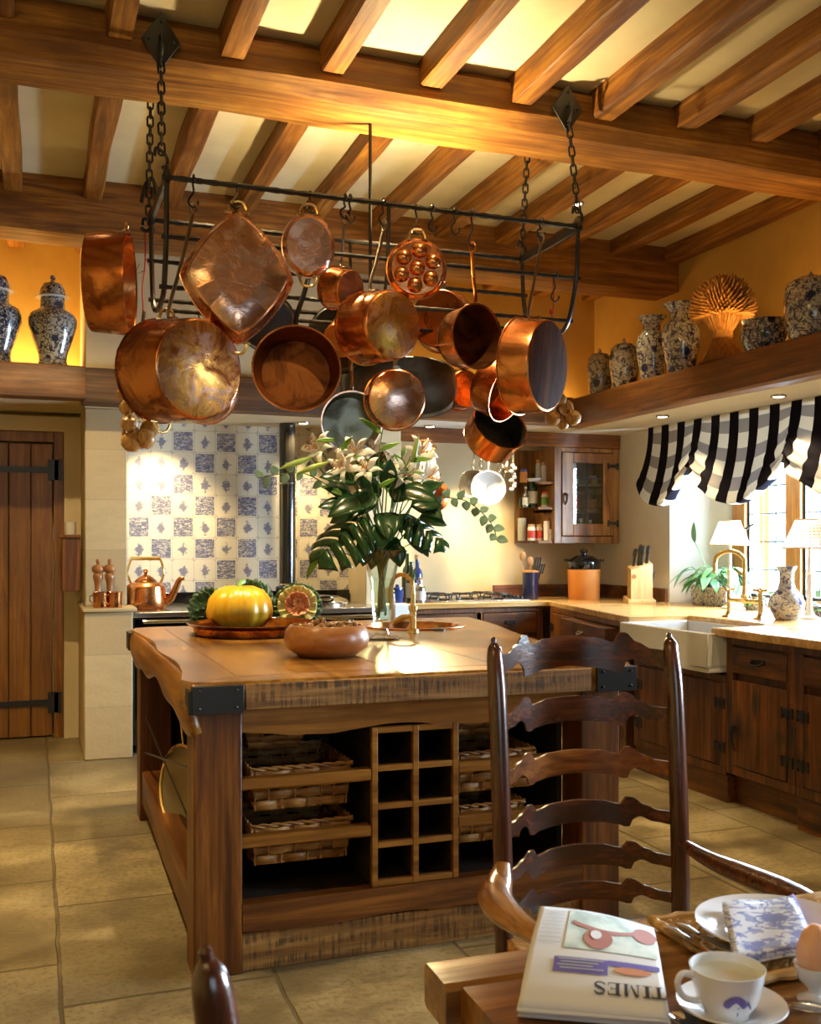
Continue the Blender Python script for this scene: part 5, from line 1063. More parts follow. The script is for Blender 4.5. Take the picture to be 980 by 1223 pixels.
# ================================================================== ON THE ISLAND
def leafblade(bm, p, d, L, wd, up=(0, 0, 1), droop=0.3, fold=0.25, n=10, tip=1.0):
    """one leaf: from p along d, drooping"""
    p, d = V(p), V(d).normalized(); up = V(up); s = d.cross(up)
    s = s.normalized() if s.length > 1e-3 else CR.copy(); nrm = s.cross(d)
    def f(u, v):
        w_ = wd*0.5*math.sin(PI*min(1, u**0.75*1.0))**0.8*(1 if u < 1 else 0)+0.0004
        t = 2*v-1; return p+d*(L*u)+nrm*(-droop*L*u*u+fold*abs(t)*w_)+s*(t*w_)
    grid(bm, f, n, 4)
vz = AZ(456, 764, iz)
va = thing('trumpet_vase', 'tall clear glass trumpet vase of green stems on the island', 'vase', (vz.x, vz.y, iz))
mm = M_(1, vz)
Mv = Matrix.Translation((vz.x, vz.y, iz))
b = BM(); prof = [(0, 0), (21*mm, 0), (22*mm, 3*mm), (9*mm, 7*mm), (7*mm, 13*mm), (10.5*mm, 20*mm), (12.5*mm, 40*mm), (14.5*mm, 70*mm), (19*mm, 88*mm), (26*mm, 100*mm), (31*mm, 107*mm), (29.5*mm, 107*mm), (24.5*mm, 99.5*mm), (17.8*mm, 88*mm), (13.3*mm, 70*mm), (11.3*mm, 40*mm), (9*mm, 24*mm), (0, 21*mm)]
lathe(b, prof, 48, Mv); obj('glass_body', b, M['glass'], va)
b = BM(); lathe(b, [(0, 22*mm), (8.6*mm, 24.5*mm), (11.1*mm, 40*mm), (13.1*mm, 70*mm), (14.0*mm, 74*mm), (0, 74*mm)], 40, Mv); obj('water', b, glass('water', (0.93, 0.97, 0.88), 0, 1.2), va)
top = V((vz.x, vz.y, iz+0.33))
def st_end(i, n): a = i*2.4; return V((vz.x+0.022*math.cos(a), vz.y+0.022*math.sin(a), iz+0.11+0.03*((i*7) % 5)/5))
stems = 0
def stem(bm, i, tipp, r=0.0035):
    a = i*2.4; q = V((vz.x-0.02*math.cos(a), vz.y-0.02*math.sin(a), iz+0.105+0.01*(i % 4)))
    m = V((vz.x+0.045*math.cos(a+0.8)*0.6, vz.y+0.045*math.sin(a+0.8)*0.6, iz+0.36)); t = V(tipp); m += (t-m)*0.06
    tube(bm, spl([q, q.lerp(m, 0.5), m, m.lerp(t, 0.55)+V((0, 0, 0.015)), t], 5), r, 6)
def lily(i, px, py, face, size, Y, label, opened=1.0):
    c = AY(px, py, Y); t = thing('white_lily', label, 'flower', c, 'white lilies in the vase'); a = W3(*face)
    b = BM(); stem(b, i, c-a*0.03); obj('stem', b, M['stem'], t)
    F = Matrix.Translation(c) @ frame_to(a)
    for k in range(6):
        th = k*PI/3+i; b = BM(); wd = size*(0.42 if k % 2 else 0.30)
        def f(u, v):
            r = size*(0.08+0.92*u); z = size*(0.34*math.sin(u*PI*0.62)*1.1-0.30*max(0, u-0.55)**1.4*2*opened)-0.2*size; w_ = wd*math.sin(PI*(0.06+0.94*u)**0.8)**0.9*0.5+0.0008; tt = 2*v-1
            return F @ (Matrix.Rotation(th, 4, 'Z') @ V((r*(0.55+0.45*opened), tt*w_, z-0.10*size*abs(tt)*(1-u)+0.02*size*math.sin(u*9+v*4))))
        grid(b, f, 10, 5); obj('petal', b, M['petal'], t, solid=0.0015)
    b = BM()
    for k in range(6):
        th = k*PI/3+0.5+i; e = F @ V((0.28*size*math.cos(th), 0.28*size*math.sin(th), 0.55*size)); tube(b, [F @ V((0, 0, -0.1*size)), F @ V((0.14*size*math.cos(th), 0.14*size*math.sin(th), 0.30*size)), e], 0.0012, 5)
        tube(b, [e+CU*0.006+CR*0.004, e-CU*0.006-CR*0.004], 0.0028, 6)
    obj('stamens', b, M['stamen'], t)
VY = vz.y
for i, a in enumerate([(378, 535, (-0.5, 0.3, 0.8), 0.088, VY+0.02, 'white lily leftmost of the bouquet above the monstera leaf'), (424, 540, (0.05, 0.5, 0.86), 0.092, VY-0.05, 'white lily under the grey tin saucepan'), (437, 560, (-0.2, 0.5, 0.8), 0.075, VY-0.12, 'cream lily turned down over the dark leaves in the bouquet middle'),
        (461, 556, (0.2, 0.6, 0.75), 0.088, VY+0.05, 'white lily under the pale gold pan base'), (484, 567, (0.3, 0.3, 0.9), 0.085, VY-0.03, 'white lily low in the right half of the bouquet'), (503, 540, (0.5, 0.4, 0.75), 0.092, VY+0.05, 'white lily highest on the right side of the bouquet'), (512, 570, (0.7, 0.1, 0.7), 0.088, VY+0.01, 'white lily rightmost of the bouquet'), (408, 556, (-0.4, 0.1, 0.9), 0.080, VY-0.06, 'white lily facing forward low on the left side of the bouquet'), (445, 538, (0.0, 0.7, 0.7), 0.085, VY+0.08, 'white lily at the back of the bouquet between the two pans')]):
    lily(i, *a)
def bud(i, p0, p1, label, Y, r=0.013):
    a, c = AY(*p0, Y), AY(*p1, Y-0.03); t = thing('lily_bud', label, 'flower bud', a, 'lily buds in the vase')
    b = BM(); stem(b, i+9, a, 0.003); obj('stem', b, M['stem'], t)
    b = BM(); tube(b, spl([a, a.lerp(c, 0.3), a.lerp(c, 0.65), c], 4), [0.004, 0.006, 0.008, 0.010, 0.0115, r, r, r*0.97, r*0.9, r*0.75, r*0.5, 0.003, 0.001], 10); obj('bud', b, M['bud'], t)
bud(0, (372, 546), (333, 560), 'long green lily bud pointing left above the eucalyptus tip', VY)
bud(1, (392, 552), (352, 566), 'long green lily bud pointing left just below the upper bud', VY-0.04)
bud(2, (492, 552), (500, 520), 'green lily bud standing among the right lilies', VY-0.02, 0.011)
bud(3, (480, 545), (484, 533), 'short pale round bud between two right lilies', VY, 0.012)
def spray(i, name, label, pts, leaves, Y, mat, L, wd, cat='leafy stem'):
    P = [AY(x, y, Y) for x, y in pts]; t = thing(name, label, cat, P[0]); b = BM(); stem(b, i+15, P[0], 0.003); tube(b, spl(P, 5), 0.0025, 6); obj('stem', b, M['stem'], t)
    S = spl(P, 8); n = len(S)
    for k in range(leaves):
        q = int((k+0.5)/leaves*(n-1)); d = (S[min(q+1, n-1)]-S[max(q-1, 0)]).normalized(); sd = 1 if k % 2 else -1
        nr = d.cross(CF).normalized(); b = BM(); dr = (d*0.5+nr*sd*0.9-CF*random.uniform(-0.2, 0.6)).normalized()
        leafblade(b, S[q], dr, L*random.uniform(0.8, 1.15), wd*random.uniform(0.85, 1.1), up=-CF+CU*0.4, droop=0.15, fold=0.15, n=7); obj('leaf', b, mat, t, solid=0.001)
    return t
spray(0, 'eucalyptus_sprig', 'eucalyptus sprig reaching left in front of the flue pipe', [(400, 585), (365, 566), (335, 566), (308, 571)], 9, VY-0.02, M['euc'], 0.05, 0.036)
spray(1, 'eucalyptus_sprig', 'eucalyptus sprig reaching right and drooping in front of the hob wall', [(500, 592), (530, 594), (556, 598), (575, 612), (588, 628), (594, 646)], 16, VY+0.06, M['euc'], 0.048, 0.040)
spray(2, 'lily_leaf_stem', 'tall green stem with a narrow leaf over the grey tin pan', [(424, 575), (410, 545), (399, 522)], 4, VY-0.05, M['leafl'], 0.10, 0.022)
spray(3, 'lily_leaf_stem', 'tall green stem rising in front of the pale gold pan', [(452, 590), (452, 548), (457, 512)], 4, VY-0.08, M['leafl'], 0.11, 0.024)
spray(4, 'lily_leaf_stem', 'green leafy stem among the lilies on the right of the bouquet', [(470, 600), (478, 575), (490, 545)], 7, VY, M['leafl'], 0.10, 0.024)
def monstera(i, label, c0, cdir, upd, L, wd, Y, cuts=5, mat='leaf'):
    c = AY(*c0, Y); d = W3(*cdir); nrm = W3(*upd); s = d.cross(nrm).normalized(); nrm = s.cross(d)
    t = thing('monstera_leaf', label, 'leaf', c); b = BM(); stem(b, i+22, c, 0.004); obj('stem', b, M['stem'], t)
    b = BM()
    for sg in (-1, 1):                                       # lobes: fingers from the midrib on either side
        for k in range(cuts):
            u0, u1 = k/cuts, (k+0.80 if k < cuts-1 else k+1.0)/cuts
            def f(a, v):
                base = u0+(u1-u0)*a; ex = wd*0.5*(math.sin(PI*min(1, 0.20+0.78*base))**0.6); tipu = base*0.80+0.10+0.14*v+0.04*(1-base)
                pinch = 0.35+0.65*math.sin(PI*(0.5+0.5*(1-v)))  # narrows to the tip
                mid = (u0+u1)/2; bb = mid+(base-mid)*(pinch if v > 0.5 else 1)
                uu = bb+(0.26*v*(1-0.6*bb))-0.10*v*(1-bb); x = ex*v
                return c+d*(L*uu)+s*(sg*x)+nrm*(-0.35*L*uu*uu*0.6-0.5*x*v*0.8+0.012*math.sin(a*PI))
            grid(b, f, 5, 8)
    obj('blade', b, M[mat], t, solid=0.0012)
    return t
monstera(0, 'large dark monstera leaf hanging forward over the left side of the vase', (437, 618), (-0.75, -0.48, 0.45), (-0.2, 0.75, 0.62), 0.27, 0.30, VY-0.10)
monstera(1, 'dark monstera leaf spreading right over the rim of the vase', (474, 615), (0.90, -0.38, 0.25), (0.2, 0.85, 0.5), 0.24, 0.20, VY-0.05)
random.seed(11)
for k, (x, y, dx, dy, L, wd) in enumerate([(440, 640, -0.2, -1, 0.13, 0.085), (465, 640, 0.25, -1, 0.12, 0.08), (487, 632, 0.6, -0.8, 0.12, 0.08), (430, 610, -0.8, -0.2, 0.14, 0.09), (448, 600, -0.2, 0.6, 0.15, 0.10), (470, 600, 0.3, 0.5, 0.15, 0.10), (490, 605, 0.8, 0.2, 0.14, 0.09), (455, 625, 0.0, -0.6, 0.13, 0.10), (420, 600, -0.5, 0.5, 0.13, 0.08),
        (480, 622, 0.5, -0.3, 0.13, 0.09), (440, 585, -0.3, 0.8, 0.13, 0.08), (462, 583, 0.1, 0.8, 0.13, 0.08), (498, 645, 0.7, -0.9, 0.09, 0.05), (410, 592, -0.7, 0.4, 0.12, 0.03), (385, 655, -0.5, -0.8, 0.14, 0.035), (500, 590, 0.6, 0.4, 0.12, 0.07), (428, 628, -0.6, -0.5, 0.12, 0.09), (473, 650, 0.2, -1.0, 0.10, 0.07), (448, 655, -0.2, -1.0, 0.09, 0.07), (425, 575, -0.6, 0.2, 0.16, 0.10), (450, 590, -0.3, -0.2, 0.17, 0.12), (478, 585, 0.4, -0.1, 0.17, 0.11), (495, 600, 0.7, -0.3, 0.15, 0.10), (460, 612, 0.1, -0.4, 0.16, 0.12), (432, 600, -0.5, -0.1, 0.17, 0.11), (445, 570, 0.1, 0.3, 0.14, 0.09), (470, 572, 0.2, 0.2, 0.14, 0.09), (415, 605, -0.9, 0.1, 0.13, 0.08), (500, 618, 0.9, -0.1, 0.13, 0.08)]):
    Y = VY-0.06+0.10*((k*5) % 7)/7-0.03; p = AY(x, y, Y); t = thing('glossy_leaf', 'glossy dark green leaf massed over the vase rim', 'leaf', p, 'dark leaves massed over the vase')
    b = BM(); a = k*2.4; q = V((vz.x+0.02*math.cos(a), vz.y+0.02*math.sin(a), iz+0.32)); tube(b, [q, q.lerp(p, 0.6)+V((0, 0, 0.01)), p], 0.003, 6); obj('stalk', b, M['stem'], t)
    b = BM(); d = W3(dx, dy, random.uniform(-0.1, 0.6)); leafblade(b, p, d, L, wd, up=W3(0.1, 0.6, 0.8), droop=random.uniform(0.1, 0.4), fold=0.3, n=9); obj('blade', b, M['leafl' if k in (13, 14) else 'leaf'], t, solid=0.001)
# copper tray with pumpkin and ornamental cabbages
tc = AZ(302, 752, iz+0.02); TRr = M_(78, tc)
b = BM(); lathe(b, [(0, 0.0), (TRr*0.80, 0.0), (TRr*0.88, 0.004), (TRr*0.90, 0.035), (TRr*0.985, 0.05), (TRr, 0.054), (TRr*0.98, 0.056), (TRr*0.885, 0.042), (TRr*0.86, 0.010), (0, 0.007)], 64, Matrix.Translation((tc.x, tc.y, iz)))
tag(obj('round_tray', b, M['copperdark']), 'wide round copper tray under the pumpkin on the island', 'tray')
pm = AZ(286, 748, iz+0.012); PRr = M_(40, pm)
t = thing('pumpkin', 'fat yellow ribbed pumpkin on the copper tray', 'pumpkin', (pm.x, pm.y, iz+0.008))
b = BM(); lathe(b, [(0, 0.012), (PRr*0.35, 0.004), (PRr*0.75, 0.012), (PRr*0.97, 0.05*PRr/0.15), (PRr, 0.5*PRr), (PRr*0.93, 0.85*PRr), (PRr*0.72, 1.12*PRr), (PRr*0.42, 1.24*PRr), (PRr*0.15, 1.20*PRr), (0, 1.17*PRr)], 96, Matrix.Translation((pm.x, pm.y, iz+0.006)), rf=lambda k, z: 1-0.055*abs(math.cos(k*2*PI*5.5))**5*1.0)
obj('flesh', b, M['pumpkin'], t)
b = BM(); e = V((pm.x, pm.y, iz+0.006+1.18*PRr)); tube(b, spl([e-V((0, 0, 0.01)), e+V((0.005, 0.02, 0.02)), e+V((0.03, 0.045, 0.03))], 4), [0.02, 0.015, 0.013, 0.011, 0.011, 0.011, 0.011, 0.012, 0.013], 8); obj('stalk', b, M['leafl'], t)
def cabbage(label, px, py, rpx, Y, face, heart):
    c = AY(px, py, Y); R = M_(rpx, c); t = thing('ornamental_cabbage', label, 'cabbage', c-CU*R*0.8); a = W3(*face); F = Matrix.Translation(c) @ frame_to(a)
    b = BM(); ball(b, c-a*R*0.45, R*0.55, 3); obj('core', b, M['cabbage'], t)
    for ring_, n, rr, z0, m in ((0, 7, 1.0, -0.30, 'cabbage'), (1, 6, 0.80, -0.02, 'cabbage' if not heart else 'cabin'), (2, 5, 0.50, 0.16, 'cabheart' if heart else 'cabbage')):
        for k in range(n):
            th = 2*PI*(k+0.5*ring_)/n+ring_; b = BM()
            def f(u, v):
                an = (v-0.5)*1.7*(0.4+0.6*math.sin(u*PI*0.55)); r = R*rr*(0.20+0.80*u); ruf = 0.10*R*u*u*math.sin(v*22+k*2)+0.05*R*u*math.sin(v*41+k)
                return F @ (Matrix.Rotation(th+an, 4, 'Z') @ V((r*(1+0.1*math.sin(v*PI)), 0, z0*R+R*(0.55*u*u*(0.7 if ring_ else 0.35))+ruf)))
            grid(b, f, 8, 16); obj('leaf', b, M[m], t, solid=0.0025)
    if heart:
        b = BM(); random.seed(5)
        for k in range(26):
            th, rr = random.random()*6.28, math.sqrt(random.random())*0.30*R; ball(b, F @ V((rr*math.cos(th), rr*math.sin(th), 0.22*R+0.08*R*random.random())), 0.11*R, 1)
        obj('heart', b, M['cabheart'], t)
cabbage('ornamental cabbage with yellow leaves and pink heart beside the pumpkin', 355, 724, 27, pm.y-0.02, (0.10, 0.25, 0.95), True)
cabbage('dark green cabbage behind the left of the pumpkin', 247, 724, 24, pm.y+0.08, (-0.4, 0.5, 0.7), False)
cabbage('dark cabbage with orange edged leaves behind the top of the pumpkin', 300, 712, 24, pm.y+0.22, (0.1, 0.8, 0.6), False)
# turned wooden bowl of nuts with a nutcracker
bw = AZ(390, 783, iz); BR2 = M_(51, bw); bh = M_(37, bw)
b = BM(); lathe(b, [(0, 0.0), (BR2*0.60, 0.0), (BR2*0.70, 0.004), (BR2*0.95, bh*0.30), (BR2, bh*0.55), (BR2*0.95, bh*0.85), (BR2*0.86, bh), (BR2*0.82, bh), (BR2*0.86, bh*0.84), (BR2*0.90, bh*0.55), (BR2*0.6, bh*0.25), (0, bh*0.22)], 56, Matrix.Translation((bw.x, bw.y, iz)))
tag(obj('wooden_bowl', b, M['bowlwood']), 'round turned wooden bowl of nuts at the front of the island', 'bowl')
b = BM(); random.seed(3); ball(b, (0, 0, 0), 0.0135, 2, (0.85, 0.85, 1.25))
for v in b.verts: v.co *= 1+0.06*noise.noise(v.co*160)
bmesh.ops.translate(b, verts=b.verts, vec=(bw.x, bw.y, iz+bh)); proto = tag(obj('hazelnut', b, M['nut']), 'small brown nut heaped in the wooden bowl', 'nut', 'nuts in the wooden bowl')
first = True
for k in range(70):
    r = BR2*0.80*math.sqrt(k/70); a = k*2.39996; lo = (bw.x+r*math.cos(a), bw.y+r*math.sin(a), iz+bh*0.74+0.020*(1-(r/BR2)**2)+0.004*random.random())
    o = proto if first else proto.copy()
    if not first: C.objects.link(o)
    o.location = lo; o.rotation_euler = (random.random()*3, random.random()*3, random.random()*3); first = False
nc = AZ(408, 752, iz+bh)
t = thing('nutcracker', 'steel nutcracker lying on the nuts in the wooden bowl', 'nutcracker', nc)
for sgn in (-1, 1):
    b = BM(); p = V((bw.x+0.02, bw.y+0.02, iz+bh+0.022)); d = (CR*0.75-CF*0.5+CU*-0.05).normalized(); s = CU.cross(d)
    tube(b, spl([p-d*0.06+s*sgn*0.004, p-d*0.03+s*sgn*0.014, p+s*sgn*0.010, p+d*0.06+s*sgn*0.016, p+d*0.10+s*sgn*0.012], 4), 0.0045, 8); obj('arm', b, M['steel'], t)
# ================================================================== AROUND THE RANGE
def pot(name, label, cat, p, prof, mat, group=None, seg=40): 
    b = BM(); lathe(b, prof, seg, Matrix.Translation(V(p))); return tag(obj(name, b, mat), label, cat, group)
kp = V((0.69, 6.95, 0.90)); k_ = 1.0
t = thing('kettle', 'polished copper kettle with arched handle on the left of the range', 'kettle', kp)
Mk = Matrix.Translation(kp)
b = BM(); lathe(b, [(0, 0), (0.125, 0), (0.135, 0.01), (0.140, 0.05), (0.128, 0.15), (0.105, 0.172), (0.07, 0.182), (0, 0.182)], 48, Mk); obj('body', b, M['copper'], t)
b = BM(); lathe(b, [(0.072, 0.182), (0.070, 0.19), (0.045, 0.212), (0.022, 0.225), (0.012, 0.228), (0.012, 0.24), (0.018, 0.25), (0.012, 0.262), (0, 0.265)], 28, Mk); obj('lid', b, M['copper'], t)
b = BM(); tube(b, spl([kp+CR*0.115+CU*0.045, kp+CR*0.165+CU*0.07, kp+CR*0.20+CU*0.14, kp+CR*0.225+CU*0.195, kp+CR*0.255+CU*0.205], 5), [0.030-0.016*i/20 for i in range(21)], 10); obj('spout', b, M['copper'], t)
b = BM(); tube(b, spl([kp-CR*0.095+CU*0.165, kp-CR*0.12+CU*0.24, kp-CR*0.10+CU*0.32, kp-CR*0.08+CU*0.335], 5), 0.008, 8); tube(b, spl([kp+CR*0.095+CU*0.165, kp+CR*0.12+CU*0.24, kp+CR*0.10+CU*0.32, kp+CR*0.08+CU*0.335], 5), 0.008, 8); tube(b, [kp-CR*0.10+CU*0.335, kp+CR*0.10+CU*0.335], 0.013, 10); obj('arched_handle', b, M['brass'], t)
for i, px in enumerate((117, 131)):
    p = AY(px, 727, 6.70); p.z = 0.936; h = 0.20
    t = thing('pepper_mill', ['wooden pepper mill on the stone ledge, the one nearer the door', 'wooden pepper mill on the stone ledge, the one nearer the kettle'][i], 'pepper mill', p, 'pepper mills on the stone ledge'); Mm = Matrix.Translation(p)
    b = BM(); lathe(b, [(0, 0), (0.030, 0), (0.032, 0.02), (0.024, 0.05), (0.018, 0.10), (0.022, 0.15), (0.030, 0.18), (0.031, 0.20), (0.024, 0.21), (0, 0.21)], 24, Mm); obj('body', b, M['bowlwood'], t)
    b = BM(); lathe(b, [(0.024, 0.212), (0.036, 0.225), (0.038, 0.245), (0.030, 0.26), (0.010, 0.268), (0.008, 0.272), (0.014, 0.285), (0.010, 0.30), (0, 0.302)], 24, Mm); obj('head', b, M['bowlwood'], t)
for i, px in enumerate((120, 137)):
    p = AY(px, 727, 6.62); p.z = 0.936
    t = thing('copper_mug', ['copper mug on the stone ledge, the one nearer the door', 'copper mug on the stone ledge, the one nearer the kettle'][i], 'mug', p, 'copper mugs on the stone ledge')
    b = BM(); lathe(b, [(0, 0), (0.045, 0), (0.046, 0.004), (0.043, 0.05), (0.046, 0.095), (0.049, 0.098), (0.044, 0.097), (0.040, 0.05), (0.042, 0.006), (0, 0.005)], 28, Matrix.Translation(p)); obj('body', b, M['copper'], t)
    b = BM(); s_ = -CR*0.6-CF*0.7; tube(b, spl([p+s_*0.045+CU*0.08, p+s_*0.075+CU*0.075, p+s_*0.08+CU*0.045, p+s_*0.045+CU*0.02], 4), 0.005, 8); obj('handle', b, M['brass'], t)
t = thing('wall_box', 'narrow wooden candle box hanging on the side of the stone pillar by the door', 'wall box', (0.24, 7.16, 1.02))
b = BM(); box(b, (0.17, 7.06, 1.02), (0.285, 7.26, 1.37)); obj('box', b, M['doorbox'] if 'doorbox' in M else M['honZ'], t, bevel=0.004)
b = BM(); box(b, (0.155, 7.045, 1.37), (0.285, 7.275, 1.392)); obj('lid', b, M['honZ'], t, bevel=0.004)
pot('small_beaker', 'small white beaker on top of the candle box by the pillar', 'beaker', (0.225, 7.14, 1.392), [(0, 0), (0.032, 0), (0.036, 0.085), (0.032, 0.085), (0.029, 0.005), (0, 0.005)], M['ceramic'])
# ginger jars in the lit niche
def gjar(p, s, label, mat):
    t = thing('ginger_jar', label, 'jar', p, 'tall jars in the lit niche'); Mj = Matrix.Translation(V(p)) @ Matrix.Scale(s, 4)
    b = BM(); lathe(b, [(0, 0), (0.105, 0), (0.108, 0.01), (0.095, 0.05), (0.10, 0.10), (0.135, 0.20), (0.165, 0.30), (0.168, 0.345), (0.15, 0.385), (0.10, 0.415), (0.085, 0.43), (0.082, 0.50), (0, 0.50)], 48, Mj); obj('body', b, M[mat], t)
    b = BM(); lathe(b, [(0.115, 0.502), (0.117, 0.508), (0.09, 0.515), (0.085, 0.56), (0.065, 0.60), (0.03, 0.615), (0.012, 0.618), (0.012, 0.628), (0.022, 0.645), (0.014, 0.665), (0, 0.67)], 40, Mj); l = obj('lid', b, M[mat], t)
    b = BM(); lathe(b, [(0.085, 0.499), (0.117, 0.502), (0.118, 0.507), (0.09, 0.512)], 40, Mj); obj('lid_rim', b, M['ceramic'], t)
for px, lb, s in ((63, 'tall blue and white lidded ginger jar nearest the chimney in the lit niche', 0.87), (-5, 'tall dark lidded ginger jar cut by the left edge of the picture', 0.90)):
    p = AY(px, 437, 6.72); gjar((p.x, 6.74, 2.425), s, lb, 'delftgrey' if px > 0 else 'delftdark')
# pots along the right plate shelf
def shelfp(px, y=3.74): p = AX(px, 450, y); return V((p.x, p.y, 2.385))
def ovoid(h, r, neck=0.45): return [(0, 0), (r*0.72, 0), (r*0.78, h*0.04), (r*0.97, h*0.35), (r, h*0.6), (r*0.93, h*0.82), (r*0.7, h*0.95), (r*neck, h), (0, h)]
for px, wpx, hpx, lb in ((716, 15.5, 50, 'leafy lidded pot at the far end of the right shelf'), (745, 18, 54, 'leafy lidded pot second from the far end of the right shelf')):
    p = shelfp(px); R, h = M_(wpx, p), M_(hpx, p); t = thing('lidded_pot', lb, 'pot', p, 'small lidded pots on the right shelf'); Mj = Matrix.Translation(p)
    b = BM(); lathe(b, [(0, 0), (R*0.75, 0), (R*0.80, h*0.04), (R, h*0.5), (R*0.97, h*0.72), (R*0.86, h*0.80), (0, h*0.80)], 36, Mj); obj('body', b, M['delftleaf'], t)
    b = BM(); lathe(b, [(R*0.9, h*0.80), (R*0.88, h*0.86), (R*0.6, h*0.96), (R*0.1, h), (R*0.12, h*1.06), (0, h*1.12)], 36, Mj); obj('lid', b, M['delftleaf'], t)
for px, wpx, hpx, lb in ((778, 18.5, 76, 'shorter blue flowered vase with flared neck on the right shelf'), (813, 23, 82, 'taller blue flowered vase with flared neck beside the wheat sheaf')):
    p = shelfp(px); R, h = M_(wpx, p), M_(hpx, p)
    pot('flared_vase', lb, 'vase', p, [(0, 0), (R*0.68, 0), (R*0.72, h*0.05), (R*0.95, h*0.40), (R, h*0.55), (R*0.88, h*0.70), (R*0.58, h*0.78), (R*0.55, h*0.88), (R*0.80, h*0.97), (R*0.95, h), (R*0.9, h), (R*0.5, h*0.9), (R*0.5, h*0.8), (0, h*0.78)], M['delft'], 'flared vases on the right shelf')
p = shelfp(912); R, h = M_(28, p), M_(36, p)
pot('planter_bowl', 'dark blue flowered planter bowl between the wheat and the big jar', 'planter', p, [(0, 0), (R*0.70, 0), (R*0.75, h*0.05), (R, h*0.45), (R*0.98, h*0.70), (R*0.88, h*0.90), (R*0.96, h), (R*0.9, h), (R*0.82, h*0.9), (R*0.9, h*0.6), (R*0.6, h*0.1), (0, h*0.1)], M['delftdark'])
p = shelfp(968); R, h = M_(31, p), M_(74, p); t = thing('lidded_jar', 'big scroll patterned lidded jar at the right edge of the shelf', 'jar', p); Mj = Matrix.Translation(p)
b = BM(); lathe(b, [(0, 0), (R*0.72, 0), (R*0.8, h*0.05), (R*0.98, h*0.35), (R, h*0.65), (R*0.92, h*0.82), (0, h*0.82)], 48, Mj); obj('body', b, M['delft'], t)
b = BM(); lathe(b, [(R*0.94, h*0.82), (R*0.86, h*0.90), (R*0.5, h*0.985), (R*0.1, h), (R*0.11, h*1.03), (0, h*1.10)], 48, Mj); obj('lid', b, M['delft'], t)
p = shelfp(862); t = thing('wheat_sheaf', 'tied sheaf of golden wheat standing on the right shelf', 'wheat sheaf', p); random.seed(9)
kx = M_(1, p); zt = 34*kx
b = BM(); b2 = BM()
for k in range(560):
    a = k*2.39996; f = math.sqrt((k+0.5)/560); r0, r1 = 36*kx*f, 11*kx*f; ph = f*1.95; Rk = 36*kx*random.uniform(0.86, 1.04)
    q0 = p+V((0.62*r0*math.cos(a), r0*math.sin(a), 0.004)); q1 = p+V((0.7*r1*math.cos(a), r1*math.sin(a), zt-4*kx))
    d = V((0.85*math.sin(ph)*math.cos(a), math.sin(ph)*math.sin(a), math.cos(ph))); q2 = p+V((0, 0, zt+30*kx))+d*Rk*0.78; d2 = (d+V((0, 0, 0.25))).normalized()
    tube(b, [q0, q1, q2], 0.0028, 4); tube(b2, [q2-d2*0.01, q2+d2*0.02, q2+d2*0.045, q2+d2*0.07], [0.004, 0.0100, 0.0085, 0.002], 5)
o = obj('stalks', b, M['straw'], t); tag(o, kind='stuff'); o = obj('ears', b2, M['straw'], t); tag(o, kind='stuff')
b = BM(); lathe(b, [(13.5*kx, zt-6*kx), (14.5*kx, zt-2*kx), (14.5*kx, zt+2*kx), (13.5*kx, zt+6*kx)], 28, Matrix.Translation(p), sx=0.78); obj('tie', b, M['straw'], t)
# ================================================================== HOB WALL
t = thing('gas_hob', 'black and steel gas hob set in the worktop below the hob wall', 'hob', (3.1, 7.15, CH))
hx0, hx1, hy0, hy1 = 2.72, 3.52, 6.95, 7.40
b = BM(); box(b, (hx0, hy0, CH), (hx1, hy1, CH+0.012)); obj('plate', b, M['steel'], t, bevel=0.003)
for k, (x, y, r) in enumerate(((hx0+0.14, 7.06, 0.05), (hx0+0.14, 7.28, 0.06), (hx0+0.36, 7.17, 0.075), (hx0+0.58, 7.06, 0.05), (hx0+0.58, 7.28, 0.06))):
    b = BM(); lathe(b, [(0, 0.012), (r, 0.012), (r*0.9, 0.022), (r*0.6, 0.028), (0, 0.03)], 24, Matrix.Translation((x, y, CH))); obj('burner', b, M['black'], t)
    b = BM()
    for q in range(4):
        an = q*PI/2+0.785; d = V((math.cos(an), math.sin(an), 0)); tube(b, [V((x, y, CH+0.055))+d*0.03, V((x, y, CH+0.055))+d*0.10, V((x, y, CH+0.012))+d*0.115], 0.006, 6)
    lathe(b, [(0.096, 0.048), (0.106, 0.048), (0.106, 0.056), (0.096, 0.056), (0.096, 0.048)], 24, Matrix.Translation((x, y, CH))); obj('pan_support', b, M['iron'], t)
for k in range(5): b = BM(); lathe(b, [(0.018, 0.012), (0.016, 0.035), (0, 0.036)], 14, Matrix.Translation((hx1-0.05, 6.99+k*0.075, CH))); obj('knob', b, M['black'], t)
# shelf-back panel of the hob wall
# bottles and jars between range and hob
def bottle(px, label, Y, h, r, mat, capm=None, labelm=None, z=CH, pd=None, group='bottles beside the range'):
    p = pd or AY(px, 700, Y); p = V((p.x, p.y, z)); t = thing('bottle', label, 'bottle', p, group); Mb = Matrix.Translation(p)
    b = BM(); lathe(b, [(0, 0), (r, 0), (r, h*0.58), (r*0.8, h*0.68), (r*0.36, h*0.76), (r*0.33, h*0.96), (r*0.40, h*0.965), (r*0.40, h), (0, h)], 24, Mb); obj('glass_body', b, mat, t)
    if capm: b = BM(); lathe(b, [(r*0.44, h*0.93), (r*0.44, h*1.03), (0, h*1.03)], 16, Mb); obj('stopper', b, capm, t)
    if labelm: b = BM(); lathe(b, [(r*1.01, h*0.12), (r*1.015, h*0.14), (r*1.015, h*0.46), (r*1.01, h*0.48)], 24, Mb); obj('paper_label', b, labelm, t)
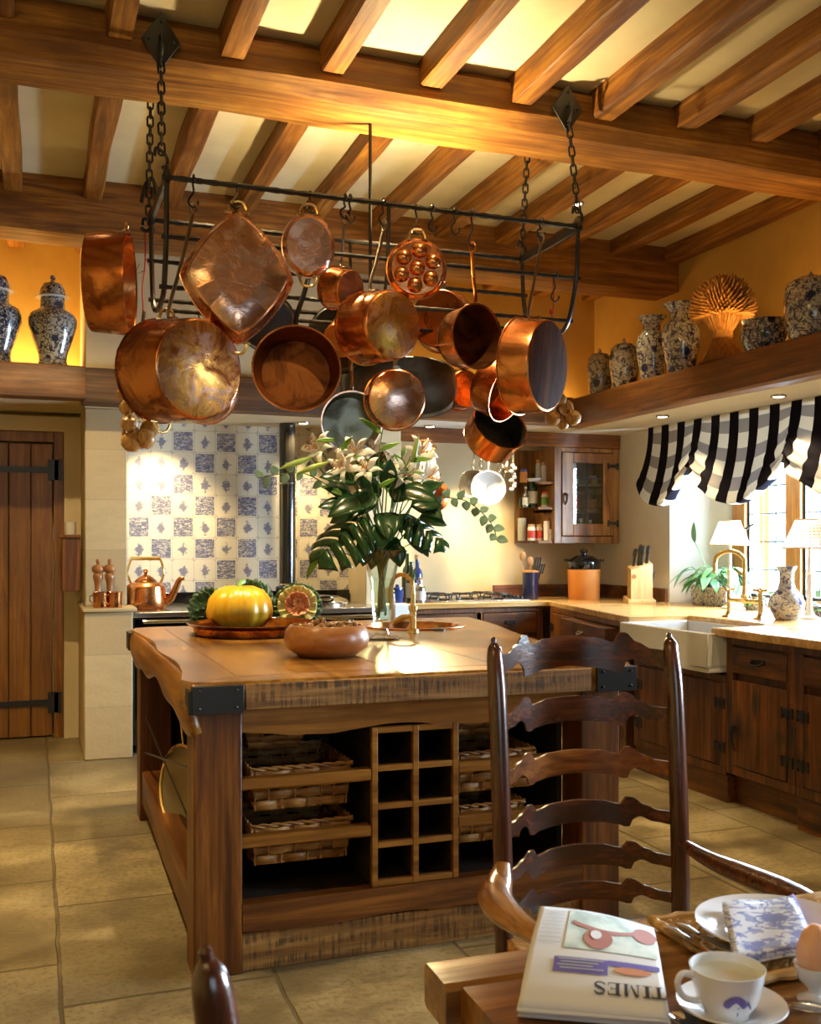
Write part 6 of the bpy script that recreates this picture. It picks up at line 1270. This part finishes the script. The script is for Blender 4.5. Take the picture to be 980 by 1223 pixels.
bottle(486, 'tall dark green bottle nearest the range beside the hob', 7.18, 0.36, 0.042, M['greenglass'], None, None)
bottle(491, 'dark green bottle with a pale label in front of the tall bottle', 7.05, 0.30, 0.04, M['greenglass'], None, M['paper'])
bottle(498, 'blue bottle with cork stopper beside the hob', 7.12, 0.34, 0.042, M['blueglass'], M['cork'], M['printpurple'])
bottle(502, 'small clear bottle with cork and white label in front of the blue bottle', 6.99, 0.18, 0.038, M['steel'], M['cork'], M['newsprint'])
p = AY(474, 700, 7.02); p.z = CH; t = thing('storage_jar', 'small dark blue lidded jar beside the bottles', 'jar', p)
b = BM(); lathe(b, [(0, 0), (0.045, 0), (0.048, 0.09), (0.04, 0.1), (0, 0.1)], 24, Matrix.Translation(p)); obj('body', b, M['blueglass'], t)
b = BM(); lathe(b, [(0.048, 0.1), (0.046, 0.115), (0.014, 0.12), (0.014, 0.135), (0, 0.138)], 24, Matrix.Translation(p)); obj('lid', b, M['blueglass'], t)
p = AY(466, 700, 7.10); p.z = CH; t = thing('pepper_grinder', 'small dark red topped grinder between the vase and the blue jar', 'grinder', p)
b = BM(); lathe(b, [(0, 0), (0.035, 0), (0.028, 0.07), (0.034, 0.13), (0, 0.14)], 20, Matrix.Translation(p)); obj('body', b, M['cabZ'], t)
b = BM(); lathe(b, [(0.02, 0.14), (0.026, 0.16), (0.016, 0.18), (0, 0.183)], 20, Matrix.Translation(p)); obj('top', b, M['redcap'], t)
b = BM(); box(b, (2.28, 6.86, 0.05), (2.52, 7.05, CH)); tag(obj('pier_cupboard', b, M['white'], bevel=0.006), 'narrow white painted block between the range and the hob cabinet', 'cupboard')
# hanging colanders, strings and basket below the fascia over the hob
def hanging(name, label, cat, px, py, rpx, Y, tilt, mat, bowl=0.3, rail=535, holes=True, group=None):
    c = AY(px, py, Y); R = M_(rpx, c); t = thing(name, label, cat, c, group); F = Matrix.Translation(c) @ frame_to(W3(*tilt))
    b = BM(); lathe(b, [(0, bowl*R), (R*0.5, bowl*R*0.9), (R*0.85, bowl*R*0.45), (R, 0), (R*1.06, -0.003), (R*1.05, -0.006), (R*0.98, -0.002), (R*0.82, bowl*R*0.40), (0, bowl*R*0.93)], 40, F); obj('bowl', b, mat, t)
    b = BM(); e = AY(px+1, rail, Y+0.03); tube(b, [c+CU*R, c+CU*(R+0.04), e], 0.005, 6); lathe(b, [(0.016, -0.003), (0.02, 0), (0.016, 0.003), (0.013, 0), (0.016, -0.003)], 14, Matrix.Translation(e) @ frame_to(CF)); obj('handle', b, mat, t)
hanging('enamel_colander', 'white enamel colander hanging over the hob, the nearer of two', 'colander', 583, 583, 20, 7.06, (0.1, 0, 1), M['ceramic'], bowl=-0.35)
hanging('enamel_colander', 'pale colander hanging over the hob, half behind the white one', 'colander', 565, 578, 17, 7.14, (-0.1, 0, 1), M['steel'], bowl=-0.35)
hanging('jelly_pan', 'brown copper pan hanging on the hob wall behind the lilies', 'pan', 517, 592, 19, 7.10, (0.0, 0.1, 1), M['copperdark'])
t = thing('wire_basket', 'white wire basket hanging on the hob wall behind the lilies', 'basket', AY(511, 560, 7.05)); c = AY(511, 575, 7.05)
b = BM(); q = M_(1, c)
for k in range(12): a = k*PI/6; tube(b, spl([c+CR*(3*q*math.cos(a))+CF*(3*q*math.sin(a))+CU*45*q, c+CR*(9*q*math.cos(a))+CF*(9*q*math.sin(a))+CU*20*q, c+CR*(14*q*math.cos(a))+CF*(14*q*math.sin(a)), c+CR*(6*q*math.cos(a))+CF*(6*q*math.sin(a))-CU*8*q], 4), 0.004, 5)
for r, z in ((9, 20), (14, 0), (12.4, 6), (6, -8)): tube(b, [c+CR*(r*q*math.cos(a*PI/12))+CF*(r*q*math.sin(a*PI/12))+CU*z*q for a in range(24)], 0.004, 5, True)
obj('wires', b, M['ceramic'], t); b = BM(); tube(b, [c+CU*45*q, c+CU*52*q], 0.006, 6); obj('hook', b, M['iron'], t)
for i, (px, y1) in enumerate(((566, 562), (573, 560), (594, 566), (600, 572), (607, 566))):
    a, e = AY(px, 528, 7.08), AY(px+3*math.sin(i), y1, 7.08); t = thing('kitchen_whisk', 'thin metal kitchen tool hanging among the colanders over the hob', 'utensil', e, 'utensils hanging over the hob')
    b = BM(); tube(b, [a, a.lerp(e, 0.6)], 0.005, 6); obj('handle', b, M['steel'], t); b = BM()
    for k in range(4): s_ = V((math.cos(k*PI/4), math.sin(k*PI/4), 0))*0.022; m_ = a.lerp(e, 0.6); tube(b, spl([m_, m_.lerp(e, 0.6)+s_, e, m_.lerp(e, 0.6)-s_, m_], 4), 0.0018, 5)
    obj('wire_loops', b, M['steel'], t)
a, e = AY(612, 520, 7.02), AY(613, 585, 7.02); t = thing('garlic_string', 'short string of white garlic beside the open corner shelves', 'garlic string', e)
b = BM(); tube(b, [a, e], 0.003, 6); obj('cord', b, M['string'], t)
for k in range(9): b = BM(); ball(b, a.lerp(e, 0.55+k*0.055)+CR*(0.016*math.sin(k*2.2))+CF*(0.012*math.cos(k*2.2)), 0.017, 2, (1, 1, 0.85)); obj('garlic_bulb', b, M['ceramic'], t)
# utensil jar, crock, knife block
p = AY(633, 700, 7.12); p.z = CH; t = thing('utensil_jar', 'tall navy glazed utensil jar at the end of the hob', 'jar', p); R = 0.062
b = BM(); lathe(b, [(0, 0), (R, 0), (R*1.02, 0.01), (R*1.02, 0.215), (R*0.94, 0.22), (R*0.92, 0.02), (0, 0.015)], 32, Matrix.Translation(p)); obj('body', b, plain('navy_glaze', (0.01, 0.014, 0.05), 0.12, coat=0.5), t)
b = BM(); lathe(b, [(R*1.02, 0.212), (R*1.04, 0.218), (R*1.0, 0.226), (R*0.93, 0.222)], 32, Matrix.Translation(p)); obj('rim', b, M['terra'], t)
for i, (dx, hh, kind, lb) in enumerate(((-0.04, 0.36, 's', 'round headed wooden spoon in the navy jar'), (0.0, 0.32, 's', 'short wooden spoon in the middle of the navy jar'), (0.035, 0.30, 'f', 'dark slotted turner in the navy jar'), (0.05, 0.25, 'f', 'small black spatula leaning out of the navy jar'))):
    o = p+CR*dx*0.5+CU*0.03; e = p+CR*dx*1.5+CU*(hh-0.05)+CF*(0.01*i-0.02); t = thing('wooden_spoon' if kind == 's' else 'turner', lb, 'utensil', e)
    m = M['spoonwood'] if kind == 's' else M['blackm']
    b = BM(); tube(b, [o, e], 0.006, 6); obj('handle', b, m, t); b = BM()
    if kind == 's': ball(b, e+CU*0.025, 0.030, 2, (0.85, 0.35, 1.25), Matrix.Rotation(-YAW, 4, 'Z'))
    else: 
        d = (e-o).normalized()
        for q in (-1, 0, 1): prism(b, [(q*0.016-0.006, 0), (q*0.016+0.006, 0), (q*0.018+0.006, 0.07), (q*0.018-0.006, 0.07)], lambda s2, tt: e+CR*s2[0]+d*s2[1]+CF*tt, -0.002, 0.002)
        for q in (0.0, 0.068): prism(b, [(-0.024, q), (0.024, q), (0.024, q+0.008), (-0.024, q+0.008)], lambda s2, tt: e+CR*s2[0]+d*s2[1]+CF*tt, -0.003, 0.003)
    obj('head', b, m, t)
p = AY(697, 700, 7.02); p.z = CH; t = thing('bread_crock', 'orange terracotta crock with glossy black lid in the worktop corner', 'crock', p); R = M_(19.5, p); h = M_(37, p); Mc = Matrix.Translation(p)
b = BM(); lathe(b, [(0, 0), (R*0.92, 0), (R*0.95, 0.006), (R, h*0.97), (R*0.9, h), (0, h)], 40, Mc); obj('body', b, M['terra'], t)
b = BM(); lathe(b, [(R*1.01, h*0.96), (R*1.04, h*1.0), (R*1.02, h*1.2), (R*1.06, h*1.22), (R*1.0, h*1.25), (R*0.5, h*1.40), (R*0.16, h*1.43), (R*0.14, h*1.48), (R*0.25, h*1.53), (R*0.2, h*1.60), (0, h*1.62)], 40, Mc); obj('lid', b, M['black'], t)
for s_ in (-1, 1): b = BM(); tube(b, spl([p+CR*s_*R*0.98+CU*h*1.24+CF*0.03, p+CR*s_*R*1.14+CU*h*1.26+CF*0.02, p+CR*s_*R*1.14+CU*h*1.26-CF*0.02, p+CR*s_*R*0.98+CU*h*1.24-CF*0.03], 4), 0.010, 8); obj('lid_lug', b, M['black'], t)
p = AY(763, 700, 6.42); p.z = CH; t = thing('knife_block', 'pale beech knife block holding black handled knives by the window', 'knife block', p); q = M_(1, p)
def kb(bm, x0, x1, y0, y1, z0, z1l, z1r):
    c = [p+CR*x*q+CF*y*q+CU*z*q for x, y, z in ((x0, y0, z0), (x1, y0, z0), (x1, y1, z0), (x0, y1, z0), (x0, y0, z1l), (x1, y0, z1r), (x1, y1, z1r+4), (x0, y1, z1l+4))]; v = [bm.verts.new(k) for k in c]
    for f in ((3, 2, 1, 0), (4, 5, 6, 7), (0, 1, 5, 4), (1, 2, 6, 5), (2, 3, 7, 6), (3, 0, 4, 7)): bm.faces.new([v[i] for i in f])
b = BM(); kb(b, -12, 14, -9, 11, 4, 40, 47); obj('block', b, M['beech'], t, bevel=0.004)
b = BM(); kb(b, -16, 17, -13, 15, 0, 4, 4); obj('foot', b, M['beech'], t, bevel=0.003)
b = BM(); lathe(b, [(0, 0.002), (2.6*q, 0.002), (2.8*q, 0)], 20, Matrix.Translation(p+CR*-8*q+CU*32*q-CF*9.2*q) @ frame_to(-CF)); obj('round_badge', b, M['bowlwood'], t)
for i, (x, y, h, w_) in enumerate(((-6, 4, 21, 3.0), (-1, 0, 25, 3.2), (2, -3, 23, 3.0), (9, 1, 22, 3.2), (16.0, 2, 16, 1.8))):
    o = p+CR*x*q+CF*y*q+CU*((45 if i < 4 else 18)+x*0.2)*q; d = (CU+CR*0.10-CF*0.05).normalized(); t2 = thing('kitchen_knife', 'black handled knife standing in the beech block' if i < 4 else 'small dark blade handle slotted low in the right side of the beech block', 'knife', o, 'knives in the beech block' if i < 4 else None)
    b = BM(); tube(b, spl([o, o+d*h*0.5*q, o+d*h*0.85*q, o+d*h*q+CR*1.5*q], 4), [w_*q*0.8]+[w_*q*0.75]*4+[w_*q]*6+[w_*q*0.6]*2, 8, flat=0.6); obj('handle', b, M['blackm'], t2)
    b = BM(); tube(b, [o-d*0.02, o+d*2*q], w_*q*0.6, 8, flat=0.4); obj('bolster', b, M['steel'], t2)
# ================================================================== CORNER WALL CUPBOARD
cf = 7.13
def CX(px, y=cf): return AY(px, 600, y).x
cz0, cz1 = 1.335, 2.09
t = thing('corner_cupboard', 'brown oak wall cupboard with leaded glass door and open corner shelves', 'cupboard', ((CX(665)+4.395)/2, 7.3, cz0))
x0, x1 = CX(661), 4.395
b = BM()
for lo, hi in (((x0, cf, cz0), (x0+0.03, 7.495, cz1)), ((x1-0.03, cf, cz0), (x1, 7.495, cz1)), ((x0, cf, cz0), (x1, 7.495, cz0+0.03)), ((x0, 7.47, cz0), (x1, 7.495, cz1)), ((x0, cf+0.03, 1.58), (x1, 7.47, 1.60)), ((x0, cf+0.03, 1.79), (x1, 7.47, 1.81))): box(b, lo, hi)
obj('carcass', b, M['warmZ'], t)
b = BM(); box(b, (x0-0.005, cf-0.02, cz0), (x0+0.055, cf+0.01, cz1)); box(b, (x1-0.055, cf-0.02, cz0), (x1, cf+0.01, cz1)); box(b, (x0+0.055, cf-0.02, cz1-0.035), (x1-0.055, cf+0.01, cz1)); box(b, (x0+0.055, cf-0.02, cz0), (x1-0.055, cf+0.01, cz0+0.055)); obj('face_frame', b, M['warmZ'] if 'warmZ' in M else M['islZ'], t, bevel=0.003)
dx0, dx1, dz0, dz1 = x0+0.06, x1-0.06, cz0+0.06, cz1-0.04; gx0, gx1, gz0, gz1 = CX(682.5), CX(717.5), 1.49, 1.97
b = BM(); box(b, (dx0, cf-0.03, dz0), (gx0, cf-0.005, dz1)); box(b, (gx1, cf-0.03, dz0), (dx1, cf-0.005, dz1)); box(b, (gx0, cf-0.03, dz0), (gx1, cf-0.005, gz0)); box(b, (gx0, cf-0.03, gz1), (gx1, cf-0.005, dz1)); dd = obj('glass_door', b, M['warmZ'], t, bevel=0.004)
b = BM(); box(b, (gx0, cf-0.018, gz0), (gx1, cf-0.015, gz1)); obj('pane', b, M['glass'], dd)
b = BM(); m_ = (gx0+gx1)/2; box(b, (m_-0.004, cf-0.022, gz0), (m_+0.004, cf-0.012, gz1))
for k in range(1, 4): z = gz0+(gz1-gz0)*k/4; box(b, (gx0, cf-0.022, z-0.003), (gx1, cf-0.012, z+0.003))
obj('lead_lattice', b, M['iron'], dd)
for z in (dz0+0.10, dz1-0.10): b = BM(); box(b, (dx1-0.05, cf-0.036, z-0.012), (dx1+0.05, cf-0.026, z+0.012)); box(b, (dx1-0.05, cf-0.037, z-0.025), (dx1-0.035, cf-0.026, z+0.025)); box(b, (dx1+0.035, cf-0.037, z-0.025), (dx1+0.05, cf-0.026, z+0.025)); obj('hinge', b, M['iron'], dd)
b = BM(); tube(b, [(dx0+0.025, cf-0.03, 1.72), (dx0+0.025, cf-0.06, 1.715), (dx0+0.025, cf-0.055, 1.67), (dx0+0.025, cf-0.03, 1.64)], [0.014, 0.011, 0.009, 0.006], 8); obj('latch', b, M['iron'], dd)
# open quadrant shelves on the cupboard's left side
sx0 = CX(617, 7.45)
b = BM(); box(b, (sx0, 7.475, cz0), (x0, 7.495, cz1)); obj('shelf_back', b, M['warmZ'], t)
SH = []
for z in (cz0, 1.60, 1.80):
    b = BM(); P = [(x0, 7.475), (x0, cf)]+[(sx0+0.01+(x0-sx0-0.01)*math.cos(a*PI/20), 7.475-(7.475-cf-0.01)*math.sin(a*PI/20)) for a in range(9, -1, -1)]
    prism(b, P, lambda q2, tt: V((q2[0], q2[1], tt)), z, z+0.022); obj('corner_shelf', b, M['warmZ'], t, bevel=0.003); SH.append(z+0.022)
b = BM(); prism(b, [(3.6, cf-0.035), (4.4, cf-0.035), (4.4, cf-0.005), (3.6, cf-0.005)], lambda q2, tt: V((q2[0]-(1.1 if q2[0] < 4 else 0), q2[1], tt)), cz1, 2.20); tag(obj('fascia_beam', b, M['islX'], bevel=0.004), kind='structure')
def jar(name, label, cat, p, r, h, body, lid=None, lab=None, group=None):
    t = thing(name, label, cat, p, group); Mj = Matrix.Translation(V(p)); b = BM(); lathe(b, [(0, 0), (r, 0), (r, h*0.75), (r*0.8, h*0.84), (r*0.8, h*0.86), (0, h*0.86)], 20, Mj); obj('body', b, body, t)
    if lid: b = BM(); lathe(b, [(r*0.85, h*0.84), (r*0.85, h), (0, h)], 20, Mj); obj('lid', b, lid, t)
    if lab: b = BM(); lathe(b, [(r*1.01, h*0.15), (r*1.02, h*0.17), (r*1.02, h*0.6), (r*1.01, h*0.62)], 20, Mj); obj('paper_label', b, lab, t)
def SPx(px, k, y=7.33): p = AY(px, 600, y); return V((p.x, p.y, SH[k]))
G3 = 'jars on the open corner shelves'
jar('spice_jar', 'small jar with dark blue cap on the top corner shelf', 'jar', SPx(625, 2), 0.03, 0.10, M['terra'], M['bluecap'])
jar('spice_jar', 'tall pale bottle with orange cap on the top corner shelf', 'jar', SPx(644, 2, 7.38), 0.033, 0.19, M['ceramic'], M['terra'])
jar('spice_jar', 'second tall pale bottle on the top corner shelf nearest the cupboard', 'jar', SPx(649.5, 2, 7.28), 0.026, 0.16, M['ceramic'], M['cork'])
pot('small_dish', 'small white dish on the top corner shelf', 'dish', SPx(637, 2, 7.24), [(0, 0), (0.04, 0), (0.062, 0.025), (0.058, 0.025), (0.035, 0.006), (0, 0.006)], M['china'])
bottle(0, 'dark wine bottle with pale label on the middle corner shelf', 0, 0.27, 0.036, M['greenglass'], None, M['paper'], SH[1], SPx(636, 1, 7.33), None)
bottle(0, 'short clear bottle with pale label on the middle corner shelf', 0, 0.16, 0.026, M['steel'], M['paper'], M['paper'], SH[1], SPx(627.5, 1, 7.33), None)
jar('spice_jar', 'jar with red lid on the middle corner shelf', 'jar', SPx(651, 1, 7.25), 0.034, 0.125, M['paper'], M['redcap'], M['leafl'])
jar('spice_jar', 'small green jar at the left end of the middle corner shelf', 'jar', SPx(622, 1, 7.40), 0.02, 0.08, M['greenglass'], M['greenglass'])
pot('tall_beaker', 'tall grey stoneware beaker on the bottom corner shelf', 'beaker', SPx(623, 0, 7.37), [(0, 0), (0.034, 0), (0.035, 0.18), (0.030, 0.18), (0.029, 0.01), (0, 0.01)], plain('grey_stoneware', (0.40, 0.40, 0.34), 0.5))
for i, (px, rr, m, lb) in enumerate(((634.5, 0.033, 'paper', 'spice jar with red label on the bottom corner shelf beside the grey beaker'), (643.5, 0.029, 'paper', 'spice jar in the middle of the bottom corner shelf'), (650.5, 0.028, 'straw', 'amber spice jar on the bottom corner shelf'))): jar('spice_jar', lb, 'jar', SPx(px, 0, 7.28), rr, 0.13, M[m], M['cork'], M['redcap'] if i != 2 else None)
pp = SPx(656.5, 0, 7.19)
b = BM(); box(b, (pp.x-0.004, pp.y-0.02, pp.z), (pp.x+0.022, pp.y+0.03, pp.z+0.09)); tag(obj('paper_packet', b, M['newsprint'], bevel=0.002), 'shorter white paper packet at the right end of the bottom corner shelf', 'packet')
b = BM(); box(b, (pp.x-0.030, pp.y-0.012, pp.z), (pp.x-0.008, pp.y+0.05, pp.z+0.155)); tag(obj('paper_packet', b, M['newsprint'], bevel=0.002), 'taller white paper packet next to the amber jar on the bottom corner shelf', 'packet')
for i, (px, z, r, h, m, l2) in enumerate(((686, 1.812, 0.03, 0.06, 'ceramic', 'paper'), (707, 1.812, 0.04, 0.07, 'straw', 'paper'), (686, 1.602, 0.034, 0.15, 'redcap', 'ceramic'), (706, 1.602, 0.05, 0.09, 'bowlwood', 'cork'), (692, 1.366, 0.035, 0.17, 'steel', 'steel'), (704, 1.366, 0.035, 0.16, 'steel', 'steel'))):
    p = AY(px, 600, 7.28); jar('cupboard_jar', ['small white pot on the top shelf behind the leaded glass', 'straw coloured pot on the top shelf behind the leaded glass', 'red tin on the middle shelf behind the leaded glass', 'brown wooden pot on the middle shelf behind the leaded glass', 'grey jar on the bottom shelf behind the leaded glass, nearer the latch', 'grey jar on the bottom shelf behind the leaded glass, nearer the hinges'][i], 'jar', (p.x, p.y, z), r, h, M[m], M[l2])
# ================================================================== AT THE WINDOW
def fabric():
    s = NT('checked_blind_cloth'); t = s.n('ShaderNodeTexCoord'); sp = s.n('ShaderNodeSeparateXYZ', {0: t.outputs['UV']})
    a = s.m_('FRACT', s.m_('ADD', s.m_('DIVIDE', sp.outputs[0], 1.0), 0.12)); st = s.m_('LESS_THAN', a, 0.47); h = s.m_('LESS_THAN', s.m_('FRACT', s.m_('ADD', sp.outputs[1], 0.72)), 0.47)
    c = s.mix(h, (0.74, 0.70, 0.62), (0.30, 0.28, 0.27)); c = s.mix(st, c, (0.012, 0.011, 0.016))
    w_ = s.n('ShaderNodeTexWave', {'Vector': t.outputs['UV'], 'Scale': 60.0}); s.bump(w_.outputs[1], 0.05, 0.002)
    df = s.n('ShaderNodeBsdfDiffuse', {'Color': c}); tr = s.n('ShaderNodeBsdfTranslucent', {'Color': c}); mx = s.n('ShaderNodeMixShader', {0: 0.22, 1: df.outputs[0], 2: tr.outputs[0]})
    s.t.links.new(mx.outputs[0], s.t.nodes['Material Output'].inputs['Surface']); return s.m
BX = 4.31
yA = AX(776, 505, BX).y; g0 = AX(836, 545, BX).y; g1 = AX(951, 545, BX).y; g2 = g1-(g0-g1); yB = g2-(yA-g0)
bl = thing('roman_blind', 'black and white checked blind gathered into swags over the window', 'blind', (BX, (yA+yB)/2, 1.56))
def blind(u, v):
    y = yA+(yB-yA)*u; ZT = 2.195
    gs = (g0, g1, g2); dg = min(abs(y-g) for g in gs); pr = math.exp(-(dg/0.085)**2); pw = math.exp(-(dg/0.22)**2)
    if y > g0: m = (yA-y)/(yA-g0); low = 1.74-0.17*math.sin(PI*min(1, m*1.0)**0.8)*1.0+0.11*m**3
    elif y < g2: m = (y-yB)/(g2-yB); low = 1.74-0.17*math.sin(PI*min(1, m)**0.8)+0.11*m**3
    else:
        a = g0 if y > g1 else g1; m = (a-y)/(g0-g1); low = 1.85-0.29*math.sin(PI*m)**0.75
    w_ = v**1.25; z = ZT-(ZT-low)*(v if v < 0.9 else 0.9+0.1*math.sin((v-0.9)/0.1*PI/2)); belly = 0.13*v**2.2*(1-0.6*pr)
    x = BX-0.015-belly-0.05*pr*v
    x -= (0.022*math.sin(v*34)*pw*max(0, v-0.35)*1.5+0.012*math.sin(v*46+dg*30)*max(0, v-0.55)*1.6*(0.35+pw))
    x += 0.010*math.sin((y-yA)*16)*v*(1-pr)
    z += 0.016*math.sin(v*30+dg*22)*pw*max(0, v-0.4)
    yy = y
    for g in gs: d = y-g; yy -= 0.55*d*math.exp(-(d/0.10)**2)*min(1, max(0, v-0.25)*1.6)
    if v > 0.93: x += (v-0.93)*1.6; z += (v-0.93)*0.5
    return V((x, yy, z))
b = BM(); L_ = b.loops.layers.uv.verify(); NU, NV = 260, 90
g = [[b.verts.new(blind(i/NU, j/NV)) for j in range(NV+1)] for i in range(NU+1)]
for i in range(NU):
    for j in range(NV):
        fc = b.faces.new((g[i][j], g[i+1][j], g[i+1][j+1], g[i][j+1]))
        for lp, (p, q) in zip(fc.loops, ((i, j), (i+1, j), (i+1, j+1), (i, j+1))): lp[L_].uv = ((yA-yB)*p/NU/0.195, 1.0*q/NV/0.30)
obj('cloth', b, fabric(), bl, solid=0.002, sharp=80)
b = BM(); box(b, (BX-0.012, yB, 2.17), (BX+0.02, yA, 2.20)); obj('head_rail', b, M['white'], bl)
def shade_mat():
    s = NT('checked_lampshade'); t = s.n('ShaderNodeTexCoord'); sp = s.n('ShaderNodeSeparateXYZ', {0: t.outputs['UV']})
    h = s.m_('LESS_THAN', s.m_('FRACT', s.m_('MULTIPLY', sp.outputs[1], 9.0)), 0.42); k = s.m_('LESS_THAN', s.m_('FRACT', s.m_('MULTIPLY', sp.outputs[0], 30.0)), 0.42)
    c = s.mix(s.m_('MULTIPLY', s.m_('ADD', h, k), 0.5), (0.86, 0.78, 0.66), (0.42, 0.24, 0.13))
    df = s.n('ShaderNodeBsdfDiffuse', {'Color': c}); tr = s.n('ShaderNodeBsdfTranslucent', {'Color': c}); mx = s.n('ShaderNodeMixShader', {0: 0.6, 1: df.outputs[0], 2: tr.outputs[0]})
    s.t.links.new(mx.outputs[0], s.t.nodes['Material Output'].inputs['Surface']); return s.m
M['shade'] = shade_mat()
def table_lamp(px, X, rb, label, zt, zb):
    p = AX(px, 640, X); x, y = p.x, p.y; t = thing('table_lamp', label, 'lamp', (x, y, CH), 'candlestick lamps at the window')
    b = BM(); lathe(b, [(0, 0), (0.055, 0), (0.055, 0.01), (0.03, 0.022), (0.018, 0.05), (0.014, 0.12), (0.020, 0.15), (0.014, 0.18), (0.018, 0.25), (0.022, 0.255), (0.012, 0.27), (0, 0.27)], 24, Matrix.Translation((x, y, CH))); obj('base', b, M['candle'] if 'candle' in M else M.setdefault('candle', plain('cream_paint', (0.75, 0.66, 0.45), 0.4)), t)
    b = BM(); lathe(b, [(0.011, 0.27), (0.011, zb-CH+0.07), (0, zb-CH+0.07)], 16, Matrix.Translation((x, y, CH))); obj('candle_tube', b, M['ceramic'], t)
    b = BM(); n = 96
    def f(u, v): a = 2*PI*u; r = (rb+(rb*0.52-rb)*v)*(1+0.018*math.cos(a*44)); return V((x+r*math.cos(a), y+r*math.sin(a), zb+(zt-zb)*v))
    grid(b, f, 264, 4, uv=True); bmesh.ops.remove_doubles(b, verts=b.verts, dist=0.00005); sh = obj('lamp_shade', b, M['shade'], t, sharp=80)
    b = BM()
    for v in (0, 1): tube(b, [f(u/40, v) for u in range(40)], 0.004, 6, True)
    obj('shade_trim', b, M['cork'], sh)
    b = BM(); ball(b, (x, y, zb+0.085), 0.02, 2, (1, 1, 1.4)); obj('bulb', b, M['lampface'], t)
    lamp('bulb_light', 'POINT', (x, y, zb+0.085), 1.2, HALO, rad=0.022)
table_lamp(871, 4.36, 0.128, 'candlestick lamp with checked shade behind the tall brass tap', 1.485, 1.325)
table_lamp(966, 4.18, 0.145, 'candlestick lamp with checked shade right of the blue and white vase', 1.472, 1.308)
p = AX(939, 741, 4.02); p.z = CH; R, h = M_(21, p), M_(64, p)
pot('flower_vase', 'pear shaped blue and white vase on the worktop by the window', 'vase', p, [(0, 0), (R*0.62, 0), (R*0.70, h*0.03), (R*0.98, h*0.22), (R, h*0.32), (R*0.85, h*0.45), (R*0.48, h*0.58), (R*0.38, h*0.70), (R*0.38, h*0.88), (R*0.55, h*0.985), (R*0.56, h), (R*0.5, h), (R*0.33, h*0.9), (0, h*0.88)], M['delftpale'])
# planter with a broad leaved plant
pa = AX(828, 726, 4.42); t = thing('window_planter', 'blue and white rectangular planter of pale green leaves by the window', 'planter', (pa.x+0.09, pa.y-0.16, CH))
def trough(bm, x0, x1, y0, y1, z0, z1, fl):
    c = []
    for z, e in ((z0, 0), (z1, fl)): c += [V((x0-e, y0-e, z)), V((x1+e, y0-e, z)), V((x1+e, y1+e, z)), V((x0-e, y1+e, z))]
    v = [bm.verts.new(k) for k in c]
    for f in ((3, 2, 1, 0), (4, 5, 6, 7), (0, 1, 5, 4), (1, 2, 6, 5), (2, 3, 7, 6), (3, 0, 4, 7)): bm.faces.new([v[i] for i in f])
b = BM(); trough(b, pa.x, pa.x+0.18, pa.y-0.36, pa.y+0.02, CH, CH+0.135, 0.012); obj('trough', b, M['delftpale'], t, bevel=0.006)
b = BM(); trough(b, pa.x-0.012, pa.x+0.192, pa.y-0.372, pa.y+0.032, CH+0.128, CH+0.142, 0.0); obj('rim', b, M['delftb'], t, bevel=0.004)
random.seed(21)
for k in range(34):
    o = V((pa.x+0.09+random.uniform(-0.06, 0.06), pa.y-0.17+random.uniform(-0.15, 0.15), CH+0.13)); a = random.uniform(0, 2*PI); L0 = random.uniform(0.06, 0.17)
    e = o+V((math.cos(a)*L0*0.8-0.02, math.sin(a)*L0, random.uniform(0.05, 0.15))); b = BM(); tube(b, spl([o, o.lerp(e, 0.6)+V((0, 0, 0.03)), e], 4), 0.003, 5)
    leafblade(b, e, V((math.cos(a)-0.1, math.sin(a), random.uniform(-0.5, 0.15))), random.uniform(0.14, 0.20), random.uniform(0.055, 0.085), droop=random.uniform(0.3, 0.7), fold=0.2, n=8); obj('leaf', b, M['salad'], t, solid=0.001)
q = AX(829, 640, 4.50); b = BM(); o = V((pa.x+0.09, pa.y-0.10, CH+0.13)); tube(b, spl([o, o.lerp(q, 0.5), q-V((0, 0, 0.04))], 4), 0.003, 5); leafblade(b, q-V((0, 0, 0.05)), V((-0.1, -0.25, 1)), 0.16, 0.07, up=(-1, 0, 0.2), droop=-0.1, n=8); obj('leaf', b, M['salad'], t, solid=0.001)
for i, (px, X, rr, lb) in enumerate(((902, 4.42, 0.085, 'low blue bowl of small leaves behind the tall brass tap'), (985, 4.45, 0.08, 'low blue bowl at the right edge of the window sill'))):
    p = AX(px, 735, X); p.z = CH; t = thing('plant_bowl', lb, 'plant pot', p, 'low blue plant bowls'); b = BM()
    lathe(b, [(0, 0), (rr*0.7, 0), (rr*0.75, 0.008), (rr, 0.05), (rr*1.08, 0.062), (rr*1.0, 0.062), (rr*0.9, 0.045), (0, 0.04)], 40, Matrix.Translation(p)); obj('bowl', b, M['delftb'], t)
    for k in range(16): a = k*2.4; b = BM(); leafblade(b, p+V((0.02*math.cos(a), 0.02*math.sin(a), 0.045)), V((math.cos(a), math.sin(a), 0.5+0.5*math.sin(k))), 0.09, 0.045, droop=0.4, n=6); obj('leaf', b, M['salad'], t, solid=0.001)
